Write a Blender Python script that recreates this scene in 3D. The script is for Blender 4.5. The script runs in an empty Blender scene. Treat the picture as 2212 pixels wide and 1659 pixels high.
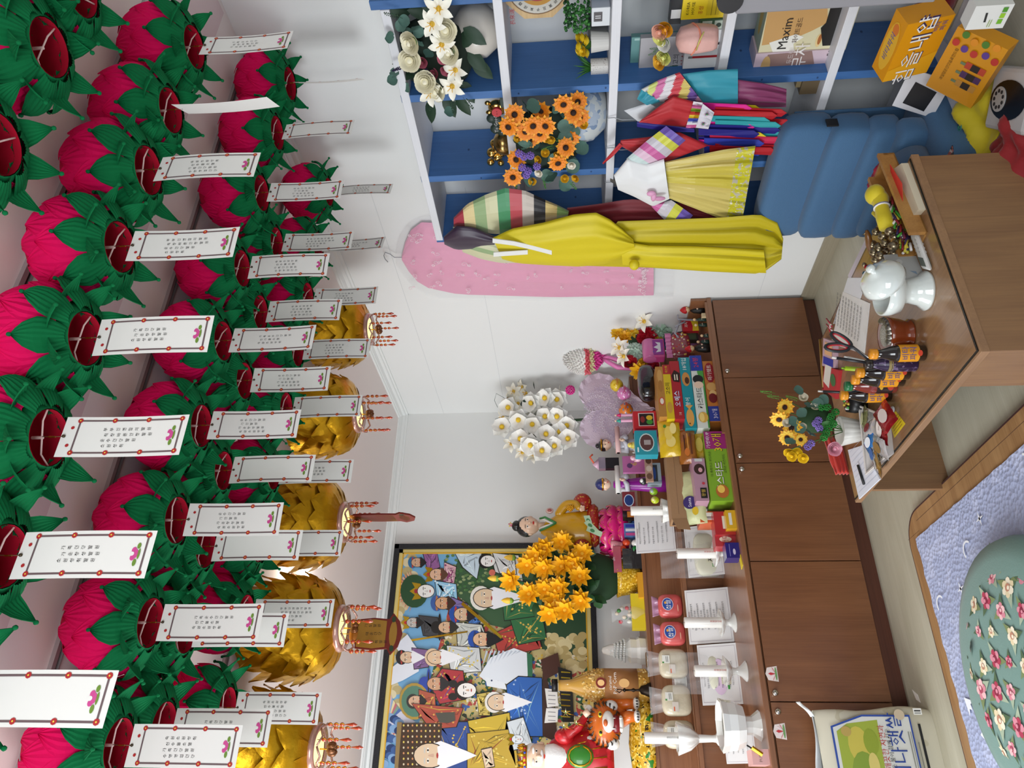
import bpy, math, random
from math import sin, cos, pi, radians as rad
from mathutils import Vector as V, Matrix as Mx
random.seed(7)
# ---------------------------------------------------------------- camera, world, light, exposure
SC = bpy.context.scene
COL = SC.collection
CAM = (-2.2852, -4.1905, 1.2022)
RT = V((0.86026, -0.50930, -0.02389)); DN = V((0.01938, 0.07949, -0.99665)); FW = V((0.50949, 0.85691, 0.07825))
FPX = 1623.1
cd = bpy.data.cameras.new('camera'); cam = bpy.data.objects.new('camera', cd); COL.objects.link(cam)
cd.sensor_width = 36; cd.lens = FPX / 2212 * 36; cd.clip_start = .02
m3 = Mx((DN, RT, -FW)).transposed()
cam.matrix_world = Mx.Translation(CAM) @ m3.to_4x4()
SC.camera = cam
SC.view_settings.view_transform = 'Standard'; SC.view_settings.look = 'None'
SC.view_settings.gamma = 1; SC.view_settings.use_curve_mapping = False
SC.view_settings.exposure = -0.05
wd = bpy.data.worlds.new('world'); SC.world = wd; wd.use_nodes = True
wd.node_tree.nodes['Background'].inputs[0].default_value = (0.92, 0.92, 0.98, 1)
wd.node_tree.nodes['Background'].inputs[1].default_value = 0.34
def area(name, loc, target, sx, sy, power, col):
    l = bpy.data.lights.new(name, 'AREA'); l.shape = 'RECTANGLE'; l.size = sx; l.size_y = sy; l.energy = power; l.color = col
    o = bpy.data.objects.new(name, l); COL.objects.link(o); o.location = loc
    o.rotation_euler = (V(target) - V(loc)).to_track_quat('-Z', 'Y').to_euler(); return o
area('window_daylight', (-3.5, -4.9, 1.35), (-1.0, -1.0, 1.05), 1.6, 1.4, 62, (0.90, 0.96, 1.0))
area('side_daylight', (-3.9, -1.5, 1.5), (-.3, -1.0, .9), 1.5, 1.3, 72, (0.92, 0.97, 1.0))

def at(p, **k):
    "a pixel of the 2212x1659 photo -> the point on the plane x=, y= or z="
    d = RT * ((1659 - p[1]) - 829.5) + DN * (p[0] - 1106.0) + FW * FPX
    ax = 'xyz'.index(list(k)[0]); t = (list(k.values())[0] - CAM[ax]) / d[ax]
    return V(CAM) + d * t
# ---------------------------------------------------------------- materials
def lin(h):
    h = h.lstrip('#'); c = [int(h[i:i+2], 16) / 255 for i in (0, 2, 4)]
    return tuple(x / 12.92 if x <= .04045 else ((x + .055) / 1.055) ** 2.4 for x in c) + (1,)
MC = {}
def mat(hexc, rough=.6, metal=0., coat=0., alpha=1., trans=0., emit=0., bump=0., bscale=60., sheen=0., spec=.5, var=0., name=None):
    key = (hexc, rough, metal, coat, alpha, trans, emit, bump, bscale, sheen, spec, var)
    if key in MC: return MC[key]
    m = bpy.data.materials.new(name or 'col_' + hexc.strip('#')); m.use_nodes = True
    nt = m.node_tree; b = nt.nodes['Principled BSDF']; c = lin(hexc)
    b.inputs['Base Color'].default_value = c; b.inputs['Roughness'].default_value = rough; b.inputs['Metallic'].default_value = metal
    b.inputs['Coat Weight'].default_value = coat; b.inputs['Alpha'].default_value = alpha
    b.inputs['Transmission Weight'].default_value = trans; b.inputs['Sheen Weight'].default_value = sheen
    b.inputs['Specular IOR Level'].default_value = spec
    if emit: b.inputs['Emission Color'].default_value = c; b.inputs['Emission Strength'].default_value = emit
    if bump or var:
        tc = nt.nodes.new('ShaderNodeTexCoord'); n = nt.nodes.new('ShaderNodeTexNoise'); n.inputs['Scale'].default_value = bscale
        n.inputs['Detail'].default_value = 4
        nt.links.new(tc.outputs['Object'], n.inputs['Vector'])
        if bump:
            bp = nt.nodes.new('ShaderNodeBump'); bp.inputs['Strength'].default_value = bump; bp.inputs['Distance'].default_value = .004
            nt.links.new(n.outputs[0], bp.inputs['Height']); nt.links.new(bp.outputs[0], b.inputs['Normal'])
        if var:
            mx = nt.nodes.new('ShaderNodeMix'); mx.data_type = 'RGBA'
            mx.inputs[6].default_value = tuple(max(0, x * (1 - var)) for x in c[:3]) + (1,)
            mx.inputs[7].default_value = tuple(min(1, x * (1 + var)) for x in c[:3]) + (1,)
            nt.links.new(n.outputs[0], mx.inputs[0]); nt.links.new(mx.outputs[2], b.inputs['Base Color'])
    MC[key] = m; return m
def wood(name, c1, c2, axis=0, scale=1., rough=.45, coat=.0, ring=14., fine=1.):
    "grain runs along the axis"
    m = bpy.data.materials.new(name); m.use_nodes = True; nt = m.node_tree; b = nt.nodes['Principled BSDF']; N = nt.nodes.new; L = nt.links.new
    tc = N('ShaderNodeTexCoord'); mp = N('ShaderNodeMapping'); s = [ring * scale] * 3; s[axis] = 1.2 * scale; mp.inputs['Scale'].default_value = s
    n1 = N('ShaderNodeTexNoise'); n1.inputs['Scale'].default_value = 1.3; n1.inputs['Detail'].default_value = 5; n1.inputs['Distortion'].default_value = .8
    mp2 = N('ShaderNodeMapping'); s2 = [180 * fine] * 3; s2[axis] = 5; mp2.inputs['Scale'].default_value = s2
    n2 = N('ShaderNodeTexNoise'); n2.inputs['Scale'].default_value = 1.; n2.inputs['Detail'].default_value = 3
    L(tc.outputs['Object'], mp.inputs[0]); L(mp.outputs[0], n1.inputs['Vector']); L(tc.outputs['Object'], mp2.inputs[0]); L(mp2.outputs[0], n2.inputs['Vector'])
    r = N('ShaderNodeValToRGB'); r.color_ramp.elements[0].position = .32; r.color_ramp.elements[1].position = .68
    r.color_ramp.elements[0].color = lin(c1); r.color_ramp.elements[1].color = lin(c2)
    ad = N('ShaderNodeMath'); ad.operation = 'MULTIPLY_ADD'; ad.inputs[1].default_value = .35
    L(n2.outputs[0], ad.inputs[0])
    mu = N('ShaderNodeMath'); mu.operation = 'MULTIPLY'; mu.inputs[1].default_value = .65; L(n1.outputs[0], mu.inputs[0]); L(mu.outputs[0], ad.inputs[2])
    L(ad.outputs[0], r.inputs[0]); L(r.outputs[0], b.inputs['Base Color'])
    b.inputs['Roughness'].default_value = rough; b.inputs['Coat Weight'].default_value = coat; b.inputs['Coat Roughness'].default_value = .2
    bp = N('ShaderNodeBump'); bp.inputs['Strength'].default_value = .12; bp.inputs['Distance'].default_value = .002
    L(n2.outputs[0], bp.inputs['Height']); L(bp.outputs[0], b.inputs['Normal'])
    return m
def blotch(name, base, spots, rough=.7, sheen=0., bump=0., bscale=90.):
    "base colour with layered voronoi / noise patches: spots = [(hex, scale, threshold, seed)]"
    m = bpy.data.materials.new(name); m.use_nodes = True; nt = m.node_tree; b = nt.nodes['Principled BSDF']; N = nt.nodes.new; L = nt.links.new
    tc = N('ShaderNodeTexCoord'); prev = None
    for hx, sc, th, seed in spots:
        mp = N('ShaderNodeMapping'); mp.inputs['Location'].default_value = (seed * 3.7, seed * 1.3, seed * 2.1); L(tc.outputs['Object'], mp.inputs[0])
        v = N('ShaderNodeTexVoronoi' if th < 0 else 'ShaderNodeTexNoise'); v.inputs['Scale'].default_value = sc; L(mp.outputs[0], v.inputs['Vector'])
        g = N('ShaderNodeMath'); g.operation = 'LESS_THAN' if th < 0 else 'GREATER_THAN'; g.inputs[1].default_value = abs(th); L(v.outputs[0], g.inputs[0])
        mx = N('ShaderNodeMix'); mx.data_type = 'RGBA'; mx.inputs[7].default_value = lin(hx); L(g.outputs[0], mx.inputs[0])
        if prev: L(prev, mx.inputs[6])
        else: mx.inputs[6].default_value = lin(base)
        prev = mx.outputs[2]
    L(prev, b.inputs['Base Color']); b.inputs['Roughness'].default_value = rough; b.inputs['Sheen Weight'].default_value = sheen
    if bump:
        n = N('ShaderNodeTexVoronoi'); n.inputs['Scale'].default_value = bscale; L(tc.outputs['Object'], n.inputs['Vector'])
        bp = N('ShaderNodeBump'); bp.inputs['Strength'].default_value = bump; bp.inputs['Distance'].default_value = .01
        L(n.outputs[0], bp.inputs['Height']); L(bp.outputs[0], b.inputs['Normal'])
    return m
def C(h, r=.6): return mat(h, r)
WHITE = mat('F2F1EC', .5); BLACK = mat('0C0C0E', .45); PAPER = mat('F1F0EC', .75); INK = mat('1A1A1C', .8)
GOLD = mat('D9A12E', .28, metal=1.); CHROME = mat('C9C9C9', .2, metal=1.); CER = mat('E9E9E4', .16, coat=.8)
SKIN = mat('EFCDB2', .4); REDM = mat('C2172B', .5); PLASTIC = mat('F4F6F8', .10, alpha=.16, spec=.9); GLASS = mat('FFFFFF', .03, trans=1.)
# ---------------------------------------------------------------- mesh builder
TX = {}
def glyphs(s, align='CENTER', space=1.0, lines=1.0):
    k = (s, align, space, lines)
    if k not in TX:
        cu = bpy.data.curves.new('t', 'FONT'); cu.body = s; cu.align_x = align; cu.align_y = 'CENTER'; cu.resolution_u = 1
        cu.space_character = space; cu.space_line = lines
        o = bpy.data.objects.new('t', cu); COL.objects.link(o); bpy.context.view_layer.update()
        me = bpy.data.meshes.new_from_object(o.evaluated_get(bpy.context.evaluated_depsgraph_get()))
        TX[k] = ([tuple(v.co) for v in me.vertices], [tuple(p.vertices) for p in me.polygons])
        bpy.data.objects.remove(o); bpy.data.curves.remove(cu); bpy.data.meshes.remove(me)
    return TX[k]
def frame(o, n, up=(0, 0, 1)):
    "matrix: local x to the right, y up, z along n (towards the viewer), at o"
    n = V(n).normalized(); up = V(up); x = up.cross(n)
    if x.length < 1e-4: x = V((1, 0, 0))
    x.normalize(); y = n.cross(x); m = Mx((x, y, n)).transposed().to_4x4(); m.translation = V(o); return m
class MB:
    def __init__(s): s.v = []; s.f = []; s.m = []; s.s = []; s.ms = []; s.T = Mx.Identity(4)
    def mi(s, m):
        if m not in s.ms: s.ms.append(m)
        return s.ms.index(m)
    def add(s, vs, fs, m, smooth=False, T=None):
        T = s.T @ T if T is not None else s.T
        b = len(s.v); s.v += [tuple(T @ V(p)) for p in vs]; k = s.mi(m)
        for f in fs: s.f.append([b + i for i in f]); s.m.append(k); s.s.append(smooth)
        return s
    def box(s, c, d, m, T=None, faces=None):
        x, y, z = c; a, b, h = [q / 2 for q in d]
        vs = [(x + i * a, y + j * b, z + k * h) for k in (-1, 1) for j in (-1, 1) for i in (-1, 1)]
        return s.add(vs, [(0, 2, 3, 1), (4, 5, 7, 6), (0, 1, 5, 4), (2, 6, 7, 3), (0, 4, 6, 2), (1, 3, 7, 5)], m, False, T)
    def bb(s, a, b, m, T=None):
        return s.box([(p + q) / 2 for p, q in zip(a, b)], [abs(p - q) for p, q in zip(a, b)], m, T)
    def lathe(s, prof, m, c=(0, 0, 0), n=24, T=None, smooth=True, lobes=0, amp=0., sq=(1, 1), cap=True):
        vs = []; fs = []
        for r, z in prof:
            for i in range(n):
                a = 2 * pi * i / n; q = r * (1 + amp * cos(lobes * a)) if lobes else r
                vs.append((c[0] + q * cos(a) * sq[0], c[1] + q * sin(a) * sq[1], c[2] + z))
        for j in range(len(prof) - 1):
            for i in range(n): fs.append((j * n + i, j * n + (i + 1) % n, (j + 1) * n + (i + 1) % n, (j + 1) * n + i))
        if cap and prof[0][0] > 1e-5: fs.append(tuple(range(n))[::-1])
        if cap and prof[-1][0] > 1e-5: fs.append(tuple((len(prof) - 1) * n + i for i in range(n)))
        return s.add(vs, fs, m, smooth, T)
    def cyl(s, c, r, h, m, n=20, T=None, r2=None): return s.lathe([(r, 0), (r2 if r2 is not None else r, h)], m, c, n, T, False)
    def ball(s, c, r, m, n=14, k=8, T=None):
        r = r if hasattr(r, '__len__') else (r, r, r); vs = []; fs = []
        for j in range(k + 1):
            t = pi * j / k - pi / 2
            for i in range(n): a = 2 * pi * i / n; vs.append((c[0] + r[0] * cos(t) * cos(a), c[1] + r[1] * cos(t) * sin(a), c[2] + r[2] * sin(t)))
        for j in range(k):
            for i in range(n): fs.append((j * n + i, j * n + (i + 1) % n, (j + 1) * n + (i + 1) % n, (j + 1) * n + i))
        return s.add(vs, fs, m, True, T)
    def tube(s, pts, r, m, n=6, T=None, closed=False):
        P = [V(p) for p in pts]; N = len(P); vs = []; fs = []; up = None
        for i, p in enumerate(P):
            t = (P[(i + 1) % N] - P[i - 1]) if closed else (P[min(i + 1, N - 1)] - P[max(i - 1, 0)])
            t = t.normalized() if t.length > 1e-9 else V((0, 0, 1))
            if up is None: up = t.orthogonal().normalized()
            a = (up - t * up.dot(t)); a = a.normalized() if a.length > 1e-6 else t.orthogonal().normalized(); up = a; b = t.cross(a)
            rr = r[i] if hasattr(r, '__len__') else r
            for j in range(n): q = 2 * pi * j / n; vs.append(tuple(p + a * rr * cos(q) + b * rr * sin(q)))
        for i in range(N if closed else N - 1):
            i2 = (i + 1) % N
            for j in range(n): fs.append((i * n + j, i * n + (j + 1) % n, i2 * n + (j + 1) % n, i2 * n + j))
        if not closed: fs += [tuple(range(n))[::-1], tuple((N - 1) * n + j for j in range(n))]
        return s.add(vs, fs, m, True, T)
    def grid(s, fn, nu, nv, m, T=None, smooth=True, thick=0.):
        vs = [tuple(fn(i / nu, j / nv)) for j in range(nv + 1) for i in range(nu + 1)]
        w = nu + 1; fs = [(j * w + i, j * w + i + 1, (j + 1) * w + i + 1, (j + 1) * w + i) for j in range(nv) for i in range(nu)]
        if callable(m):
            for f in range(nu * nv): s.add([vs[i] for i in fs[f]], [(0, 1, 2, 3)], m((f % nu + .5) / nu, (f // nu + .5) / nv), smooth, T)
            return s
        return s.add(vs, fs, m, smooth, T)
    def poly(s, pts, m, h=0., T=None):
        "flat polygon in local xy, raised by h (a slab when h > 0)"
        n = len(pts); vs = [(p[0], p[1], 0) for p in pts]
        ar = sum(pts[i][0] * pts[(i + 1) % n][1] - pts[(i + 1) % n][0] * pts[i][1] for i in range(n))
        if ar < 0: vs = vs[::-1]
        if not h: return s.add(vs, [tuple(range(n))], m, False, T)
        vs2 = [(x, y, h) for x, y, z in vs]
        return s.add(vs + vs2, [tuple(range(n))[::-1], tuple(range(n, 2 * n))] + [(i, (i + 1) % n, n + (i + 1) % n, n + i) for i in range(n)], m, False, T)
    def text(s, t, T, size, m, w=1., align='CENTER', lines=1., h=.0004):
        vs, fs = glyphs(t, align, 1., lines)
        return s.add([(x * size * w, y * size, h) for x, y, z in vs], fs, m, False, T)
    def obj(s, name, parent=None, loc=None, bev=0., sub=0, solid=0., world=False, rz=0.):
        me = bpy.data.meshes.new(name); off = V((0, 0, 0))
        if world:
            off = V(loc) if loc is not None and not parent else V((0, 0, 0)); q = parent
            while q: off = off + q.location; q = q.parent
        me.from_pydata([tuple(V(p) - off) for p in s.v] if world else s.v, [], s.f)
        for m in s.ms: me.materials.append(m)
        me.polygons.foreach_set('material_index', s.m); me.polygons.foreach_set('use_smooth', s.s); me.update()
        o = bpy.data.objects.new(name, me); COL.objects.link(o)
        if parent: o.parent = parent
        if loc is not None and not (world and parent): o.location = loc
        if rz: o.rotation_euler.z = rz
        if solid: q = o.modifiers.new('s', 'SOLIDIFY'); q.thickness = solid; q.offset = 0
        if sub: q = o.modifiers.new('u', 'SUBSURF'); q.levels = sub; q.render_levels = sub
        if bev: q = o.modifiers.new('b', 'BEVEL'); q.width = bev; q.segments = 2; q.limit_method = 'ANGLE'
        return o
def thing(name, label, cat, loc=(0, 0, 0), rz=0., group=None):
    o = bpy.data.objects.new(name, None); COL.objects.link(o); o.empty_display_size = .02; o.location = loc; o.rotation_euler = (0, 0, rz)
    return tag(o, label, cat, group)
def tag(o, label, cat, group=None, kind=None):
    o['label'] = label; o['category'] = cat
    if group: o['group'] = group
    if kind: o['kind'] = kind
    return o
def struct(o): o['kind'] = 'structure'; return o
def dup(o, loc=None, rz=None, label=None, group=None, parent=None, scale=None):
    c = o.copy(); COL.objects.link(c)
    if parent is not None: c.parent = parent
    if loc is not None: c.location = loc
    if rz is not None: c.rotation_euler = (0, 0, rz)
    if scale is not None: c.scale = (scale,) * 3 if not hasattr(scale, '__len__') else scale
    if label: c['label'] = label
    if group: c['group'] = group
    for ch in o.children: dup(ch, parent=c)
    return c
def ell(cx, cy, rx, ry, n=20, rot=0., a0=0., a1=2 * pi):
    out = []
    for i in range(n + (0 if a1 - a0 > 6.28 else 1)):
        a = a0 + (a1 - a0) * i / n; x = rx * cos(a); y = ry * sin(a)
        out.append((cx + x * cos(rot) - y * sin(rot), cy + x * sin(rot) + y * cos(rot)))
    return out
# ---------------------------------------------------------------- room
WALLP = mat('E4E5E3', .8, bump=.05, bscale=300., name='wallpaper'); CEILP = mat('E9DEDA', .85, bump=.03, bscale=300., name='ceiling_paper')
TRIM = mat('E6E8E6', .45, name='white_moulding')
HC = 2.30
def floormat():
    m = wood('pale_floor', 'A9A48F', 'BDB9A6', axis=0, rough=.4, ring=9.); return m
m = MB(); m.bb((-4.2, -5.6, -.05), (.12, .12, 0), floormat()); struct(m.obj('floor'))
m = MB(); m.bb((-4.2, 0, 0), (.12, .12, HC + .05), WALLP); m.bb((-4.2, -.0006, 1.2), (-3.9, 0, 1.2004), WALLP); struct(m.obj('wall_back'))
m = MB(); m.bb((0, -5.6, 0), (.12, 0, HC + .05), WALLP)
GR = mat('BFC2C4', .8)
for z in (2.02, 1.62, .27): m.bb((-.0006, -1.95, z), (0.0, 0, z + .0012), GR)
struct(m.obj('wall_right'))
m = MB(); m.bb((-4.2, -5.6, HC), (.12, .12, HC + .08), CEILP)
CE2 = mat('D9C3C4', .85, bump=.03, bscale=300., name='rose_ceiling_paper'); m.bb((-4.2, -3.02, HC - .001), (-.02, -2.785, HC + .01), CE2)
struct(m.obj('ceiling'))
def cornice(name, L, T):
    prof = [(0, -.05), (.008, -.05), (.010, -.040), (.018, -.036), (.022, -.022), (.040, -.014), (.043, -.010), (.050, -.009), (.055, -.002), (.055, 0), (0, 0)]
    m = MB(); n = len(prof); vs = [(x, -p, HC + q) for x in L for p, q in prof]
    m.add(vs, [(i, i + 1, n + i + 1, n + i) for i in range(n - 1)], TRIM, False, T); return struct(m.obj(name))
cornice('trim_1', (-4.2, 0), Mx.Identity(4)); cornice('trim_2', (0, 2.62), Mx.Rotation(-pi / 2, 4, 'Z'))
m = MB(); bm_ = wood('baseboard_wood', '8F8672', 'A39A85', axis=1)
m.bb((-.012, -1.99, 0), (0, 0, .065), bm_); struct(m.obj('baseboard_right'))
# ceiling rails
RAIL = mat('B9B2B2', .4, metal=.6); RD = mat('2A2424', .5)
for i, y in enumerate((-3.075, -2.615, -2.11, -1.815)):
    m = MB(); m.bb((-4.1, y - .016, HC - .010), (-.05, y - .004, HC), RAIL); m.bb((-4.1, y - .004, HC - .004), (-.05, y + .006, HC), RD)
    m.bb((-4.1, y + .006, HC - .010), (-.05, y + .010, HC), RAIL); struct(m.obj('trim_%d' % (i + 3)))
# ---------------------------------------------------------------- pink and green lotus lanterns
PINK = mat('DC0A58', .8, spec=.12, name='magenta_fabric'); PINKD = mat('C00C3E', .8, spec=.1); GRN = mat('0B6A3C', .8, spec=.12, name='green_fabric'); LINER = mat('A01028', .85, spec=.1)
def petal(m, mt, th, w, z0, z1, prof, n=14, k=8, pleat=.0011, tip=None, shape=.75):
    "prof(t) -> (radius, z) along the petal, t from root to tip; w is the half width in radians at the middle"
    def fn(u, t):
        r, z = prof(t); ww = w * (shape + (1 - shape) * sin(pi * min(1, t * 1.6))) * (1 - max(0, (t - .45) / .55) ** 1.7)
        a = th + (u * 2 - 1) * max(ww, .02); q = r + (pleat if int(round(u * n)) % 2 else -pleat) - .008 * (u * 2 - 1) ** 2 * (1 - t)
        return (q * cos(a), q * sin(a), z)
    m.grid(fn, n, k, mt, smooth=False)
def bodyr(z, R=.104, H=.178):
    t = min(1, max(0, z / H)); return R * (max(0, 1 - ((t - .42) / .60) ** 2)) ** .5 if t > .42 else R * (1 - .45 * ((.42 - t) / .42) ** 2)
def lantern():
    root = thing('lotus_lantern', '', 'lantern')
    m = MB()
    m.lathe([(bodyr(z) * .93, z) for z in [.1 + i * .078 / 8 for i in range(9)]], PINKD, n=28)
    for row, (za, zb, off, n) in enumerate(((.03, .172, 0, 8), (.03, .135, .5, 8), (.01, .10, 0, 8))):
        for i in range(n):
            a = 2 * pi * (i + off) / n + .1
            petal(m, PINK, a, .48, 0, 0, lambda t, za=za, zb=zb, row=row: ((bodyr(za + (zb - za) * t) + .002 + .002 * row + .005 * max(0, t - .8) * 5 * .4), za + (zb - za) * t), shape=.9)
    m.obj('petals', root)
    m = MB()
    for i in range(8):
        a = 2 * pi * i / 8 + .25 + random.uniform(-.06, .06)
        petal(m, GRN, a, .37, 0, 0, lambda t: (.062 + .050 * sin(t * 1.9) + .006 * t, -.002 + .060 * t ** 1.15), shape=.8)
        m.ball(((.062 + .050 * sin(1.9) + .008) * cos(a), (.062 + .050 * sin(1.9) + .008) * sin(a), .060), .0045, GRN, 6, 4)
    for i in range(8):
        a = 2 * pi * (i + .5) / 8 + .25 + random.uniform(-.08, .08); q = random.uniform(.8, 1.15)
        petal(m, GRN, a, .42, 0, 0, lambda t, q=q: (.052 + .068 * t, .012 + .012 * sin(t * pi) - .035 * q * t ** 2), shape=.75, pleat=.001)
        m.ball((.122 * cos(a), .122 * sin(a), .012 - .036 * q), .0045, GRN, 6, 4)
    m.lathe([(.052, -.002), (.060, .004), (.066, .010), (.070, .02)], GRN, n=24, cap=False)
    m.obj('leaves', root)
    m = MB(); m.lathe([(.0505, -.002), (.055, .03), (.06, .06), (.03, .09), (0, .095)], LINER, n=24, cap=False); m.obj('lining', root)
    m = MB(); Wm = mat('E8C9C4', .5); m.tube([(-.05, .012, .004), (-.03, .002, .012), (0, 0, .012), (.03, -.002, .012), (.05, -.004, .004)], .0017, Wm, 6); m.cyl((0, 0, .010), .003, .02, Wm, 8)
    m.obj('wire_bracket', root)
    return root
# prayer tags
TAGP = mat('EFEDE8', .6, name='tag_card'); TB = mat('6E5A5C', .6); TR = mat('B4282A', .6); TY = mat('F2D24A', .5); TPK = mat('D04A92', .6); TGR = mat('6E8F33', .6)
MSG = [('부부인연합의발원', '직장바른안정발원', '운수건강발원', '소원성취'), ('가족건강발원', '가운창성발원', '소원성취발원'), ('가족운수건강발원', '신가물소멸', '숙원소원성취'),
       ('숙원소원성취', '신수물소멸', '가족건강발원', '수명영업건강'), ('가족운수건강', '직장바른안전', '가운창성발원'), (), ('운수건강발원', '기인발원', '가운창성발원', '숙원소원성취')]
def tagmesh(msg, k=0):
    m = MB(); W, H = .0385, .222
    def q(u, v, d=0.): return (u, -d - .004 * sin(pi * (-v) / H) * (1 if k % 2 else -1) - .0025 * (-v / H) * (k % 3), v)
    for i in range(8):
        a, b = -H * i / 8, -H * (i + 1) / 8
        m.add([q(-W, b), q(W, b), q(W, a), q(-W, a)], [(0, 1, 2, 3)], TAGP, True)
    def strip(u0, u1, v0, v1, mt, n=6, d=.0006):
        for i in range(n):
            a = v0 + (v1 - v0) * i / n; b = v0 + (v1 - v0) * (i + 1) / n
            m.add([q(u0, b, d), q(u1, b, d), q(u1, a, d), q(u0, a, d)], [(0, 1, 2, 3)], mt)
    e = W * .80; T0, B0 = -.026, -H + .011
    for sgn in (-1, 1): strip(sgn * e - .0016, sgn * e + .0016, T0, B0, TB)
    strip(-e, e, T0 + .0016, T0 - .0016, TB, 1); strip(-e, e, B0 + .0016, B0 - .0016, TB, 1)
    for v in [T0 + (B0 - T0) * i / 3 for i in range(4)]:
        for sgn in (-1, 1):
            for r, mt, d in ((.0048, TR, .001), (.0014, TY, .0014)):
                pts = ell(sgn * e, v, r, r, 8); m.add([q(x, y, d) for x, y in pts], [tuple(range(8))], mt)
    for u in (-.017, .017): m.add([q(x, y, .001) for x, y in ell(u, -.016, .0032, .0032, 8)], [tuple(range(8))], TR)
    for x, y, a, b, mt in ((0, -.196, .008, .006, TPK), (-.006, -.194, .005, .004, TPK), (.006, -.194, .005, .004, TPK), (0, -.192, .0035, .0035, TAGP), (-.014, -.199, .006, .003, TGR), (.013, -.200, .005, .003, TGR), (0, -.2025, .009, .002, TGR)):
        m.add([q(p[0], p[1], .0011 + (.0003 if mt is TAGP else 0)) for p in ell(x, y, a, b, 10)], [tuple(range(10))], mt)
    for j, col in enumerate(msg):
        u = .0135 - j * .0105 + (4 - len(msg)) * -.003
        vs, fs = glyphs('\n'.join(col), 'CENTER', 1., 1.5); s_ = .0075
        top = max(v[1] for v in vs)
        m.add([q(x * s_ + u, (y - top) * s_ - .072 - .004 * (j % 2), .001) for x, y, z in vs], fs, INK)
    return m
def tagproto(i):
    root = thing('prayer_tag', '', 'tag')
    me = tagmesh(MSG[i], i).obj('card', root)
    m = MB(); m.tube([(0, 0, -.006), (0, -.001, .012), (.0006, 0, .034)], .0008, mat('5A3A12', .5), 5); m.ball((0, -.002, -.006), .003, mat('3A2A10', .4), 8, 5); m.cyl((0, 0, .010), .0016, .012, GOLD, 8); m.obj('string', root)
    return root
LAN = lantern(); TAGS = [tagproto(i) for i in range(7)]
usedL = False; usedT = set()
ORD = ['first', 'second', 'third', 'fourth', 'fifth', 'sixth', 'seventh', 'eighth', 'ninth', 'tenth']
def place(row, y, zc, items, rowname):
    global usedL
    for i, (px, py, msg, ang) in enumerate(items):
        p = at((px, py), y=y); loc = (p.x, y, zc)
        lab = 'pink lotus lantern, %s from the shelf wall in the %s' % (ORD[i], rowname)
        if not usedL: o = LAN; usedL = True; o.location = loc; o['label'] = lab; o['group'] = 'pink lotus lanterns on the ceiling'
        else: o = dup(LAN, loc, label=lab)
        s_ = 1 + random.uniform(-.03, .03); o.scale = (s_, s_, 1); o.rotation_euler = (0, 0, random.uniform(-.4, .4) if i else 0)
        what = 'blank white card' if msg == 5 else 'white card with %d written columns' % len(MSG[msg])
        lab = '%s below the %s lantern of the %s' % (what, ORD[i], rowname)
        loc = (p.x, y - .002, zc - .024)
        if msg not in usedT: o = TAGS[msg]; usedT.add(msg); o.location = loc; o['label'] = lab; o['group'] = 'prayer cards under the lotus lanterns'; o.rotation_euler = (0, 0, ang)
        else: dup(TAGS[msg], loc, ang, lab, 'prayer cards under the lotus lanterns')
place(1, -3.09, 2.108, [(530, 95, 4, .08), (490, 232, 2, .95), (448, 362, 3, .05), (397, 528, 0, -.03), (335, 727, 1, -.1), (262, 942, 0, 0), (170, 1200, 1, .02), (88, 1510, 5, .03)], 'row above the desk')
place(2, -2.625, 2.106, [(725, 175, 0, .7), (697, 282, 5, .1), (678, 412, 6, .02), (643, 575, 3, -.05), (602, 733, 2, .03), (565, 917, 6, 0), (518, 1122, 6, -.04), (455, 1345, 2, .02), (400, 1612, 3, 0)], 'second row')
place(3, -2.44, 2.12, [(683, 522, 0, .05), (658, 672, 3, 0), (622, 820, 6, -.05), (588, 1015, 5, .02), (548, 1180, 5, 0), (490, 1362, 5, 0), (477, 1572, 1, 0)], 'third row')
place(4, -2.16, 2.108, [(770, 412, 3, .3), (795, 528, 2, .3), (745, 640, 6, .05), (727, 755, 3, 0), (710, 880, 5, 0), (690, 1020, 1, .02), (690, 1175, 5, 0), (655, 1325, 0, 0), (605, 1530, 3, 0)], 'row nearest the altar')
for i, (px, py) in enumerate(((103, 103), (14, 310), (190, -25))):
    p = at((px, py), y=-3.42 if i < 2 else -3.3)
    if i == 2: p = at((px, py), y=-3.42)
    dup(LAN, (p.x, p.y, 2.108), .6 * i, 'pink lotus lantern overhead near the ceiling corner, %s from the shelf wall' % ('second', 'third', 'first')[i])
# ---------------------------------------------------------------- helpers for printed faces and cloth
def art(m, T, W, H, items, d0=.0005):
    "print on a face: T maps local x right, y up, z out with the origin in the lower left corner"
    d = d0
    for it in items:
        k = it[0]; c = it[-1]; c = c if not isinstance(c, str) else C(c, .45); d += .00025
        D = T @ Mx.Translation((0, 0, d))
        if k == 'r': _, a, b, a2, b2, _c = it; m.poly([(a * W, b * H), (a2 * W, b * H), (a2 * W, b2 * H), (a * W, b2 * H)], c, 0, D)
        elif k == 'e': m.poly(ell(it[1] * W, it[2] * H, it[3] * W, it[4] * H, 16), c, 0, D)
        elif k == 'o': m.poly(ell(it[1] * W, it[2] * H, it[3] * H, it[4] * H, 16), c, 0, D)
        elif k == 'p': m.poly([(x * W, y * H) for x, y in it[1]], c, 0, D)
        elif k == 't': m.text(it[1], D @ Mx.Translation((it[2] * W, it[3] * H, 0)) @ Mx.Rotation(it[5] if len(it) > 6 else 0, 4, 'Z'), it[4] * H, c, lines=1.0)
    return m
def face(o, right, up):
    r = V(right).normalized(); u = V(up).normalized(); n = r.cross(u); m = Mx((r, u, n)).transposed().to_4x4(); m.translation = V(o); return m
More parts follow.
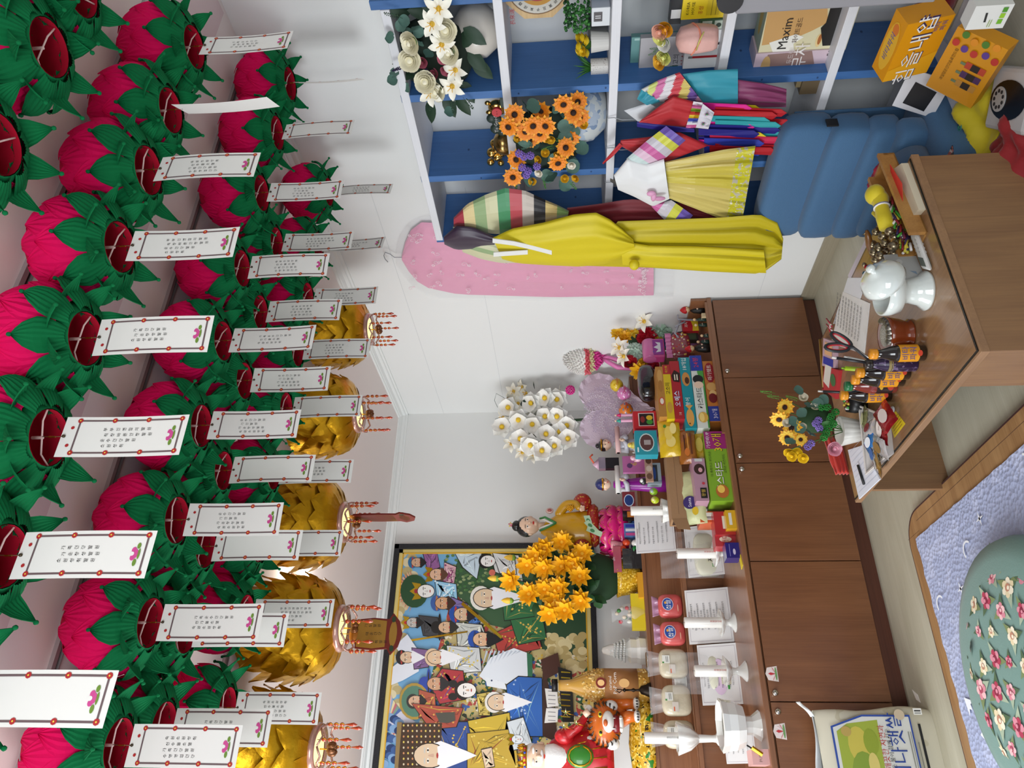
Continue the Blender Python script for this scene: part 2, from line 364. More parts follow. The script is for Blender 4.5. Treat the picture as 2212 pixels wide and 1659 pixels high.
def rsmp(P, n):
    P = [V((p[0], p[1], 0)) for p in P]; L = [0]
    for a, b in zip(P, P[1:]): L.append(L[-1] + (b - a).length)
    out = []
    for i in range(n + 1):
        t = L[-1] * i / n; k = max(j for j in range(len(L)) if L[j] <= t + 1e-9); k = min(k, len(P) - 2)
        out.append(P[k].lerp(P[k + 1], (t - L[k]) / max(1e-9, L[k + 1] - L[k])))
    return out
def cloth(m, A, B, X, mt, nu=24, nv=20, bulge=.035, fold=.008, nf=5, back=True, ph=0., amp0=.2, ax='x', sg=-1, tilt=0.):
    "a hanging cloth between the two edge lines A and B (photo points, top to hem), its front swelling out of the plane"
    a = rsmp(A, nv); b = rsmp(B, nv)
    def fn(u, v):
        j = v * nv; i = min(int(j), nv - 1); q = a[i].lerp(a[i + 1], j - i).lerp(b[i].lerp(b[i + 1], j - i), u)
        off = bulge * sin(pi * u) ** .6 * (.5 + .5 * min(1, v * 3)) + fold * (amp0 + (1 - amp0) * v) * (sin(nf * 2 * pi * u + ph + 1.5 * sin(v * 3)) + .4 * sin(nf * 4.6 * pi * u + 1))
        return at((q.x, q.y), **{ax: X + sg * off + tilt * v})
    m.grid(fn, nu, nv, mt)
    if back:
        def fb(u, v):
            j = v * nv; i = min(int(j), nv - 1); q = a[i].lerp(a[i + 1], j - i).lerp(b[i].lerp(b[i + 1], j - i), u)
            return at((q.x, q.y), **{ax: X - sg * .004 + tilt * v})
        m.grid(fb, 4, nv, mt if not callable(mt) else mt(.5, .5))
    return m
def thingw(name, label, cat, p, group=None): return thing(name, label, cat, tuple(p), 0, group)
# ---------------------------------------------------------------- altar cabinet
AW = wood('altar_wood', '6E4329', '8A5A39', axis=2, rough=.38, coat=.25, ring=7.); AWX = wood('altar_wood_long', '75482D', '936444', axis=0, rough=.35, coat=.3, ring=9.)
DARK = mat('1A100C', .8)
alt = thingw('altar_cabinet', 'long brown wood grain altar cabinet with round knobs along the back wall', 'cabinet', (-1.6, -.6, 0))
m = MB(); m.bb((-3.2, -1.122, .06), (-.02, -.66, .498), AW); m.bb((-3.2, -.66, .0), (-.02, -.42, .69), AW); m.obj('body', alt, world=True)
m = MB(); m.bb((-3.2, -1.118, 0), (-.02, -.9, .060), wood('plinth_wood', '4E2A1E', '643828', axis=0, rough=.5)); m.obj('plinth', alt, world=True)
m = MB(); m.bb((-3.2, -1.143, .503), (-.004, -.655, .524), AWX); m.obj('lower_top', alt, world=True, bev=.002)
m = MB(); m.bb((-3.2, -.672, .690), (-.02, -.415, .710), AWX); m.bb((-3.2, -.672, .710), (-.02, -.660, .716), AWX); m.obj('middle_top', alt, world=True, bev=.002)
m = MB(); m.bb((-3.2, -.425, .71), (-.02, -.02, .850), AWX); m.obj('riser', alt, world=True)
m = MB(); m.bb((-3.2, -.435, .850), (-.02, -.012, .868), AWX); m.obj('upper_top', alt, world=True, bev=.002)
m = MB(); m.bb((-.018, -1.138, .524), (-.004, -.66, .60), AWX); m.bb((-.75, -1.143, .524), (-.03, -1.130, .536), AWX); m.obj('rim', alt, world=True)
KN = mat('C9C4BA', .18, metal=1.)
xs = [-.016, -.466, -.898, -1.333, -1.862, -2.32, -2.8]
for i in range(6):
    m = MB(); m.bb((xs[i + 1] + .002, -1.140, .062), (xs[i] - .002, -1.123, .496), AW); d = m.obj('door', alt, world=True, bev=.0015)
    kx = xs[i + 1] + .028 if i in (0, 1, 3) else xs[i] - .036
    if i == 1: kx = xs[i + 1] + .026
    m = MB(); T = Mx.Translation((kx, -1.140, .478)) @ Mx.Rotation(pi / 2, 4, 'X')
    m.lathe([(.006, 0), (.0055, .006), (.0045, .008), (.0095, .011), (.0115, .016), (.009, .021), (0, .023)], KN, n=16, T=T)
    m.obj('knob', d, world=True)
for i, (kx, kz) in enumerate(((-1.765, .476), (-1.962, .478))):
    m = MB(); T = face((kx - .028, -1.1405, kz - .024), (1, 0, 0), (0, 0, 1)); it = []
    for a in (-1.1, -.55, 0, .55, 1.1):
        it.append(('p', [(.5, .2), (.5 + .45 * sin(a) * .8 - .09 * cos(a), .25 + .45 * cos(a) * .8), (.5 + .5 * sin(a), .25 + .55 * cos(a)), (.5 + .45 * sin(a) * .8 + .09 * cos(a), .25 + .45 * cos(a) * .8)], 'C4343C' if abs(a) in (0, 1.1) else 'F0D8D8'))
    it += [('e', .5, .2, .42, .08, '6E9A5A')]
    m.poly([(0, .003), (.056, .003), (.050, .040), (.028, .048), (.006, .040)], C('E8D9D2', .5), .0003, T); art(m, T, .056, .048, it)
    tag(m.obj('lotus_sticker', None, loc=(kx, -1.141, kz), world=True), ('small lotus sticker between the cabinet knobs', 'small lotus sticker on the cabinet above the rice sack')[i], 'sticker')
# ---------------------------------------------------------------- blue and white shelf
BL = wood('blue_paint', '345F96', '4271AC', axis=2, rough=.55, ring=6., fine=.6); WB = wood('white_paint', 'D3D4D8', 'DEDEE2', axis=1, rough=.5, ring=5.); KNOT = C('22406B', .7)
sh = thingw('open_shelf', 'tall open grid shelf with blue uprights and white boards against the right wall', 'shelf', (-.13, -2.6, 0)); FX = -.25
UY = [-1.915, -2.243, -2.595, -2.92, -3.26]; BZ = [1.715, 1.386, 1.045, .713, .372, .03]
for i, y in enumerate(UY):
    top = 1.735 if i in (3,) else BZ[0] + (.002 if i else -.0)
    m = MB()
    m.bb((FX, y - .014, 0), (-.012, y + .014, top + (.014 if i != 3 else .02)), BL)
    for k in range(7):
        z = .15 + k * .23 + .05 * sin(k * 5 + i); m.poly(ell(0, 0, .004, .003, 10), KNOT, 0, face((FX - .0004, y + .004 * cos(k), z), (0, -1, 0), (0, 0, 1)))
        m.poly(ell(0, 0, .006, .004, 10), KNOT, 0, face((-.06 - .03 * (k % 4), y - .0144, z + .05), (1, 0, 0), (0, 0, 1)))
    m.obj('upright', sh, world=True, bev=.0015)
for i, z in enumerate(BZ):
    m = MB(); m.bb((FX - .003, -3.26 if i else -2.906, z - .014), (-.012, -1.905 if i else -1.915, z + .014), WB); m.obj('board', sh, world=True, bev=.002)
# ---------------------------------------------------------------- low desk
DW = wood('desk_wood', '86654A', 'A07B58', axis=1, rough=.5, ring=10.); DWZ = wood('desk_wood_upright', '7C5B42', '97734F', axis=2, rough=.5, ring=9.)
dk = thingw('low_desk', 'low brown wooden desk with a glass plate in front of the altar cabinet', 'desk', (-1.02, -2.2, 0)); DX0, DX1, DY0, DY1, DZ = -1.335, -.700, -2.685, -1.770, .278
m = MB(); m.bb((DX0, DY0, DZ - .024), (DX1, DY1, DZ - .004), DW); m.obj('top', dk, world=True, bev=.0015)
m = MB(); m.bb((DX0 + .012, DY0 + .012, DZ - .004), (DX1 - .012, DY1 - .012, DZ - .0005), wood('desk_under_glass', '7E5E42', '9A7652', axis=1, rough=.16, ring=10., coat=.12)); m.bb((DX0 + .0075, DY0 + .0075, DZ - .0045), (DX1 - .0075, DY1 - .0075, DZ - .0012), C('101412', .3)); m.obj('glass_plate', dk, world=True)
m = MB(); m.bb((DX0 + .012, DY1 - .085, 0), (DX1 - .01, DY1 - .070, DZ - .024), DWZ); m.obj('leg_panel', dk, world=True)
m = MB(); m.bb((DX0 + .004, -2.52, 0), (DX1 - .004, DY0 + .004, DZ - .024), DWZ); m.obj('pedestal', dk, world=True, bev=.001)
m = MB(); m.bb((DX1 - .03, -2.5, .03), (DX1 - .014, DY1 - .085, DZ - .024), DWZ); m.obj('back_panel', dk, world=True)
DT = DZ - .0003
# ---------------------------------------------------------------- floor platform, mat, cushion
m = MB(); PWD = wood('platform_wood', '8A6440', 'B08A5E', axis=0, rough=.4, ring=12.)
r = .11; px0, py0 = -1.305, -1.52
out = [(-3.4, py0), (px0 - r, py0)] + [(px0 - r + r * sin(a), py0 - r + r * cos(a)) for a in [pi / 2 * i / 10 for i in range(1, 11)]] + [(px0, -3.6), (-3.4, -3.6)]
m.poly(out, C('4A3030', .5), .026); m.poly([(x + (.006 if x < -3 else -.006), y - .006 if y > -3 else y + .006) for x, y in out], PWD, .0008, Mx.Translation((0, 0, .026)))
for x0, y0, x1, y1 in ((px0 - .075, py0 - .001, px0 - .074, py0 - .10), (px0 - .04, -1.62, px0 - .0385, -3.5)): m.bb((x0, y0, .0268), (x1, y1, .0272), C('5A4030', .6))
tag(m.obj('floor_platform', None, loc=(-2, -2.4, 0), world=True), 'thin wood plank platform with a rounded dark edge lying on the floor', 'platform')
def quiltmat():
    m_ = blotch('pale_blue_quilt', 'A7B0D0', [('B4BCDA', 14, .56, 3)], rough=.85, bump=.45, bscale=80.); return m_
QM = quiltmat(); WQ = C('EEF1F6', .85)
def mfn(u, v): x = -3.3 + (px0 - .095 + 3.3) * u; y = -3.5 + (1.905) * v; return (x, y, .034 + .0025 * sin(x * 60 + sin(y * 25)) * sin(y * 70))
m = MB(); m.grid(mfn, 60, 60, QM); m.bb((-3.3, -3.5, .027), (px0 - .095, -1.595, .033), QM)
for k in range(34):
    x = random.uniform(-2.5, -1.44); y = random.uniform(-2.9, -1.64); a = random.uniform(0, 6.28); T = Mx.Translation((x, y, .0385)) @ Mx.Rotation(a, 4, 'Z') @ Mx.Scale(1.45, 4)
    if k % 3 == 0: m.poly([(-.02, -.01), (0, .022), (.02, -.01), (.006, -.004), (0, -.014), (-.006, -.004)], WQ, 0, T)
    elif k % 3 == 1: m.grid(lambda u, v: (.018 * cos(3 * u) * (1 + .25 * (v - .5)), .018 * sin(3 * u) * (1 + .25 * (v - .5)), 0), 8, 1, WQ, T)
    else:
        for b in range(4): m.poly([(0, -.003), (.016, 0), (0, .003)], WQ, 0, T @ Mx.Rotation(b * pi / 2, 4, 'Z'))
tag(m.obj('quilted_mat', None, loc=(-2.2, -2.5, .027), world=True), 'pale blue quilted mat with white shapes on the platform', 'mat')
# cushion
def cush():
    base = mat('6C9087', .8, sheen=.2, bump=.15, bscale=200); m = MB(); c = V((-1.935, -2.155, .037)); R0 = .335
    m.lathe([(0, .0), (R0 * .8, .0), (R0 * .97, .02), (R0, .045), (R0 * .97, .07), (R0 * .82, .09), (R0 * .5, .10), (0, .102)], base, c, 48)
    def surf(a, r): return c + V((r * cos(a), r * sin(a), .001 + .102 * (1 - (min(r / R0, .999)) ** 6) ** .5 if r < R0 * .6 else .001 + (.045 + .056 * max(0, 1 - ((r / R0 - .45) / .55) ** 2.2))))
    cols = [('B23A55', 'DE8FA0', '8A2340'), ('D98A9A', 'F0BFC2', 'B04A62'), ('E6D6B0', 'F2E8D0', 'C08A70')]
    for k in range(64):
        a = k * 2.39996; r = R0 * .96 * ((k + .5) / 64) ** .5; p = surf(a, r); q = surf(a, r + .004); t = (q - p).normalized(); s = V((-sin(a), cos(a), 0)); T = face(p, s, t)
        T = T if (s.cross(t)).z > 0 else face(p, -s, t); T = T @ Mx.Rotation(random.uniform(0, 6.28), 4, 'Z'); cc = cols[k % 3]; sz = random.uniform(.018, .027) if k % 4 else .015
        for b in range(3): m.poly([(0, 0), (.5 * sz, .8 * sz), (0, 2.1 * sz), (-.5 * sz, .8 * sz)], C(('51694A', '7C8B5C', 'A9B9A0')[b], .8), 0, T @ Mx.Translation((0, 0, .0006)) @ Mx.Rotation(b * 2.2, 4, 'Z'))
        for b in range(6): m.poly(ell(0, sz * .55, sz * .42, sz * .5, 8), C(cc[b % 2], .8), 0, T @ Mx.Translation((0, 0, .0011 + .0002 * b)) @ Mx.Rotation(b * 1.05, 4, 'Z'))
        m.poly(ell(0, 0, sz * .42, sz * .42, 8), C(cc[2], .8), 0, T @ Mx.Translation((0, 0, .0026)))
        m.poly(ell(sz * .1, sz * .1, sz * .22, sz * .22, 8), C(cc[1], .8), 0, T @ Mx.Translation((0, 0, .0030)))
    return m
tag(cush().obj('floor_cushion', None, loc=(-1.935, -2.155, .037), world=True), 'round sage green floor cushion printed with pink and cream roses', 'cushion')
# ---------------------------------------------------------------- rice sack
def sack():
    root = thingw('rice_sack', 'beige paper rice sack with a blue edged label leaning on the altar cabinet', 'sack', (-2.05, -1.22, 0))
    body = blotch('sack_paper', 'CDC7B2', [('C0B89E', 9, .62, 1)], rough=.6)
    m = MB(); X0, X1, Z1 = -2.30, -1.893, .375
    def fn(u, v): a = u * 2 * pi; e = 2 / 5; cx = abs(cos(a)) ** e * (1 if cos(a) > 0 else -1); cy = abs(sin(a)) ** e * (1 if sin(a) > 0 else -1); w = 1 + .02 * sin(v * 9) - .05 * (1 - sin(pi * min(1, v * 1.4 + .1))); t = .055 * (1 - .75 * max(0, v - .75) / .25) + .004 * sin(v * 15 + u * 9); return ((X0 + X1) / 2 + cx * (X1 - X0) / 2 * w, -1.225 + cy * t - .02 * (1 - v), Z1 * v)
    m.grid(fn, 40, 16, body); m.bb((X0 + .01, -1.28, 0), (X1 - .01, -1.19, .004), body); m.obj('bag', root, world=True)
    T = face((X0, -1.308, .03), (1, 0, 0), (0, .05, 1)); W, H = .405, .34; m = MB()
    it = [('p', [(.02, .14), (.93, .14), (.93, .60), (.84, .92), (.02, .92)], '2B4A9A'), ('p', [(.02, .155), (.915, .155), (.915, .60), (.83, .90), (.02, .90)], 'D3D3CC'), ('p', [(.02, .50), (.89, .46), (.86, .76), (.80, .87), (.02, .87)], '9AA838'),
          ('e', .7, .68, .14, .1, 'C4B54A'), ('e', .45, .66, .2, .13, '7F9630'), ('e', .72, .56, .1, .07, '8B9A2A'), ('e', .55, .57, .09, .05, 'D0BF6A'), ('e', .8, .78, .04, .05, 'B59A50'), ('e', .3, .74, .18, .1, 'B8BE58'),
          ('t', '언제나햇쌀', .62, .30, .17, '1E3E8C'), ('t', '깨끗한 자연과', .68, .44, .07, 'B03A30'), ('t', '맑은 물이 함께 키운..', .66, .385, .05, '33342E'), ('r', .1, .185, .8, .195, '8A8A80'), ('r', .2, .165, .8, .172, '8A8A80'), ('o', .93, .24, .05, .05, 'C7B59A'), ('r', .2, .06, .86, .085, '15171A'), ('r', .1, .11, .72, .117, '707066'), ('r', .93, .02, .98, .1, 'EDEDE8'), ('r', .94, .03, .945, .09, '222222'), ('r', .955, .03, .965, .09, '222222')]
    art(m, T, W, H, it, .002); m.obj('printed_label', root, world=True)
    m = MB(); WS = C('DADBD8', .6)
    m.grid(lambda u, v: (X0 + (X1 - X0 - .02) * u, -1.222 + .006 * sin(u * 14) - .016 * v, .366 + .028 * v + .012 * sin(u * 5) * v), 24, 3, WS); m.grid(lambda u, v: (X1 - .03 + .05 * u, -1.225 - .01 * v - .01 * sin(u * 5), .385 + .04 * u - .012 * v), 8, 2, WS)
    m.obj('stitched_top', root, world=True, solid=.0015); return root
sack()
m = MB(); T = Mx.Translation((-1.874, -1.235, .001)); m.poly([(0, 0), (.028, .008), (.05, .045), (.014, .03)], PAPER, .001, T); tag(m.obj('paper_scrap', None, loc=(-1.87, -1.23, 0), world=True), 'torn white paper scrap on the floor beside the rice sack', 'paper')
# ---------------------------------------------------------------- flowers
FM = {}
def curvepetal(m, mt, a, L, w, lift, curl, n=4, k=5, T=None, thick=0):
    def fn(u, v):
        r = L * v; h = lift * sin(v * pi / 2) - curl * v ** 3; ww = w * sin(pi * min(1, .12 + v * .9)) ** .8; s = (u - .5) * 2
        return (r * cos(a) - s * ww * sin(a), r * sin(a) + s * ww * cos(a), h + .25 * ww * s * s)
    m.grid(fn, n, k, mt, T)
def fmesh(kind):
    if kind in FM: return FM[kind]
    m = MB(); Y = C('F0B820'); k, *cc = kind.split('|')
    if k == 'lily':
        for i in range(6): curvepetal(m, C('F3F0E2', .5), i * pi / 3, .048, .013, .016, .012 if i % 2 else .006)
        m.ball((0, 0, .006), (.009, .009, .007), C('D9B23A', .5), 8, 5)
        for i in range(5): a = i * 1.25; m.tube([(0, 0, .004), (.008 * cos(a), .008 * sin(a), .02), (.014 * cos(a), .014 * sin(a), .026)], .0012, Y, 4)
    elif k == 'rose':
        c = C(cc[0], .6); m.ball((0, 0, .013), (.010, .010, .015), c, 10, 6)
        for r, n, h in ((.009, 3, .029), (.014, 4, .028), (.020, 5, .025), (.028, 5, .019)):
            for i in range(n):
                a0 = 2 * pi * (i + .3 * r * 100) / n
                def fn(u, v, r=r, n=n, h=h, a0=a0): a = a0 + (u - .5) * 2 * pi / n * 1.35; q = r * (.35 + .65 * v ** .6) * (1 - .12 * (2 * u - 1) ** 2) + .003 * v ** 4; return (q * cos(a), q * sin(a), h * v * (1 - .15 * (2 * u - 1) ** 2))
                m.grid(fn, 5, 4, c)
        m.ball((0, 0, 0), (.012, .012, .006), C('4A6A3A'), 8, 4)
    elif k == 'gerbera':
        for row in (0, 1):
            for i in range(10): curvepetal(m, C(cc[row % len(cc)], .55), 2 * pi * (i + .5 * row) / 10, .034 - .005 * row, .0095, .004 + .004 * row, .004, 2, 3)
        m.ball((0, 0, .004), (.0095, .0095, .005), C('2A130B', .8), 10, 5)
        for i in range(14): a = i * .449; m.ball((.010 * cos(a), .010 * sin(a), .006), .0018, C('C9781E'), 5, 3)
    elif k == 'lotus':
        for row, (n, L, lf) in enumerate(((9, .036, .012), (8, .032, .022), (6, .024, .028))):
            for i in range(n): curvepetal(m, C(cc[0], .5), 2 * pi * (i + .5 * row) / n, L, .0085, lf, -.006 if row else .002, 3, 4)
        m.ball((0, 0, .008), (.007, .007, .008), C(cc[1] if len(cc) > 1 else 'F2B21E', .6), 8, 5)
    elif k == 'magnolia':
        for row, (n, L, lf) in enumerate(((6, .038, .006), (5, .030, .018))):
            for i in range(n): curvepetal(m, C('F1F0EA', .5), 2 * pi * (i + .5 * row) / n, L, .0205, lf, .004 if not row else -.004, 4, 4)
        m.ball((0, 0, .010), (.0085, .0085, .009), C('E8C02A', .7), 8, 5)
    elif k == 'carnation':
        c = C(cc[0], .65)
        for i in range(34):
            t = math.acos(1 - 1.25 * (i + .5) / 34); a = i * 2.4; d = V((sin(t) * cos(a), sin(t) * sin(a), cos(t))); T = Mx.Translation(d * .011) @ d.to_track_quat('Z', 'Y').to_matrix().to_4x4()
            m.grid(lambda u, v: ((u - .5) * .014, .0035 * sin(u * 9 + i), .014 * v + .002 * sin(u * 14)), 5, 1, c, T)
        m.ball((0, 0, .004), (.012, .012, .009), c, 10, 5)
    elif k == 'puff':
        c = C(cc[0], .8)
        for i in range(24): a = i * 2.4; t = math.acos(1 - 1.4 * (i + .5) / 24); m.ball((.011 * sin(t) * cos(a), .011 * sin(t) * sin(a), .011 * cos(t)), .0038, c, 5, 3)
    elif k == 'leaf':
        def fn(u, v): w = .013 * sin(pi * v ** .8) ** .8; s = 2 * u - 1; return (s * w, .05 * v, .004 * sin(v * pi) - .2 * abs(s) * w)
        m.grid(fn, 4, 6, C(cc[0], .55))
    elif k == 'round':
        def fn(u, v): w = .016 * sin(pi * (.03 + .94 * v)) ** .6; s = 2 * u - 1; return (s * w, .032 * v, .003 * s * s)
        m.grid(fn, 4, 6, mat('4F7266', .6, var=.12, bscale=300))
    elif k == 'sprig':
        c = C(cc[0], .6); m.tube([(0, 0, 0), (.004, .03, .003), (0, .062, 0)], .0008, c, 4)
        for i in range(16): v = .015 + .047 * i / 16; s = 1 if i % 2 else -1; m.ball((s * .0045 * (1.2 - i / 20), v, .002 * sin(i * 2)), (.0032, .002, .002), c, 5, 3)
    elif k == 'lavender':
        for i in range(30): v = .04 * i / 30; a = i * 2.4; m.ball((.005 * cos(a) * (1.1 - i / 34), v, .005 * sin(a)), .0027, C(cc[0], .8), 5, 3)
    elif k == 'bud':
        m.lathe([(.003, 0), (.009, .008), (.010, .018), (.006, .030), (0, .038)], C(cc[0], .5), n=12); m.lathe([(.004, -.002), (.0095, .004), (.0098, .010)], C('7FA83A', .5), n=12)
    elif k == 'fringe':
        for i in range(26): a = i * 2.4; r = .028 * (i / 26) ** .5; m.tube([(0, 0, 0), (r * .5 * cos(a), r * .5 * sin(a), .025), (r * cos(a), r * sin(a), .035 - r * .4)], .0012, C(cc[0], .6), 4)
    me = m.obj('f'); d = me.data; bpy.data.objects.remove(me); FM[kind] = d; return d
def fl(root, kind, p, n, s=1., roll=0., name=None):
    nm = {'gerbera': 'daisy_flower', 'lotus': 'lotus_flower', 'round': 'round_leaf', 'sprig': 'leaf_sprig', 'puff': 'berry_cluster', 'lavender': 'lavender_sprig', 'bud': 'flower_bud', 'fringe': 'fringed_flower'}.get(kind.split('|')[0], kind.split('|')[0] + ('' if 'leaf' in kind else '_flower'))
    o = bpy.data.objects.new(name or nm, fmesh(kind)); COL.objects.link(o); o.parent = root; n = V(n).normalized()
    k = kind.split('|')[0]
    if k in ('leaf', 'round', 'sprig', 'lavender'):
        z = (V(CAM) - V(p)).normalized() + V((random.uniform(-.5, .5), random.uniform(-.5, .5), random.uniform(-.2, .6))); z = z - n * z.dot(n); z.normalize(); x = n.cross(z); q = Mx((x, n, z)).transposed().to_quaternion()
    else: q = n.to_track_quat('Z', 'Y')
    o.rotation_mode = 'QUATERNION'; from mathutils import Quaternion as Q
    o.rotation_quaternion = q @ Q((0, 0, 1) if k not in ('leaf', 'round', 'sprig', 'lavender') else (0, 1, 0), roll); o.location = V(p) - root.location; o.scale = (s, s, s); return o
def jit(v, a=.25): return (v[0] + random.uniform(-a, a), v[1] + random.uniform(-a, a), v[2] + random.uniform(-a, a))
def boxX(name, label, cat, px, X, depth, col, items=(), group=None, side=None, bev=.0008, tilt=0.):
    x0, y0, x1, y1 = px; xm, ym = (x0 + x1) / 2, (y0 + y1) / 2
    ya, yb = at((xm, y1), x=X).y, at((xm, y0), x=X).y; za, zb = at((x1, ym), x=X).z, at((x0, ym), x=X).z
    c = ((X + depth / 2), (ya + yb) / 2, za); W, H = ya - yb, zb - za
    m = MB(); m.box((0, 0, H / 2), (depth, W, H), col if not isinstance(col, str) else C(col, .45))
    art(m, face((-depth / 2, W / 2, 0), (0, -1, 0), (0, 0, 1)), W, H, items)
    if side: art(m, face((depth / 2, W / 2, 0), (-1, 0, 0), (0, 0, 1)) if side[0] == 'l' else face((-depth / 2, W / 2, H), (0, -1, 0), (1, 0, 0)), depth if side[0] == 'l' else W, H if side[0] == 'l' else depth, side[1])
    o = m.obj(name, None, loc=c, bev=0); o.rotation_euler = (0, 0, tilt); return tag(o, label, cat, group)
# ---------------------------------------------------------------- shelf contents
v1 = thingw('lily_vase', 'white round vase of white lilies and roses on the top right shelf', 'vase', (-.15, -2.755, 1.401))
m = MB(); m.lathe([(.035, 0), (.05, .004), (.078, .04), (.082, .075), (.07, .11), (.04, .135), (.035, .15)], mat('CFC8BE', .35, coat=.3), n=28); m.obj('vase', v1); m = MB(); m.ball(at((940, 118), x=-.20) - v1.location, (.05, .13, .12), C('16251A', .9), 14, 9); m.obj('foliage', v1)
LF = (-1, -.35, .25)
def P4(px, X): return at(px, x=X)
for px in ((935, 50), (955, 94), (986, 150), (978, 185), (931, 200), (948, 18)): fl(v1, 'lily', P4(px, -.31), jit(LF, .3), .95, random.random() * 3)
for px in ((964, 62), (894, 89), (887, 127), (921, 175), (946, 191), (975, 112)): fl(v1, 'rose|EEE8CE', P4(px, -.30), jit(LF, .25), 1.15)
for px in ((912, 133), (958, 125), (965, 150), (940, 160)): fl(v1, 'rose|C96A7E', P4(px, -.25), jit(LF, .3), .6)
for px in ((873, 44), (885, 46), (850, 77), (916, 73), (912, 90), (862, 160), (883, 181), (857, 170), (905, 60), (980, 240), (890, 65), (930, 110)): fl(v1, 'round', P4(px, -.26), jit((0, .2, .9), .8), 1.1)
for px, d in (((1010, 110), (-.3, .5, -.5)), ((1020, 130), (-.3, .6, -.7)), ((990, 100), (0, -.5, -.6)), ((965, 15), (-.2, -.3, .9)), ((1000, 60), (-.2, .4, -.6)), ((925, 130), (-.3, 0, .5)), ((905, 150), (-.2, .2, .8)), ((900, 115), (-.2, .2, .8)), ((930, 215), (-.2, .9, .1)), ((960, 205), (-.2, .9, -.3)), ((985, 205), (-.2, .9, -.5)), ((890, 25), (-.2, -.3, .8)), ((940, 30), (-.2, -.3, .8)), ((995, 175), (-.2, .8, -.4))): fl(v1, 'leaf|1F3A26', P4(px, -.22), d, 1.7)
for px, d in (((870, 145), (0, .3, 1)), ((918, 150), (-.3, .3, -.5)), ((900, 130), (-.2, .2, 1))): fl(v1, 'lavender|2A1F45', P4(px, -.29), d, .9)
for px, d in (((935, 210), (0, 1, .4)), ((1000, 210), (0, 1, -.6)), ((975, 215), (0, 1, 0)), ((870, 40), (0, -.4, 1))): fl(v1, 'sprig|2B4A30', P4(px, -.28), d, .9)
v2 = thingw('sunflower_vase', 'blue and white vase overflowing with orange daisies and purple sprigs on the shelf', 'vase', (-.15, -2.43, 1.060))
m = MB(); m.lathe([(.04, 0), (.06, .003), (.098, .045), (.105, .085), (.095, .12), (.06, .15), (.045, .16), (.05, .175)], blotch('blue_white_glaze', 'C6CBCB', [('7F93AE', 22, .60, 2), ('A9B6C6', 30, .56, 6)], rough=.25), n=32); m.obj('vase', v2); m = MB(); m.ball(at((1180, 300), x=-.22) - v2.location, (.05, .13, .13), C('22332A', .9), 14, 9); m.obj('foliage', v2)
for px, X in (((1112, 247), -.33), ((1099, 273), -.35), ((1135, 283), -.34), ((1151, 271), -.36), ((1179, 271), -.36), ((1166, 287), -.35), ((1217, 224), -.31), ((1239, 244), -.31), ((1252, 253), -.29), ((1223, 319), -.35), ((1205, 351), -.35), ((1169, 238), -.28), ((1247, 220), -.27), ((1108, 382), -.36), ((1116, 344), -.34), ((1144, 300), -.31), ((1232, 298), -.28)): fl(v2, 'gerbera|F0A023|E88412', P4(px, X), jit((-1, -.4, .15), .35), 1.08, random.random())
for px in ((1121, 331), (1132, 338), (1146, 336), (1128, 361), (1141, 369), (1160, 359), (1137, 378)): fl(v2, 'puff|8A6FC4', P4(px, -.37), jit(LF, .2), 1.0)
for px in ((1141, 233), (1194, 228), (1204, 271), (1217, 256), (1196, 331), (1169, 384), (1190, 377), (1209, 389), (1232, 369), (1133, 384), (1186, 344), (1150, 320), (1245, 330), (1180, 300), (1212, 285), (1125, 300), (1160, 250), (1250, 350), (1165, 225), (1230, 270)): fl(v2, 'round', P4(px, -.28), jit((0, .3, -.2), .9), 1.6)
for px in ((1180, 298), (1190, 300), (1120, 298), (1205, 330), (1178, 330), (1165, 345), (1220, 385), (1245, 383), (1150, 390), (1260, 270)): fl(v2, 'rose|D9A81E', P4(px, -.30), jit(LF, .4), .5)
for px, d in (((1230, 390), (0, .9, -.5)), ((1174, 385), (0, 1, -.1)), ((1116, 385), (0, 1, .1)), ((1202, 315), (-.3, 0, 1)), ((1195, 300), (-.3, 0, -.6))): fl(v2, 'sprig|4A8A35', P4(px, -.31), d, .85)
fl(v2, 'lavender|5B7F70', P4((1150, 312), -.33), (0, .3, .6), 1.); fl(v2, 'leaf|5B8272', P4((1150, 312), -.33), (0, -.2, 1), 1.)
for px in ((1235, 355), (1165, 372)): fl(v2, 'rose|EDE6D8', P4(px, -.32), jit(LF, .2), .5)
# gold ornaments on the second board
g = thingw('gold_pig_figure', 'shiny gold pig head figure with a red button snout on the shelf', 'figure', (-.20, -2.665, 1.401)); GOLDB = mat('D8B060', .15, metal=1.)
c = at((1072, 231), x=-.20) - g.location; m = MB(); m.ball(c, (.022, .026, .028), GOLDB); m.ball(c + V((0, .02, .026)), (.008, .008, .012), GOLDB, 8, 5); m.ball(c + V((0, -.018, .028)), (.008, .008, .010), GOLDB, 8, 5); m.lathe([(.022, 0), (.026, c.z * .5), (.018, c.z)], GOLDB, (c.x, c.y, 0), 16); m.obj('head', g)
T = Mx.Translation(c + V((-.024, -.002, -.003))) @ Mx.Rotation(-pi / 2, 4, 'Y'); m = MB(); m.cyl((0, 0, 0), .017, .008, C('B8222C', .4), 18, T); [m.cyl((0, s * .005, .008), .002, .0006, C('7A1018'), 8, T) for s in (-1, 1)]; m.obj('snout', g)
g = thingw('dark_green_charm', 'dark green carved charm with pale curly lettering beside the gold pig', 'ornament', (-.21, -2.55, 1.401))
m = MB(); z0 = 0
for i, (px, r) in enumerate((((1062, 256), .018), ((1075, 262), .022), ((1086, 268), .02), ((1072, 278), .021), ((1088, 285), .022), ((1096, 275), .018))): p = at(px, x=-.21) - g.location; m.ball(p, (.012, r, r), C('24352F', .5), 10, 6)
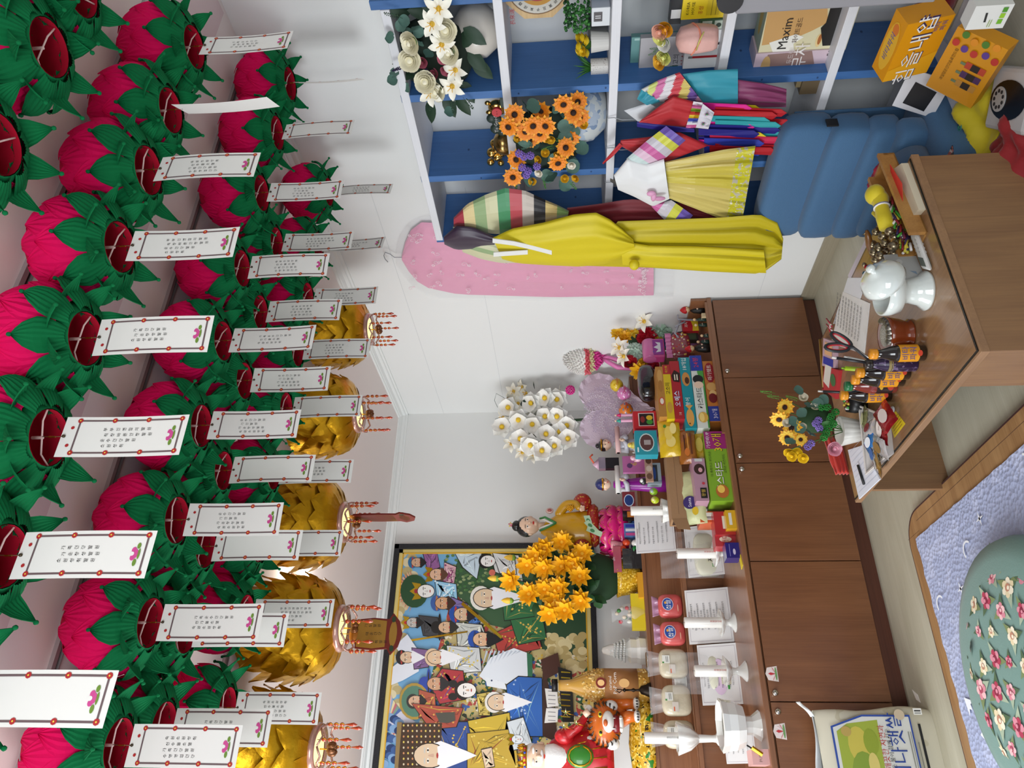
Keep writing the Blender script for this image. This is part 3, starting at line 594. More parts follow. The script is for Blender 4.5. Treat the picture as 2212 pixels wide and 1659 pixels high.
T = face((-.014, at((1080, 262), x=-.21).y - g.location.y, at((1072, 262), x=-.21).z - 1.401), (0, -1, 0), (0, 0, 1)); m.text('To Good', T, .018, C('B9B4B4', .3)); m.text('Luck', T @ Mx.Translation((-.012, -.022, .006)), .022, C('B9B4B4', .3)); m.bb((-.012, -.025, 0), (.012, .03, .012), C('24352F', .5)); m.obj('carving', g)
g = thingw('gold_toad_figure', 'polished gold figure with round coins beside the daisies', 'figure', (-.21, -2.40, 1.401)); m = MB()
for px, r in (((1068, 310), .016), ((1080, 302), .013), ((1062, 330), .018), ((1075, 338), .018), ((1060, 350), .014), ((1082, 352), .012), ((1072, 322), .018), ((1085, 330), .015)): p = at(px, x=-.21) - g.location; m.ball(p, r, GOLDB, 12, 7)
m.lathe([(.045, 0), (.04, .03), (.03, .045), (0, .06)], mat('A88A55', .25, metal=1.), (0, .04, 0), 20); m.obj('body', g)
# dial, pots and plants on the third board
g = thingw('octagonal_dial', 'octagonal wooden compass dial with red writing on the shelf', 'dial', (-.10, -2.86, 1.060)); R_ = .105; cy, cz = -.01, .215
T = Mx.Translation((0, cy, cz)) @ Mx.Rotation(-pi / 2, 4, 'Y'); m = MB(); pts = [(R_ * 1.08 * cos(pi / 8 + i * pi / 4), R_ * 1.08 * sin(pi / 8 + i * pi / 4)) for i in range(8)]; m.poly(pts, wood('pale_wood', 'B9945E', 'D3B27E', axis=1), .02, T); m.obj('frame', g)
m = MB()
for r, h, c in ((.092, .021, '7A5A38'), (.088, .0215, 'C9C4B8'), (.062, .022, 'C08A30'), (.048, .0225, 'A8323A'), (.030, .023, 'BFB8A8'), (.014, .024, 'C23B3B')): m.poly(ell(0, 0, r, r, 40), C(c), 0, T @ Mx.Translation((0, 0, h)))
for i in range(24): a = i * pi / 12; m.text('子丑寅卯辰巳午未申酉戌亥'[i % 12], T @ Mx.Rotation(a, 4, 'Z') @ Mx.Translation((0, .075, .022)), .011, INK); m.text('一二三四五六七八'[i % 8], T @ Mx.Rotation(a, 4, 'Z') @ Mx.Translation((0, .039, .0232)), .007, INK)
m.obj('dial_face', g)
m = MB(); T2 = face((-.021, cy + .085, cz), (0, -1, 0), (0, 0, 1)); m.text('長來運', T2 @ Mx.Translation((-.01, .08, 0)) @ Mx.Rotation(.0, 4, 'Z'), .018, C('B02A2A')); m.obj('red_writing', g)
def potplant(name, lab, px, X, r0, r1, h, col, build, loc_y=None):
    p = at(px, x=X); g = thingw(name, lab, 'plant', (X, p.y, 1.060)); m = MB(); m.lathe([(r1, 0), (r0, h), (r0 * .92, h), (r0 * .9, h * .8), (0, h * .8)], col, n=24, smooth=False); m.obj('pot', g); build(g); return g
def b1(g):
    for i in range(9): a = i * .7; fl(g, 'rose|E8C522', g.location + V((-.01 + .022 * cos(a), .022 * sin(a), .062 + .012 * (i % 3))), jit((-.3, 0, 1), .3), .55)
    for i in range(4): fl(g, 'leaf|3C6A2A', g.location + V((0, 0, .05)), jit((-.3, .2, .7), .5), .8)
potplant('yellow_flower_pot', 'small white cup of yellow flowers between the white cube pot and the speckled cup', (1290, 90), -.17, .032, .026, .055, C('CFCDC8', .3), b1)
def b2(g):
    m = MB()
    for i in range(22): a = i * 2.4; L = .05 + .012 * (i % 3); t = .5 + .35 * (i % 4) / 3; d = V((cos(a) * t, sin(a) * t, 1 - .3 * t)).normalized(); m.tube([V((0, 0, .045)), V((0, 0, .045)) + d * L * .6, V((0, 0, .04)) + d * L * 1.1], [.004, .0025, .0004], C('3F7A33', .5), 5)
    m.obj('spiky_leaves', g)
potplant('aloe_pot', 'speckled cylinder cup with a spiky green succulent on the shelf', (1288, 146), -.17, .028, .028, .055, blotch('speckled', 'D6D2CC', [('6A4A40', 260, .66, 3)], rough=.4), b2)
p = at((1292, 24), x=-.17); g = thingw('white_cube_pot', 'white square pot with a dark label and bushy green moss on the shelf', 'plant', (-.17, p.y, 1.060)); m = MB(); m.bb((-.03, -.03, 0), (.03, .03, .055), C('D5D8DA', .35)); T = face((-.0305, .03, 0), (0, -1, 0), (0, 0, 1)); art(m, T, .06, .055, [('r', .28, .42, .78, .88, '4A4648'), ('r', .45, .5, .49, .8, 'DDDDDD'), ('r', .56, .5, .6, .8, 'DDDDDD')]); m.obj('pot', g, bev=.002)
m = MB()
for i in range(150): a = random.uniform(0, 6.28); r = .05 * random.random() ** .5; h = .06 + random.random() * .075; m.ball((r * cos(a) * .7, r * sin(a) + .012, h), (.005, .006, .005), C(('2F6A2C', '3F8234', '1E4A24')[i % 3], .7), 5, 3)
m.obj('moss', g)
tag(MB().box((0, 0, .03), (.05, .07, .06), C('17181A', .4)).obj('black_box', None, loc=(-.07, at((1295, 55), x=-.07).y, 1.060)), 'small black box behind the white cube pot on the shelf', 'box')
# books and boxes on the fourth board row
boxX('teal_book', 'tall teal book standing at the back of the shelf behind the flower bundle', 'book', (1362, 75, 1572, 169), -.15, .02, '5F8F8C', [('r', .93, .03, .98, .97, '9FC2BC'), ('t', '요한 기일 일지', .955, .3, .03, '22302F')])
boxX('grey_workbook', 'grey workbook titled in Korean leaning on the teal book', 'book', (1382, 78, 1560, 158), -.178, .02, 'A7A4A6', [('r', 0, .52, .22, .62, '2E6A45'), ('t', '최고의', .33, .55, .08, '33303A'), ('t', '안심', .4, .44, .11, '8A2230'), ('t', '기업형 베스트', .5, .75, .04, '3A3A3A')], side=('u', [('r', 0, .2, 1, .9, 'C9C9C9')]))
boxX('marker_box', 'white box printed with a red and a black marker pen on the shelf', 'box', (1480, 66, 1570, 146), -.21, .02, 'DADADA', [('r', .28, .15, .34, .8, 'A8222A'), ('r', .28, .8, .34, .9, '777777'), ('r', .62, .15, .68, .8, '17171A'), ('r', .62, .8, .68, .9, '777777'), ('t', '보드마카', .5, .08, .09, '333333')])
boxX('yellow_tonic_box', 'bright yellow box with black lettering above the green label box', 'box', (1474, -8, 1566, 40), -.20, .03, 'E6C81C', [('t', 'KOREA', .5, .86, .1, '2A2410'), ('t', 'HOUSE', .5, .74, .1, '2A2410'), ('t', '홍삼', .4, .55, .12, 'B04A20'), ('r', .15, .12, .85, .42, 'CDB21A'), ('r', .15, .2, .85, .21, '5A5010'), ('r', .15, .3, .85, .31, '5A5010'), ('o', .5, .06, .05, .04, 'D8D0C0')])
boxX('green_label_box', 'dark green box with two white pictures beneath the yellow box', 'box', (1512, 42, 1568, 66), -.205, .03, '3A5A40', [('r', .1, .1, .9, .45, 'B8C4B4'), ('r', .1, .55, .9, .92, 'B8C4B4'), ('e', .5, .28, .2, .1, '2A3A2C'), ('e', .5, .72, .2, .1, '2A3A2C')])
boxX('black_case', 'black case with white stickers behind the yellow box on the shelf', 'case', (1448, -12, 1474, 52), -.19, .03, '24262A', [('r', .2, .1, .5, .9, 'D8D8D8')])
g = thingw('flower_bundle', 'small bundle of yellow and white roses wrapped in pink cloth on the shelf', 'bouquet', (-.27, -2.79, .735))
for px, k in (((1442, 58), 'rose|E0A21E'), ((1440, 92), 'rose|E4E2DC'), ((1430, 78), 'rose|D6D678'), ((1438, 120), 'rose|D8DA84'), ((1430, 132), 'rose|DBA52A'), ((1428, 65), 'rose|E0A690')): fl(g, k, P4(px, -.29), jit((-.8, 0, .6), .2), .8)
for px in ((1425, 105), (1422, 112), (1432, 100)): fl(g, 'sprig|3E7A34', P4(px, -.28), jit((0, .2, 1), .4), .5)
m = MB(); a, b = P4((1460, 90), -.27) - g.location, P4((1522, 95), -.27) - g.location
m.lathe([(.012, 0), (.034, -.012), (.042, -.045), (.040, -.075), (.036, -.105), (.03, -.118)][::-1], mat('D9A9A0', .5, bump=.4, bscale=50), (a.x, a.y - .005, a.z), 24, lobes=7, amp=.06); m.obj('wrapping', g)
m = MB(); m.tube([(a.x - .043 * cos(t), a.y - .005 + .043 * sin(t), a.z - .055 + .01 * sin(t * 2)) for t in [i * pi / 8 for i in range(16)]], .003, C('E68A6E'), 5, closed=True); m.tube([(a.x - .045, a.y, a.z - .055), (a.x - .05, a.y - .03, a.z - .058), (a.x - .04, a.y - .055, a.z - .07)], .0022, C('C9C06A'), 5); m.obj('ribbon', g)
# coffee boxes
boxX('coffee_box', 'cream coffee mix box with a swirl of milk and a dark window on the shelf', 'box', (1650, 8, 1842, 112), -.20, .09, 'D5CDA8', [('p', [(.2, .98), (.25, .7), (.45, .45), (.6, .3), (.9, .35), (1, .5), (1, 1)], 'C79A5E'), ('p', [(0, .82), (.25, .9), (.4, .62), (.33, .52), (.2, .62), (0, .58)], 'E9E6DC'), ('e', .24, .34, .14, .035, 'E0C48A'), ('e', .26, .335, .11, .02, 'A8642E'), ('p', [(.12, .10), (.86, .12), (.95, .16), (.95, .32), (.6, .32), (.5, .36), (.12, .28)], '15110E'), ('t', 'Maxim', .42, .74, .15, '1E1816'), ('t', '화이트골드', .48, .61, .07, '4A3020'), ('t', '2+', .9, .04, .07, '2A2018'), ('r', .03, .03, .18, .1, 'C2A080')], side=('u', [('r', 0, 0, 1, 1, '9DA892'), ('e', .6, .5, .35, .2, 'B59A50')]))
boxX('grain_tea_box', 'pinkish grain tea box with a cup picture beneath the coffee box', 'box', (1628, 112, 1795, 170), -.205, .09, 'C9B3BC', [('p', [(.1, .85), (.95, .85), (1, .3), (.5, .22), (.15, .5)], '8E7068'), ('e', .5, .85, .4, .06, 'BF9A62'), ('t', '율무차', .62, .42, .2, 'E4DCD8'), ('t', '두드림', .85, .55, .08, 'D0C4C0'), ('e', .3, .18, .15, .05, 'B58E4E'), ('t', '50', .9, .06, .1, '3A2A2A')], side=('u', [('r', 0, 0, 1, 1, 'CDBFCB')]))
m = MB(); m.bb((-.21, -2.585, .386), (-.05, -2.50, .44), C('6A5A42', .4)); m.bb((-.20, -2.59, .44), (-.06, -2.52, .455), C('8A7A5A', .3)); tag(m.obj('paper_pile', None, loc=(-.13, -2.54, .386), world=True), 'brown paper bundle lying in the shelf cell beside the clothes', 'papers')
m = MB(); m.ball((-.15, -2.78, .10), (.07, .10, .055), mat('7A1A22', .2, coat=1.), 16, 9); m.bb((-.2, -2.86, .046), (-.08, -2.7, .06), C('A89A80')); tag(m.obj('wrapped_parcel', None, loc=(-.15, -2.78, .044), world=True), 'dark red parcel in shiny clear plastic on the bottom shelf', 'parcel')
# grey appliance at the upper edge
m = MB(); p0 = at((1572, -30), x=-.60); p1 = at((1895, 12), x=-.60); m.bb((-.62, p0.y - .1, p1.z - .12), (-.58, at((1700, 14), x=-.60).y, at((1590, 0), x=-.60).z), C('8A888C', .5)); tag(m.obj('grey_appliance', None, loc=(-.6, p0.y, p1.z), world=True, bev=.004), 'grey appliance panel jutting in at the edge before the shelf', 'appliance')
p0 = at((1578, 4), x=-.63); m = MB(); m.cyl((0, 0, 0), .03, .02, C('1C1A1C', .4), 20, Mx.Translation(p0) @ Mx.Rotation(pi / 2, 4, 'Y')); o_ = m.obj('black_cap', bpy.data.objects['grey_appliance'], world=True)
# ---------------------------------------------------------------- clothes
ROBEY = mat('CDBB12', .55, bump=.15, bscale=40, name='yellow_silk'); PK = mat('E28FB2', .45, sheen=.3, name='pink_satin')
g = thingw('pink_dress', 'long pink embroidered dress in a clear cover hanging on the white wall', 'dress', (-.03, -1.45, .7))
m = MB(); cloth(m, [(868, 552), (880, 505), (905, 480), (960, 482), (1100, 500), (1300, 515), (1412, 530)], [(868, 562), (890, 598), (915, 620), (990, 636), (1200, 642), (1412, 638)], -.012, PK, bulge=.03, fold=.005, nf=4, sg=-1)
m.obj('gown', g, world=True)
m = MB(); LC = mat('F3DCE4', .5)
for k in range(90):
    u = random.choice((.12, .3, .5, .72, .9)) + random.uniform(-.07, .07); v = random.random(); px = (885 + 510 * v, 500 + (135 - 0) * u * .98 + 0)
    if k % 5 == 4: px = (1390, 540 + 100 * random.random())
    p = at(px, x=-.0515 - .004 * random.random()); T = face(p, (0, -1, 0), (0, 0, 1)) @ Mx.Rotation(random.uniform(0, 6.28), 4, 'Z'); s = random.uniform(.008, .017)
    m.tube([T @ V((s * (1 - t / 9) * cos(t), s * (1 - t / 9) * sin(t), 0)) for t in [i * .8 for i in range(10)]], .0011, LC, 4)
    for b in range(5): m.ball(T @ V((s * 1.4 + s * .35 * cos(b * 1.26), s * .35 * sin(b * 1.26), 0)), (.0015, s * .2, s * .2), LC, 6, 3)
m.obj('embroidery', g, world=True)
m = MB(); cloth(m, [(855, 540), (865, 500), (890, 474), (935, 462), (1100, 492), (1300, 508), (1455, 520)], [(855, 570), (875, 602), (905, 632), (950, 646), (1200, 650), (1455, 644)], -.008, PLASTIC, bulge=.058, fold=.006, nf=7, back=False); m.obj('clear_cover', g, world=True)
m = MB(); W_ = C('8E9196', .3); m.tube([at(p, x=-.03) for p in ((868, 556), (852, 556), (843, 549), (832, 545), (829, 552), (832, 560), (838, 566))], .002, W_, 6); m.obj('hanger', g, world=True)
# robe with striped sleeves
STR = ['A02A3A', 'D9C690', '8FA878', 'C9C7A0', '3F8A5C', 'B4424C', 'BDB2A8', '18161C', 'C9B070', '7E9A5A']
g = thingw('striped_sleeve_robe', 'robe with rainbow striped sleeves and purple collar hanging on the shelf end', 'robe', (-.33, -2.05, .6))
SM = [mat(c, .5, sheen=.2) for c in STR]
m = MB(); cloth(m, [(980, 470), (1010, 440), (1050, 420), (1092, 406), (1135, 412), (1178, 432), (1205, 443), (1229, 455)], [(980, 492), (1030, 500), (1060, 505), (1092, 506), (1120, 500), (1150, 492), (1190, 482), (1226, 470)], -.32, lambda u, v: SM[min(9, int(v * 10))], nu=10, nv=30, bulge=.03, fold=.004, nf=2)
m.obj('right_sleeve', g, world=True)
m = MB(); cloth(m, [(978, 490), (1030, 500), (1075, 515), (1110, 545)], [(1000, 545), (1040, 560), (1080, 568), (1121, 568)], -.33, lambda u, v: SM[min(3, int(u * 4))] if u > .6 else C('C6C8A8'), nu=12, nv=10, bulge=.03, fold=.003, nf=2); m.obj('left_sleeve', g, world=True)
m = MB(); PU = mat('2A1430', .4, sheen=.3); cloth(m, [(958, 512), (985, 488), (1020, 490), (1072, 512)], [(960, 528), (985, 540), (1020, 538), (1068, 530)], -.35, PU, nu=10, nv=10, bulge=.022, fold=.003, nf=2); m.obj('collar', g, world=True)
m = MB(); cloth(m, [(1225, 449), (1290, 441), (1360, 430), (1480, 440), (1620, 470), (1626, 478)], [(1225, 520), (1300, 520), (1400, 520), (1500, 525), (1600, 530), (1626, 530)], -.31, mat('6E1420', .6, sheen=.1), bulge=.02, fold=.006, nf=4); m.obj('dark_red_skirt', g, world=True)
g = thingw('yellow_robe', 'bright yellow silk robe hanging over the striped robe', 'robe', (-.38, -2.0, .45))
m = MB(); cloth(m, [(1335, 478), (1450, 474), (1560, 470), (1640, 463), (1680, 480), (1692, 516)], [(1250, 574), (1400, 578), (1520, 586), (1600, 590), (1645, 592), (1688, 560)], -.365, mat('B9A80E', .55, bump=.15, bscale=40), bulge=.03, fold=.012, nf=3); m.obj('skirt', g, world=True)
m = MB(); cloth(m, [(1064, 514), (1105, 494), (1173, 481), (1240, 463), (1287, 459), (1315, 472), (1342, 493), (1368, 517)], [(1085, 560), (1120, 569), (1180, 573), (1250, 576), (1300, 572), (1340, 560), (1372, 540)], -.385, ROBEY, nu=26, bulge=.045, fold=.006, nf=2, ph=1.); m.obj('jacket', g, world=True)
m = MB(); cloth(m, [(1340, 520), (1400, 530), (1500, 532), (1650, 540)], [(1345, 572), (1420, 578), (1520, 585), (1655, 590)], -.395, ROBEY, nu=14, bulge=.03, fold=.008, nf=2); m.obj('sash', g, world=True)
m = MB(); WR = C('DCDCD8', .6)
for pts in (((1064, 515), (1110, 521), (1150, 530), (1192, 541)), ((1066, 545), (1110, 542), (1140, 540))):
    q = [at(p, x=-.425) for p in pts]; q2 = [at((p[0], p[1] + 9), x=-.425) for p in pts]; k = len(q); m.add([tuple(a) for a in q + q2], [(i, i + 1, k + i + 1, k + i) for i in range(k - 1)], WR)
m.obj('white_neckband', g, world=True, solid=.003)
m = MB(); q = at((1370, 572), x=-.44); m.ball(q, (.02, .022, .02), ROBEY, 12, 7); m.obj('knot', g, world=True)
# three small hanbok
HK = C('9A9EA2', .3)
def hook(m, px, X=-.27):
    p = at(px, x=FX - .006); z = BZ[2]; m.tube([V((FX - .03, p.y, z - .10)), V((FX - .03, p.y, z - .03)), V((FX - .012, p.y + .004, z - .005)), V((FX - .008, p.y + .008, z + .016)), V((FX + .02, p.y + .012, z + .018)), V((FX + .03, p.y + .004, z + .016))], .0015, HK, 5)
def quad(m, pts, X, mt, bulge=.012, nu=8, nv=6):
    a, b, c, d = pts; cloth(m, [a, b], [d, c], X, mt, nu=nu, nv=nv, bulge=bulge, fold=.002, nf=1.3)
TE = mat('1E8CA0', .5, sheen=.3); g = thingw('teal_child_hanbok', "child's teal jacket with striped sleeve and plum skirt, rightmost of the hung set", 'clothing', (-.28, -2.65, .75))
SS = [mat(c, .5) for c in ('C9C9C4', 'C6CC74', 'C86A9C', 'D4D0D4', 'C23A46', 'C8B460', '6A4E96', 'C890B0')]
m = MB(); cloth(m, [(1385, 193), (1425, 172), (1468, 156)], [(1425, 219), (1475, 224), (1522, 226)], -.295, lambda u, v: SS[min(7, int((v * .55 + u * .45) * 8))], nu=24, nv=24, bulge=.02, fold=.002); m.obj('striped_sleeve', g, world=True)
m = MB(); cloth(m, [(1474, 160), (1530, 152), (1594, 149)], [(1522, 226), (1560, 228), (1594, 231)], -.29, TE, bulge=.02, fold=.003, nf=2); cloth(m, [(1376, 214), (1386, 192)], [(1400, 229), (1428, 220)], -.29, TE, nu=8, nv=6, bulge=.015); m.obj('jacket', g, world=True)
m = MB(); quad(m, [(1348, 239), (1400, 222), (1418, 232), (1385, 268)], -.285, C('C9CCD0')); m.obj('white_collar', g, world=True)
m = MB(); cloth(m, [(1594, 172), (1650, 180), (1699, 192)], [(1594, 228), (1650, 232), (1698, 231)], -.285, mat('7A2A58', .5, sheen=.2), bulge=.02, fold=.005, nf=3); m.obj('plum_skirt', g, world=True)
m = MB(); hook(m, (1310, 250)); m.obj('hanger', g, world=True)
RDM = mat('B0141F', .55, sheen=.2); BLM = mat('1E1A78', .55)
g = thingw('red_child_hanbok', "child's red jacket with embroidered cuff and long multicoloured ribbons, middle of the hung set", 'clothing', (-.31, -2.5, .72))
m = MB(); cloth(m, [(1387, 257), (1420, 232), (1455, 208), (1498, 219)], [(1376, 269), (1410, 272), (1450, 276), (1481, 277)], -.32, RDM, bulge=.02, fold=.003, nf=2); cloth(m, [(1341, 302), (1400, 296), (1466, 285), (1532, 314)], [(1339, 314), (1362, 328), (1410, 345), (1437, 351)], -.315, RDM, bulge=.02, fold=.003, nf=2); cloth(m, [(1338, 309), (1320, 330), (1301, 352)], [(1345, 315), (1326, 336), (1303, 355)], -.33, RDM, nu=4, nv=8, bulge=.006); m.obj('jacket', g, world=True)
m = MB(); cloth(m, [(1498, 219), (1518, 222)], [(1481, 277), (1503, 276)], -.335, lambda u, v: [mat(c, .5) for c in ('D9D4D8', 'C45A90', '7E9A30', 'B42A2A', 'D8B81E', '2A3A9A', 'E0E0E0', 'C45A90')][min(7, int(u * 8))], nu=16, nv=2, bulge=.012); cloth(m, [(1518, 224), (1543, 243)], [(1503, 276), (1530, 279)], -.335, C('CFCBD2'), nu=8, nv=3, bulge=.012)
for px in ((1527, 247), (1519, 268)):
    T = face(at(px, x=-.349), (0, -1, 0), (0, 0, 1))
    for b in range(12): m.poly([(0, -.0012), (.012, 0), (0, .0012)], C(('A02A3A', '2A3A8A', '1A1A1A')[b % 3]), 0, T @ Mx.Rotation(b * pi / 6, 4, 'Z'))
    m.poly(ell(0, 0, .003, .003, 8), C('3F8A4A'), 0, T @ Mx.Translation((0, 0, .001)))
m.obj('embroidered_cuff', g, world=True)
m = MB(); cloth(m, [(1376, 262), (1440, 271), (1500, 277)], [(1376, 274), (1440, 284), (1500, 286)], -.325, BLM, nu=4, nv=10, bulge=.01); m.obj('blue_band', g, world=True)
RC = ['D8C41E', 'B0141F', '1E1A78', 'D81E8A', '2A9AA0', 'C4204A', 'D8C41E', '1E1A78', 'B0141F', 'D81E8A', '2A3AA0', '2A9AA0']
for k in range(30):
    y = 232 + (k % 15) * 6.6 + random.uniform(-3, 3); L = (95, 150, 125)[k % 3] + random.uniform(-12, 12); x0 = 1545 - (k % 4) * 12; X = -.30 - .012 * (k // 15) - .004 * (k % 3); w = 7
    pts = [(x0, y - w), (x0 + L, y - w + 4), (x0 + L + 12, y + 5), (x0 + L, y + w + 6), (x0, y + w)]
    q = [at(p, x=X - .012 * sin(i)) for i, p in enumerate(pts)]; m = MB(); m.add([tuple(a) for a in q], [(0, 1, 2, 3, 4)], mat(RC[(k * 5) % 12], .55)); m.obj('ribbon', g, world=True, solid=.002)
m = MB(); hook(m, (1306, 315)); m.obj('hanger', g, world=True)
g = thingw('yellow_child_hanbok', "child's white jacket with pink knot and yellow gold patterned skirt", 'clothing', (-.34, -2.3, .7))
PA = [mat(c, .5) for c in ('C2D4D2', 'D9B8CC', 'C4609A', 'C2BEC6', 'C8C84A', '6A56A8')]; WJ = mat('DDDEDE', .5, sheen=.2)
m = MB(); cloth(m, [(1353, 343), (1395, 306), (1439, 272)], [(1388, 362), (1437, 342), (1481, 303)], -.355, lambda u, v: PA[min(5, int(v * 6))], nu=8, nv=18, bulge=.02, fold=.002); m.obj('right_sleeve', g, world=True)
m = MB(); cloth(m, [(1418, 440), (1450, 432), (1497, 465)], [(1407, 446), (1432, 472), (1467, 502)], -.35, lambda u, v: PA[min(5, int(v * 4 + 2))], nu=8, nv=14, bulge=.015, fold=.002); m.obj('left_sleeve', g, world=True)
m = MB(); cloth(m, [(1326, 378), (1355, 343), (1400, 355), (1434, 343)], [(1335, 410), (1370, 425), (1410, 446), (1446, 430)], -.36, WJ, bulge=.022, fold=.002, nf=2); m.obj('jacket', g, world=True)
m = MB(); q = at((1412, 425), x=-.392); m.ball(q, (.008, .022, .010), C('D69ABC'), 10, 5, None); m.ball(q + V((-.002, -.018, .01)), (.007, .012, .016), C('D69ABC'), 10, 5); m.ball(q + V((0, .01, -.02)), (.006, .01, .022), C('C68AAC'), 8, 5); m.obj('pink_knot', g, world=True)
SKY = mat('C2B23A', .45, sheen=.3); SV = blotch('silver_gold_band', 'C4BE2A', [('B4AE9A', 70, .56, 2), ('DAD6C4', 90, .64, 5)], rough=.35)
m = MB(); cloth(m, [(1436, 350), (1500, 336), (1565, 323), (1632, 315)], [(1446, 429), (1500, 450), (1560, 474), (1602, 484)], -.345, lambda u, v: SV if v > .80 else (mat('C9B868', .4) if u < .25 or u > .55 else SKY), nu=32, nv=20, bulge=.03, fold=.009, nf=4); m.obj('skirt', g, world=True)
m = MB(); hook(m, (1300, 390)); cloth(m, [(1318, 385), (1335, 392)], [(1318, 392), (1335, 402)], -.345, C('4A4640'), nu=2, nv=2, bulge=.002); m.obj('hanger', g, world=True)
# ---------------------------------------------------------------- blue floor chair
BF = mat('3E6488', .85, sheen=.15, bump=.25, bscale=350, var=.08, name='blue_weave')
def pillow(m, c, s, mt, T=None, e=.5, n=26, k=14, tuck=0.):
    def pw(a, e): return abs(a) ** e * (1 if a >= 0 else -1)
    def fn(u, v):
        a = u * 2 * pi; t = v * pi - pi / 2; x, y, z = pw(cos(t), e) * pw(cos(a), e), pw(cos(t), e) * pw(sin(a), e), pw(sin(t), e)
        return (c[0] + s[0] * x, c[1] + s[1] * y * (1 - tuck * x * x), c[2] + s[2] * z)
    m.grid(fn, n, k, mt, T)
g = thingw('blue_floor_chair', 'padded blue fabric floor chair with rolled arm in front of the shelf', 'chair', (-.5, -2.25, 0))
rolls = [((1668, 1775), -.325, .055), ((1772, 1855), -.36, .065), ((1852, 1915), -.395, .065), ((1912, 1968), -.44, .055)]
for i, ((a, b), X, d) in enumerate(rolls):
    za = at((a, 370), x=X - d * .5).z; zb = at((b, 370), x=X - d * .5).z; yl = at(((a + b) / 2, 496), x=X).y; yr = at(((a + b) / 2, 256 + 4 * i), x=X).y
    m = MB(); pillow(m, (X, (yl + yr) / 2, (za + zb) / 2), (d, (yl - yr) / 2, abs(za - zb) / 2 + .010), BF, e=.42); m.obj('back_cushion' if i < 3 else 'lumbar_cushion', g, world=True)
m = MB(); m.bb((-.275, -2.48, .02), (-.262, -2.0, .46), BF); m.obj('back_panel', g, world=True, bev=.006)
m = MB(); pillow(m, (-.57, -2.2, .06), (.125, .27, .055), BF, e=.4); m.obj('seat', g, world=True)
m = MB(); c = at((1962, 312), x=-.62); m.lathe([(0, 0), (.042, .002), (.056, .012), (.06, .03), (.06, .20), (0, .22)], BF, n=24, T=Mx.Translation((-.70, -2.47, .155)) @ Mx.Rotation(pi / 2, 4, 'Y')); m.obj('arm', g, world=True)
m = MB(); pillow(m, (-.44, -2.50, .06), (.20, .09, .06), BF, Mx.Identity(4), e=.5); m.obj('side_cushion', g, world=True)
m = MB(); p = at((1800, 262), x=-.44); m.bb((-.40, -2.533, .36), (-.37, -2.528, .395), BLACK); m.obj('black_label', g, world=True)
# ---------------------------------------------------------------- floor at the right
VT = [('t', '힘을내얍', .42, .52, .3, '2A2A5A'), ('t', '힘을내얍', .415, .53, .29, 'F0EEE8'), ('t', '비타파워', .75, .86, .12, '2C3A8A'), ('e', .25, .25, .2, .04, 'F2C84A'), ('p', [(.7, .1), (.8, .3), (.78, .3), (.9, .5), (.74, .3), (.77, .3)], 'F4D23A')]
g = thingw('orange_drink_carton', 'bright orange drink carton with big white Korean lettering tilted on the papers', 'box', (-.44, -2.80, .205))
m = MB(); W, H, D_ = .185, .130, .065; R0 = face((0, .06, -.015), (-.08, -1, -.0), (-.25, 0, 1)); m.box((W / 2, H / 2, -D_ / 2), (W, H, D_), C('D9920E', .4), R0); art(m, R0, W, H, [('p', [(0, 0), (.4, 0), (.2, 1), (0, 1)], 'DE9F18')] + [('t', '힘을내얍', .50, .52, .062 / H, '2A2658'), ('t', '힘을내얍', .49, .535, .06 / H, 'EDEBE6'), ('t', '비타', .86, .30, .13, '2C3A8A'), ('t', '파워', .86, .16, .13, '2C3A8A')])
art(m, R0 @ Mx.Translation((0, H, 0)) @ Mx.Rotation(-pi / 2, 4, 'X'), W, D_, [('e', .5, .5, .4, .4, 'E3AE2E'), ('t', '비타파워', .5, .5, .35, '4A5AA0'), ('e', .78, .5, .09, .2, 'D8782A')]); m.obj('carton', g)
g = thingw('fruit_juice_carton', 'orange fruit juice carton printed with three bottles lying under the drink carton', 'box', (-.55, -2.76, .10))
m = MB(); W, H, D_ = .20, .14, .045; R0 = face((0, .06, -.015), (-.12, -1, 0), (.75, 0, .66)); m.box((W / 2, H / 2, -D_ / 2), (W, H, D_), C('D08E12', .4), R0)
it = [('t', '과일담은건강음료한드림', .46, .80, .075, '2A1C10')]
for i, c in enumerate(('B9853A', '4A2A5A', 'B8422A')): x = .22 + i * .15; it += [('r', x, .12, x + .10, .52, c), ('r', x + .03, .52, x + .07, .62, '6A7A5A'), ('r', x, .24, x + .10, .4, '241A1A')]
for i in range(9): it.append(('o', .78 + .16 * (i % 2) + .03 * sin(i), .08 + .1 * i, .075, .07, ('B8322A', 'D88A1E', '5A3A8A', '4A7A2A')[i % 4]))
art(m, R0, W, H, it); m.obj('carton', g)
boxX('white_medicine_box', 'small white medicine box with green marks on the fruit juice carton', 'box', (2098, 12, 2178, 62), -.68, .04, 'D4D4D0', [('p', [(.3, .55), (.7, .6), (.7, .66), (.3, .61)], '2A2A2A'), ('r', .2, .12, .4, .25, '6AA82A'), ('r', .45, .12, .65, .25, '8AB82A'), ('r', .7, .12, .9, .25, '4A8A2A'), ('r', .1, .4, .4, .42, '8AA05A'), ('r', .1, .46, .4, .48, '8AA05A')])
g = thingw('paper_stack', 'stack of white sheets with blue edge under the cartons on the floor', 'papers', (-.33, -2.56, 0)); m = MB()
for k in range(9): m.box((random.uniform(-.01, .01), random.uniform(-.01, .01), .004 + .006 * k), (.24, .26, .005), C(('D8DAE0', 'C9CBD2', 'E4E4E8')[k % 3]), Mx.Rotation(.25 + .03 * sin(k * 2), 4, 'Z'))
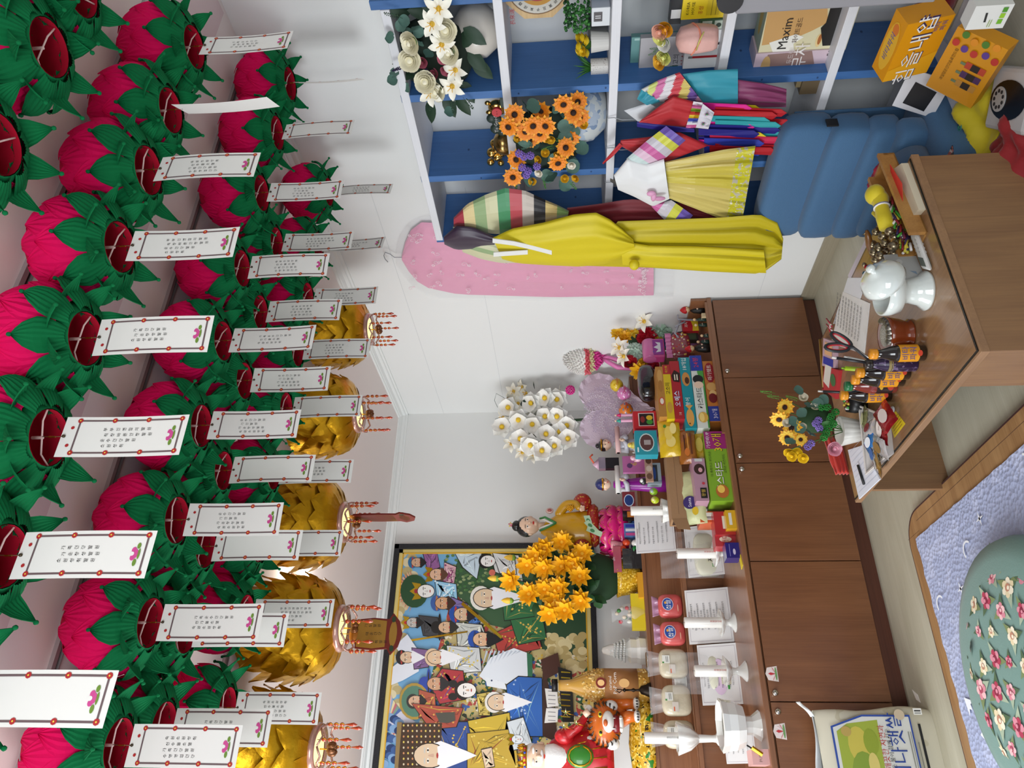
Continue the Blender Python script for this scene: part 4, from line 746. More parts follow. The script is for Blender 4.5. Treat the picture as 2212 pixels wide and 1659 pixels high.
m.box((.0, .09, .062), (.16, .10, .004), C('2A4A9A'), Mx.Rotation(.4, 4, 'Z')); m.obj('sheets', g)
g = thingw('black_print_card', 'white card with black corner picture leaning under the orange carton', 'card', (-.42, -2.66, .10)); m = MB(); R0 = face((0, .10, 0), (-.1, -1, 0), (.5, 0, .8)); m.box((.07, .06, -.001), (.14, .12, .002), C('E2E2E6'), R0); art(m, R0, .14, .12, [('p', [(.1, .25), (.65, .2), (.75, .75), (.15, .8)], '1A1A1E')]); m.obj('card', g)
YC = mat('C8B516', .7, sheen=.2, bump=.2, bscale=60)
def crumple(m, c, a, b, h, mt, seed=0, n=22, rot=0.):
    random.seed(seed); ph = [random.uniform(0, 6.3) for _ in range(8)]
    def fn(u, v):
        x, y = (u - .5) * 2, (v - .5) * 2; e = max(0, 1 - max(abs(x), abs(y)) ** 4)
        z = h * (.35 + .35 * sin(3.1 * x + ph[0] + 1.4 * y) + .25 * sin(5.3 * y + ph[1] - 2 * x) + .15 * sin(9 * x + 7 * y + ph[2])) * e + .003
        x2, y2 = a * x * (1 + .12 * sin(2.3 * y + ph[3])), b * y * (1 + .15 * sin(2.9 * x + ph[4])); return (c[0] + x2 * cos(rot) - y2 * sin(rot), c[1] + x2 * sin(rot) + y2 * cos(rot), c[2] + max(.002, z))
    m.grid(fn, n, n, mt); return m
g = crumple(MB(), (0, 0, 0), .11, .15, .075, YC, 3).obj('yellow_cloth', None, loc=tuple(at((2122, 272), z=.0)), solid=.004); tag(g, 'crumpled yellow cloth with embroidery lying on the floor beside the papers', 'cloth'); g.rotation_euler.z = .5
m = MB(); m.tube([(.012 * (1 - t / 14) * cos(t), .012 * (1 - t / 14) * sin(t), .062) for t in [i * .5 for i in range(22)]], .0012, C('3A8A7A'), 4); m.obj('embroidery', g)
g = thingw('white_telephone_base', 'white device with a black oval dial panel on the floor at the frame edge', 'phone', tuple(at((2212, 215), z=.0))); m = MB(); R0 = Mx.Rotation(.6, 4, 'Z'); m.box((0, 0, .02), (.2, .16, .04), C('C4C2C2', .4), R0); m.obj('casing', g, bev=.012)
m = MB(); T = R0 @ Mx.Translation((0, 0, .041)); m.poly(ell(0, 0, .085, .05, 28), C('121218', .2), .001, T); m.poly(ell(.04, 0, .032, .032, 24), C('B8B6B4', .3), .003, T)
for i in range(9): m.poly(ell(.04 + .021 * cos(i * .7), .021 * sin(i * .7), .005, .005, 10), C('2A2A2E'), .004, T)
m.obj('dial', g)
g = crumple(MB(), (0, 0, 0), .12, .08, .06, mat('8E1018', .7, sheen=.2), 8).obj('red_cloth', None, loc=tuple(at((2200, 335), z=.0)), solid=.003); tag(g, 'dark red cloth heaped on the floor behind the desk end', 'cloth')
g = thingw('magazine_stack', 'stack of magazines with a pink cover on the floor behind the desk', 'papers', (-.46, -1.87, 0)); m = MB()
for k in range(12): m.box((0, .0, .005 + .008 * k), (.16, .22, .006), C(('C9C9D2', 'E2E2E6', 'B8A0B0', 'D4D8E0')[k % 4]), Mx.Rotation(.1 * sin(k * 1.3), 4, 'Z'))
m.box((0, 0, .103), (.155, .21, .002), C('E4DCE4')); m.box((-.01, .02, .105), (.11, .13, .001), C('C88AB0')); m.obj('magazines', g)
g = crumple(MB(), (0, 0, 0), .05, .06, .05, blotch('plaid', '3A3438', [('B8A8A4', 60, .55, 2), ('8A4A48', 50, .62, 5)], rough=.8), 5).obj('plaid_cloth', None, loc=(-.66, -2.56, .118), solid=.003); tag(g, 'small plaid cloth tucked beside the chair arm', 'cloth')
# ---------------------------------------------------------------- framed painting
pt = thingw('framed_painting', 'large framed painting of bearded deities in bright robes on the back wall', 'painting', (-1.7, -.02, 1.67))
FXR, FZ0, FZ1, FXL = -.877, 1.096, 2.242, -2.62
m = MB(); FRM = mat('17171B', .6, bump=.8, bscale=260)
for a, b in (((FXL, FZ0), (FXR, FZ0 + .030)), ((FXL, FZ1 - .030), (FXR, FZ1)), ((FXL, FZ0), (FXL + .03, FZ1)), ((FXR - .030, FZ0), (FXR, FZ1))): m.bb((a[0], -.045, a[1]), (b[0], -.002, b[1]), FRM)
m.obj('frame', pt, world=True, bev=.003)
m = MB(); G1 = C('D9C47A', .5); G2 = C('D8A628', .4)
for e, w, c, y in ((.030, .020, G1, -.030), (.050, .006, G2, -.032)):
    for a, b in (((FXL + e, FZ0 + e), (FXR - e, FZ0 + e + w)), ((FXL + e, FZ1 - e - w), (FXR - e, FZ1 - e)), ((FXL + e, FZ0 + e), (FXL + e + w, FZ1 - e)), ((FXR - e - w, FZ0 + e), (FXR - e, FZ1 - e))): m.bb((a[0], y, a[1]), (b[0], -.01, b[1]), c)
m.obj('gold_mount', pt, world=True)
PM = MB(); PAT = blotch('painted_ground', 'B9A873', [('2F5A38', 16, .53, 1), ('A8403A', 20, .58, 5), ('3A5C9A', 19, .60, 9), ('E0D8C4', 26, .60, 12), ('C9A83E', 34, .62, 15), ('22301F', 30, .66, 21)], rough=.45)
PM.bb((FXL + .055, -.022, FZ0 + .055), (FXR - .055, -.008, FZ1 - .055), PAT)
PL = [.0]
def pp(pts, c):
    "a painted shape given on the picture plane"
    PL[0] += .000012
    y = -.0226 - PL[0]; q = []
    for p in pts: a = at(p, y=y); q.append((min(FXR - .056, max(FXL + .056, a.x)), y, min(FZ1 - .056, max(FZ0 + .056, a.z))))
    n = len(q); ar = sum(q[i][0] * q[(i + 1) % n][2] - q[(i + 1) % n][0] * q[i][2] for i in range(n)); PM.add(q if ar > 0 else q[::-1], [tuple(range(n))], C(c, .4) if isinstance(c, str) else c)
def pe(cx, cy, rx, ry, c, n=18, rot=0.): pp(ell(cx, cy, rx, ry, n, rot), c)
GLD = mat('D9B83C', .18, metal=.9)
pp([(850, 1190), (1000, 1190), (880, 1659), (810, 1659)], '6FA6CE'); pp([(1000, 1190), (1275, 1190), (1275, 1400), (1060, 1350), (960, 1260)], '37583A'); pp([(1100, 1310), (1275, 1270), (1275, 1420), (1160, 1400)], '2C4A30')
for k in range(46): pe(868 + 14 * sin(k * 1.7) + (k % 3) * 9 - k * .9, 1196 + k * 9.5, 11, 10, ('CFC29A', 'B8A878', 'D9CDA8')[k % 3])
for k in range(60): pe(1185 + 75 * random.random(), 1372 + 75 * random.random(), 10, 9, ('C9B884', 'B39F68', 'D8CA9A')[k % 3]); 
for k in range(130): pe(960 + 95 * random.random(), 1197 + 85 * random.random(), 4, 3, ('2F5A30', '5A7A48', '3E6A3A', '8A9A6A')[k % 4], 7)
for k in range(7): pp([(842 + k * 4, 1500 + k * 6), (868 + k * 5, 1560), (850, 1600 - k * 4), (836, 1560)], ('D9B8C0', '8FA8C8', 'E0D0A0', 'B86A72', '7A9A8A', '4A6AA8', 'C9C9D8')[k])
for k in range(26): pe(830 + (k % 5) * 9 + 4 * sin(k), 1545 + k * 4.2, 10, 9, ('3A5C94', '7FA3CC', '1E3A6A')[k % 3])
def shade(c, f): h = c.lstrip('#'); return ''.join('%02X' % max(0, min(255, int(int(h[i:i+2], 16) * f))) for i in (0, 2, 4))
def grow(pts, d):
    cx = sum(p[0] for p in pts) / len(pts); cy = sum(p[1] for p in pts) / len(pts); out = []
    for p in pts: v = ((p[0] - cx), (p[1] - cy)); L_ = max(1e-6, (v[0] ** 2 + v[1] ** 2) ** .5); out.append((p[0] + v[0] / L_ * d, p[1] + v[1] / L_ * d))
    return out
def robe(pts, c, trim=None, dots=None):
    pp(grow(pts, 2.2), '1C1816'); pp(pts, c)
    cx = sum(p[0] for p in pts) / len(pts); cy = sum(p[1] for p in pts) / len(pts)
    for k in range(16):
        a = random.choice(pts); t = random.uniform(.15, .5); b = random.choice(pts); s = random.uniform(.6, .92); x0, y0 = cx + (a[0] - cx) * t, cy + (a[1] - cy) * t; x1, y1 = cx + (b[0] - cx) * s, cy + (b[1] - cy) * s; mx_, my_ = (x0 + x1) / 2 + random.uniform(-6, 6), (y0 + y1) / 2 + random.uniform(-6, 6)
        pp([(x0, y0), (mx_, my_), (x1, y1), (mx_ + 2.4, my_ + 2.0)], shade(c, (.6, 1.25, .75)[k % 3]))
    if dots:
        cx = sum(p[0] for p in pts) / len(pts); cy = sum(p[1] for p in pts) / len(pts)
        for k in range(26):
            a = random.choice(pts); b = random.choice(pts); t, s = random.random(), random.random(); q = ((a[0] * t + b[0] * (1 - t)) * s + cx * (1 - s), (a[1] * t + b[1] * (1 - t)) * s + cy * (1 - s)); pe(q[0], q[1], 2.2, 2.2, dots, 6)
        for k in range(6):
            a = random.choice(pts); b = random.choice(pts); mx_ = ((a[0] + b[0]) / 2, (a[1] + b[1]) / 2); pp([(a[0] * .9 + cx * .1, a[1] * .9 + cy * .1), (mx_[0] * .7 + cx * .3, mx_[1] * .7 + cy * .3), (b[0] * .9 + cx * .1, b[1] * .9 + cy * .1), (mx_[0] * .68 + cx * .32 + 1.5, mx_[1] * .68 + cy * .32 + 1.5)], trim or dots)
def head(x, y, r, skin, beard=None, bl=1., hat=None, hc='1A1A1E', hc2='B8322A', brow='2A2018'):
    "a face turned to the viewer, crown towards the upper frame edge"
    if hat == 'wide': pe(x - r * .95, y, r * .28, r * 2.1, hc); pe(x - r * 1.5, y, r * .8, r * .95, hc); pe(x - r * .95, y, r * .12, r * 1.7, hc2)
    elif hat == 'crown': pp([(x - r * .7, y - r), (x - r * 1.9, y - r * 1.2), (x - r * 1.5, y - r * .5), (x - r * 2.2, y), (x - r * 1.5, y + r * .5), (x - r * 1.9, y + r * 1.2), (x - r * .7, y + r)], GLD); pe(x - r * 1.3, y, r * .3, r * .3, hc2)
    elif hat == 'round': pe(x - r * .9, y, r * .9, r * 1.15, hc); pe(x - r * .9, y, r * .2, r * 1.1, hc2)
    elif hat == 'hair': pe(x - r * .45, y, r * 1.0, r * 1.15, hc)
    if beard: pp([(x + r * .25, y - r * .85), (x + r * .8, y - r * 1.05), (x + r * (1.2 + bl), y - r * .35), (x + r * (1.3 + 1.5 * bl), y), (x + r * (1.2 + bl), y + r * .35), (x + r * .8, y + r * 1.05), (x + r * .25, y + r * .85)], beard)
    pe(x, y, r * 1.2, r * .94, '2A1E18'); pe(x, y, r * 1.12, r * .86, skin)
    if beard: pp([(x + r * .55, y - r * .62), (x + r * .9, y - r * .8), (x + r * 1.35, y), (x + r * .9, y + r * .8), (x + r * .55, y + r * .62), (x + r * .62, y)], beard)
    for s in (-1, 1):
        pe(x - r * .12, y + s * r * .38, r * .07, r * .19, 'F4F0E8', 8); pe(x - r * .12, y + s * r * .38, r * .07, r * .08, '1A1410', 8); pe(x - r * .36, y + s * r * .38, r * .06, r * .25, brow, 8)
    pp([(x - r * .1, y - r * .05), (x + r * .28, y - r * .14), (x + r * .32, y), (x + r * .28, y + r * .14), (x - r * .1, y + r * .05)], 'C9A48C' if skin != 'E6E4E0' else 'C9C4C0'); pe(x + r * .56, y, r * .08, r * .22, 'A8322E', 8)
robe([(985, 1180), (1040, 1195), (1030, 1250), (1000, 1225)], 'BFD0DC'); robe([(1060, 1195), (1120, 1200), (1130, 1260), (1070, 1235)], 'D9D9D6', '8A8F94', 'B8A850')
robe([(915, 1190), (945, 1185), (950, 1225), (925, 1235)], '8C5A8E'); head(901, 1215, 11, 'C9A084', '1C1A1E', .4, 'round', '2A6A9A')
robe([(960, 1215), (985, 1225), (980, 1265), (958, 1262)], 'D8B0B4', None, '8A3A6A'); head(944, 1241, 14, 'D8AE90', '5A3A2A', .3, 'crown')
for k in range(15): a = -1.2 + k * .17; pp([(900, 1277), (900 - 48 * cos(a) * .8, 1277 + 46 * sin(a) - 3), (900 - 50 * cos(a) * .8, 1277 + 46 * sin(a) + 3)], ('C98A6A', 'D9A88A')[k % 2])
pe(895, 1277, 30, 36, '234A2C'); robe([(940, 1255), (985, 1262), (988, 1300), (945, 1300)], '8FC0DC', 'E8F0F4', 'D8E6F0'); head(920, 1277, 16, 'E6E4E0', None, 0, 'crown', '8A2A2A', '9A2A3A', '5A5450')
robe([(975, 1290), (1010, 1305), (985, 1350), (970, 1325)], '7A6AA0'); head(957, 1303, 15, 'C99A74', '3A2418', .4, 'round', '3A5A9A', 'B07040')
robe([(1015, 1315), (1040, 1340), (1010, 1370)], '3E6AA8'); head(999, 1327, 16, 'CFAE8E', '1A1820', .6, 'round', '1E4A9A', 'B8322A')
robe([(905, 1330), (945, 1335), (960, 1380), (915, 1372)], '3A3C40'); head(892, 1345, 12, 'B9B4AE', '18181A', .5, 'crown', '2A5A3A'); robe([(985, 1345), (1040, 1350), (1060, 1400), (990, 1402)], 'BFC2BC', '8A8F8A', 'D9D9CC'); head(963, 1355, 14, 'CFAA88', '2A2824', .5, 'wide', '121214', '121214')
robe([(1065, 1370), (1150, 1330), (1170, 1400), (1080, 1420)], 'A83A34', '2E5A3A', 'D0A84A'); robe([(1100, 1330), (1170, 1325), (1180, 1380), (1120, 1392)], '2F6A40', 'D0A84A', 'D0B050'); head(1041, 1381, 17, 'D6AE8A', '101418', 1.0, 'round', '1E4AA0', '2A3A6A')
robe([(1080, 1250), (1150, 1260), (1160, 1330), (1090, 1340)], '2E6A40', 'C9B45A', 'C9B45A'); head(1049, 1292, 23, 'D8BE9E', 'E9EAEE', 2.0, 'hair', 'DFDCD2', 'DFDCD2', 'B8B4AA'); robe([(1065, 1195), (1110, 1200), (1115, 1240), (1080, 1238)], 'D8DADA'); head(1054, 1212, 14, 'E6E4E0', None, 0, 'hair', '101012')
pe(1063, 1237, 7, 7, 'C96A5A'); pp([(1000, 1300), (1085, 1375), (1082, 1380), (996, 1306)], GLD); pp([(860, 1385), (1010, 1363), (1010, 1366), (860, 1390)], GLD)
pp([(838, 1440), (900, 1400), (905, 1450), (870, 1470), (845, 1480)], 'DCE0E8'); pp([(845, 1395), (880, 1370), (900, 1400), (870, 1420)], 'D8DCE6')
robe([(890, 1400), (930, 1405), (925, 1440), (895, 1445)], '7A5A8A'); head(880, 1420, 14, 'D8B898', 'E6E6EA', 1.0, 'round', '15151A', 'A8322E'); robe([(965, 1395), (1035, 1400), (1040, 1450), (975, 1455)], 'C9CCCC', '8A9090', 'D9C05A'); head(942, 1420, 17, 'DCBC9A', 'E8E9EC', 1.5, 'hair', 'D8BC9C', 'D8BC9C', 'C8C4BA')
robe([(955, 1445), (1000, 1450), (1005, 1510), (950, 1520), (930, 1480)], 'A83038', '2A4AA0', 'D0A84A'); head(941, 1477, 16, 'C99A78', '181820', .5, 'wide', '1E3E9E', '15151A'); pe(895, 1515, 33, 40, 'A88A3A'); pe(895, 1515, 28, 34, '4E7A66'); robe([(905, 1490), (940, 1500), (940, 1545), (905, 1550)], 'A8503A', None, 'D0A84A'); head(898, 1515, 14, 'CFA88A', '15151A', .3, 'hair', '2A2A2A')
pp([(1035, 1460), (1060, 1420), (1110, 1400), (1138, 1410), (1140, 1460), (1100, 1480), (1075, 1470), (1060, 1480)], 'DDE3EA'); pp([(1048, 1462), (1090, 1475), (1095, 1490), (1052, 1482)], 'E2E7EC'); [pp([(1040 + k * 9, 1445 - k * 4), (1050 + k * 9, 1405), (1054 + k * 9, 1407)], 'B9C2CE') for k in range(9)]; pe(1062, 1470, 2, 2, '2A3A5A'); pp([(1138, 1410), (1150, 1415), (1150, 1465), (1140, 1460)], '2E6A4A')
robe([(1030, 1500), (1058, 1495), (1058, 1545), (1035, 1545)], 'C9B25A', '7A6A2A', '7A6A2A'); head(1008, 1491, 18, 'EDE9E4', None, 0, 'hair', '101014', '101014', '2A2A2A'); [pe(978, 1491 + s * 14, 10, 8, '121216') for s in (-1, 1)]
robe([(1095, 1480), (1120, 1462), (1170, 1465), (1172, 1590), (1130, 1590), (1098, 1555)], '2E62B0', '8FC0C8', 'A8C0E0'); robe([(1000, 1560), (1100, 1540), (1110, 1620), (1050, 1659), (1000, 1650)], 'C9AC3A', '7A6A28', 'E0CC6A'); head(1076, 1517, 20, 'DCC0A0', 'ECEDF0', 1.6, 'hair', 'E2DED6', 'E2DED6', 'C0BCB4')
pp([(1172, 1455), (1180, 1455), (1205, 1590), (1195, 1600), (1172, 1590)], '3A221A'); pp([(1177, 1487), (1203, 1490), (1206, 1525), (1182, 1528)], 'E6E4E0'); pp([(1180, 1530), (1206, 1530), (1204, 1560), (1176, 1562)], 'E6E4E0'); [pp([(1184, 1492 + k * 9), (1200, 1493 + k * 9), (1200, 1494.5 + k * 9), (1184, 1493.5 + k * 9)], '7A7A80') for k in range(8)]
pp([(1168, 1425), (1205, 1410), (1212, 1450), (1175, 1470)], '4A2A20'); pp([(1205, 1440), (1235, 1450), (1240, 1560), (1215, 1560)], '171512'); [pp([(1212, 1450 + k * 12), (1232, 1452 + k * 12), (1232, 1454 + k * 12), (1212, 1453 + k * 12)], GLD) for k in range(9)]
robe([(940, 1560), (1010, 1560), (1030, 1659), (960, 1659)], '2E4A8A', 'C9A83E', 'D9B84A'); robe([(1010, 1585), (1110, 1575), (1120, 1659), (1010, 1659)], 'BFA03A', '8A3A2A', 'E0CC6A'); robe([(890, 1520), (1000, 1530), (985, 1570), (930, 1575)], 'A84A3A', 'C9A83E', 'D0A04A'); [pp([(940 + k * 3, 1540), (985, 1538 + k * 3), (950 + k * 3, 1562)], '4A4A42') for k in range(7)]
pp([(858, 1560), (868, 1560), (862, 1659), (852, 1659)], '8A7248'); pp([(868, 1562), (955, 1562), (950, 1659), (860, 1659)], '3E2A1C')
for i in range(9):
    for j in range(8): pe(872 + i * 9.5, 1567 + j * 12, 2.0, 2.6, ('D9C25A', 'D8C8A8', 'C98A5A')[(i + j) % 3], 6)
head(928, 1632, 30, 'D9BFA0', 'EBECF0', 1.4, None, '1A1A1E', 'B8322A', 'C4C0B8'); robe([(1040, 1620), (1062, 1615), (1068, 1655), (1048, 1659)], 'DCC2A4')
robe([(1095, 1560), (1130, 1550), (1150, 1610), (1110, 1620)], 'D0D8DC', '3A6A8A'); head(1118, 1597, 11, 'DDE4E8', None, 0, 'crown')
PM.obj('picture', pt, world=True)
# ---------------------------------------------------------------- altar helpers
T1, T2, T3 = .524, .7165, .868
def stand(b, top, z, y=None):
    p = at(b, z=z) if y is None else at(b, y=y); p.z = z; h = at((top, b[1]), y=p.y).z - z; s = (p - V(CAM)).dot(FW) / FPX; return p, h, s
def boxY(name, label, cat, px, Y, depth, col, items=(), z=None, side=(), top=None, group=None, rz=0.):
    x0, y0, x1, y1 = px; xm, ym = (x0 + x1) / 2, (y0 + y1) / 2; xa, xb = at((xm, y1), y=Y).x, at((xm, y0), y=Y).x; za, zb = at((x1, ym), y=Y).z, at((x0, ym), y=Y).z
    if z is not None: zb = z + (zb - za) if z == 'x' else zb; za = z
    W, H = xb - xa, zb - za; m = MB(); cm = C(col, .4) if isinstance(col, str) else col; m.box((W / 2, depth / 2, H / 2), (W, depth, H), cm)
    art(m, face((0, 0, 0), (1, 0, 0), (0, 0, 1)), W, H, items)
    if side: art(m, face((0, depth, 0), (0, -1, 0), (0, 0, 1)), depth, H, side)
    if top: art(m, face((0, 0, H), (1, 0, 0), (0, 1, 0)), W, depth, top)
    o = m.obj(name, None, loc=(xa, Y, za)); o.rotation_euler.z = rz; return tag(o, label, cat, group)
# snack boxes, from the bottom of the stack
P0 = 680
boxY('cookie_box', 'orange cookie box with a red oval Korean logo, lowest of the snack stack', 'box', (1525, 780, 1548, 910), -1.115, .14, 'B9702E', [('r', 0, 0, .24, 1, '2A3A8E'), ('t', '30개', .12, .45, .5, 'D8D0E0'), ('e', .80, .5, .17, .42, '8E1A22'), ('t', '마가렛트', .8, .5, .42, 'EDE4D8'), ('o', .56, .5, .42, .42, 'C99A58'), ('o', .45, .45, .3, .3, 'D8B070'), ('e', .37, .5, .08, .35, '6A1418')], z=T1)
boxY('cake_box', 'white and green cake box with black Korean title in the snack stack', 'box', (1498, 768, 1524, 925), -1.118, .15, 'D9DCD4', [('r', 0, .0, 1, .14, '3F8A3A'), ('p', [(.5, 0), (1, 0), (1, .5), (.75, .5)], '4A9A3E'), ('r', .78, 0, 1, 1, '24389A'), ('t', '24봉', .9, .5, .55, 'C9324A'), ('e', .66, .5, .06, .45, '1C1A1C'), ('e', .58, .5, .05, .4, 'E6C8B0'), ('t', '카스타드', .40, .5, .55, '141414'), ('o', .14, .45, .5, .4, 'D9A84A'), ('e', .14, .55, .06, .2, 'EFD07A')])
boxY('fish_pastry_box', 'turquoise fish shaped pastry box in the snack stack under the red box', 'box', (1473, 772, 1497, 925), -1.120, .15, '1B8B97', [('t', '18개입', .9, .5, .5, 'EDEFE8'), ('e', .68, .5, .1, .36, 'C98A45'), ('e', .66, .42, .05, .2, '4A2A18'), ('t', '붕어', .36, .52, .5, 'EFEDE4'), ('e', .14, .5, .12, .34, 'D9A050'), ('p', [(.25, .5), (.31, .85), (.31, .15)], 'D9A050'), ('e', .06, .58, .01, .06, '3A2010')])
boxY('red_cake_box', 'red chocolate cake box with white and blue lettering in the snack stack', 'box', (1452, 780, 1473, 905), -1.120, .15, 'A8222A', [('p', [(.62, .15), (.78, .05), (.84, .6), (.74, .95), (.64, .8)], '2A120C'), ('r', .66, .3, .76, .42, 'E8DCC4'), ('r', .66, .55, .76, .66, 'E8DCC4'), ('t', '오예스', .34, .5, .72, '2E4AA8'), ('t', '오예스', .336, .53, .68, 'EDF0F4'), ('t', '18', .08, .4, .4, 'E0C0B8')])
boxY('yellow_biscuit_box', 'yellow and red biscuit box in the snack stack above the red box', 'box', (1436, 788, 1452, 905), -1.118, .14, 'D9BC1E', [('r', .82, 0, 1, 1, 'A8282A'), ('t', '고소미', .55, .5, .7, '3A2A14'), ('t', '비스켓', .91, .5, .4, 'E8C81E'), ('e', .2, .5, .1, .35, 'C99A3A')])
boxY('tan_pastry_box', 'tan pastry box on the very top of the snack stack', 'box', (1420, 792, 1436, 900), -1.116, .13, 'B5803C', [('e', .3, .5, .08, .35, 'C9463A'), ('e', .3, .5, .06, .25, 'EDE4D0'), ('e', .8, .5, .14, .35, 'C99A55'), ('e', .6, .5, .12, .3, 'A87432')])
boxY('green_custard_box', 'lime green custard cake box with purple end and big yellow 30', 'box', (1528, 932, 1568, 1082), -1.12, .13, '7FA82A', [('r', .74, 0, 1, 1, '9A2470'), ('t', '30개', .84, .35, .55, '1A1418'), ('t', '30개', .836, .37, .52, 'E6C81E'), ('t', '가성비UP', .87, .82, .22, 'F0EEF0'), ('t', '카스타드', .34, .42, .44, '2A2016'), ('t', '카스타드', .336, .44, .42, 'F2F0EA'), ('t', '더 촉촉하고 부드러운', .52, .82, .15, '24381A'), ('t', '오리온 카스타드', .52, .18, .15, '24381A'), ('o', .13, .45, .34, .30, 'B8682A'), ('o', .16, .5, .2, .17, 'EFC85A')], z=T1)
boxY('pink_choco_box', 'pink chocolate pie box with a black square on the green custard box', 'box', (1499, 990, 1527, 1082), -1.10, .12, 'B58A9E', [('o', .74, .5, .46, .42, '3A201E'), ('o', .72, .42, .2, .16, 'D8A0A8'), ('r', .06, .1, .3, .6, '1C1818'), ('t', '몽쉘', .18, .35, .34, 'C9A84A'), ('r', .92, .2, .99, .8, 'CFCFCF'), ('e', .4, .3, .03, .12, 'C43A4A')])
def bag(name, label, px, Y, col, items, lean=.0, z=None, d=.04):
    x0, y0, x1, y1 = px; xm, ym = (x0 + x1) / 2, (y0 + y1) / 2; xa, xb = at((xm, y1), y=Y).x, at((xm, y0), y=Y).x; za, zb = at((x1, ym), y=Y).z, at((x0, ym), y=Y).z; W, H = xb - xa, zb - za; m = MB()
    cm = mat(col, .25, coat=.6, bump=.5, bscale=40) if isinstance(col, str) else col
    def sh(sg): return lambda u, v: (W * u, sg * (d / 2 * (sin(pi * u) * sin(pi * v)) ** .45 + .002 * sin(u * 23 + v * 9)) + lean * v, H * v)
    m.grid(sh(-1), 14, 10, cm); m.grid(sh(1), 14, 10, cm); art(m, face((W * .12, -d / 2 - .003, H * .12), (1, 0, 0), (0, lean, H)), W * .76, H * .76, items)
    return tag(m.obj(name, None, loc=(xa, Y, za)), label, 'snack bag')
bag('potato_snack_bag', 'yellow snack bag leaning above the dark grilled snack packet', (1424, 905, 1470, 985), -1.08, 'D9B41E', [('e', .3, .5, .2, .3, 'E9D27A'), ('e', .6, .6, .25, .25, 'E6C85A'), ('e', .75, .3, .2, .2, 'EDD98A'), ('o', .85, .8, .12, .1, '4A8A2A')], .02)
bag('grilled_snack_packet', 'brown glossy packet printed with grilled meat beside the green custard box', (1466, 925, 1503, 1000), -1.09, '9A5A1E', [('r', .1, .2, .9, .32, '5A2A12'), ('r', .1, .45, .9, .55, 'C98A3A'), ('r', .15, .7, .85, .8, '4A2010'), ('e', .2, .6, .15, .2, 'C9702A')], .02)
bag('banana_snack_bag', 'yellow chip packet standing between grilled packet and custard box', (1492, 930, 1526, 998), -1.06, 'CDA52A', [('e', .5, .5, .3, .3, 'D9BE5A')], .02)
bag('cream_snack_bag', 'pale cream snack bag with a purple logo below the brown paper bag', (1462, 1015, 1522, 1130), -1.03, 'CFD3A0', [('e', .32, .62, .16, .32, '3A2A6A'), ('t', 'Santa', .32, .62, .22, 'E8E6F0'), ('e', .1, .4, .1, .15, 'D9B82A'), ('e', .7, .3, .06, .08, 'B87A4A')], .04, d=.05)
g = thingw('brown_paper_bag', 'open brown kraft paper bag lying on its side in front of the toys', 'bag', at((1470, 1060), y=-1.0)); KR = mat('A07C58', .7, bump=.15, bscale=120); m = MB()
a, b = at((1484, 1120), y=-1.02), at((1438, 975), y=-1.02); m.bb((a.x, -1.02, a.z), (b.x, -.92, b.z), KR); xm_ = (a.z + b.z) / 2; m.bb((a.x + .02, -1.0205, xm_ - .0008), (b.x, -1.02, xm_ + .0008), C('7E5E42')); m.obj('bag', g, world=True, bev=.004)
m = MB(); c0 = at((1483, 1142), y=-1.03); m.add([(a.x, -1.02, a.z), (a.x, -1.02, b.z), (a.x - .05, -1.03, b.z - .02), (a.x - .055, -1.03, a.z - .01), (a.x - .01, -.93, xm_)], [(0, 1, 2), (0, 2, 3), (1, 4, 2)], KR); m.bb((a.x - .001, -1.01, a.z + .01), (a.x + .001, -.94, b.z - .01), C('3A2416')); m.obj('open_flap', g, world=True, solid=.0015)
for nm, lb, px, Y, dp, c, it in (('orange_medicine_box', 'orange box with a white barcode label left of the pink chocolate box', (1512, 1105, 1538, 1128), -1.03, .10, 'D0582A', [('r', .2, .5, .9, .9, 'E4DED8'), ('r', .3, .6, .34, .8, '222222'), ('r', .42, .6, .5, .8, '222222')]), ('red_carton', 'small red carton with a white stripe between the orange box and yellow box', (1543, 1105, 1567, 1155), -1.08, .08, 'B0222A', [('r', .25, .45, .8, .6, 'D8D4D0')]), ('yellow_carton', 'small yellow carton with white stripe at the altar edge', (1568, 1102, 1588, 1142), -1.115, .07, 'D8A81E', [('r', .2, .4, .85, .7, 'E0DCD0')]), ('red_white_carton', 'red and pink candy box leaning by the blue foil box', (1545, 1155, 1575, 1180), -1.06, .07, 'B8323A', [('e', .6, .5, .25, .3, 'E8D8C0'), ('t', '캔디', .6, .5, .35, 'A82A2A')]), ('blue_foil_box', 'dark blue foil wrapped box at the front edge of the altar', (1568, 1172, 1598, 1205), -1.105, .07, '241E72', [('e', .4, .4, .2, .1, 'C9C0D8'), ('r', .1, .7, .9, .74, '8A84C0')])):
    boxY(nm, lb, 'box', px, Y, dp, mat(c, .3, coat=.4), it, z=T1)
tag(MB().box((0, 0, .001), (.05, .035, .002), C('D9C21E'), Mx.Rotation(.3, 4, 'Z')).obj('yellow_note', None, loc=(-1.325, -1.105, T1)), 'small yellow paper note under the blue foil box', 'note')
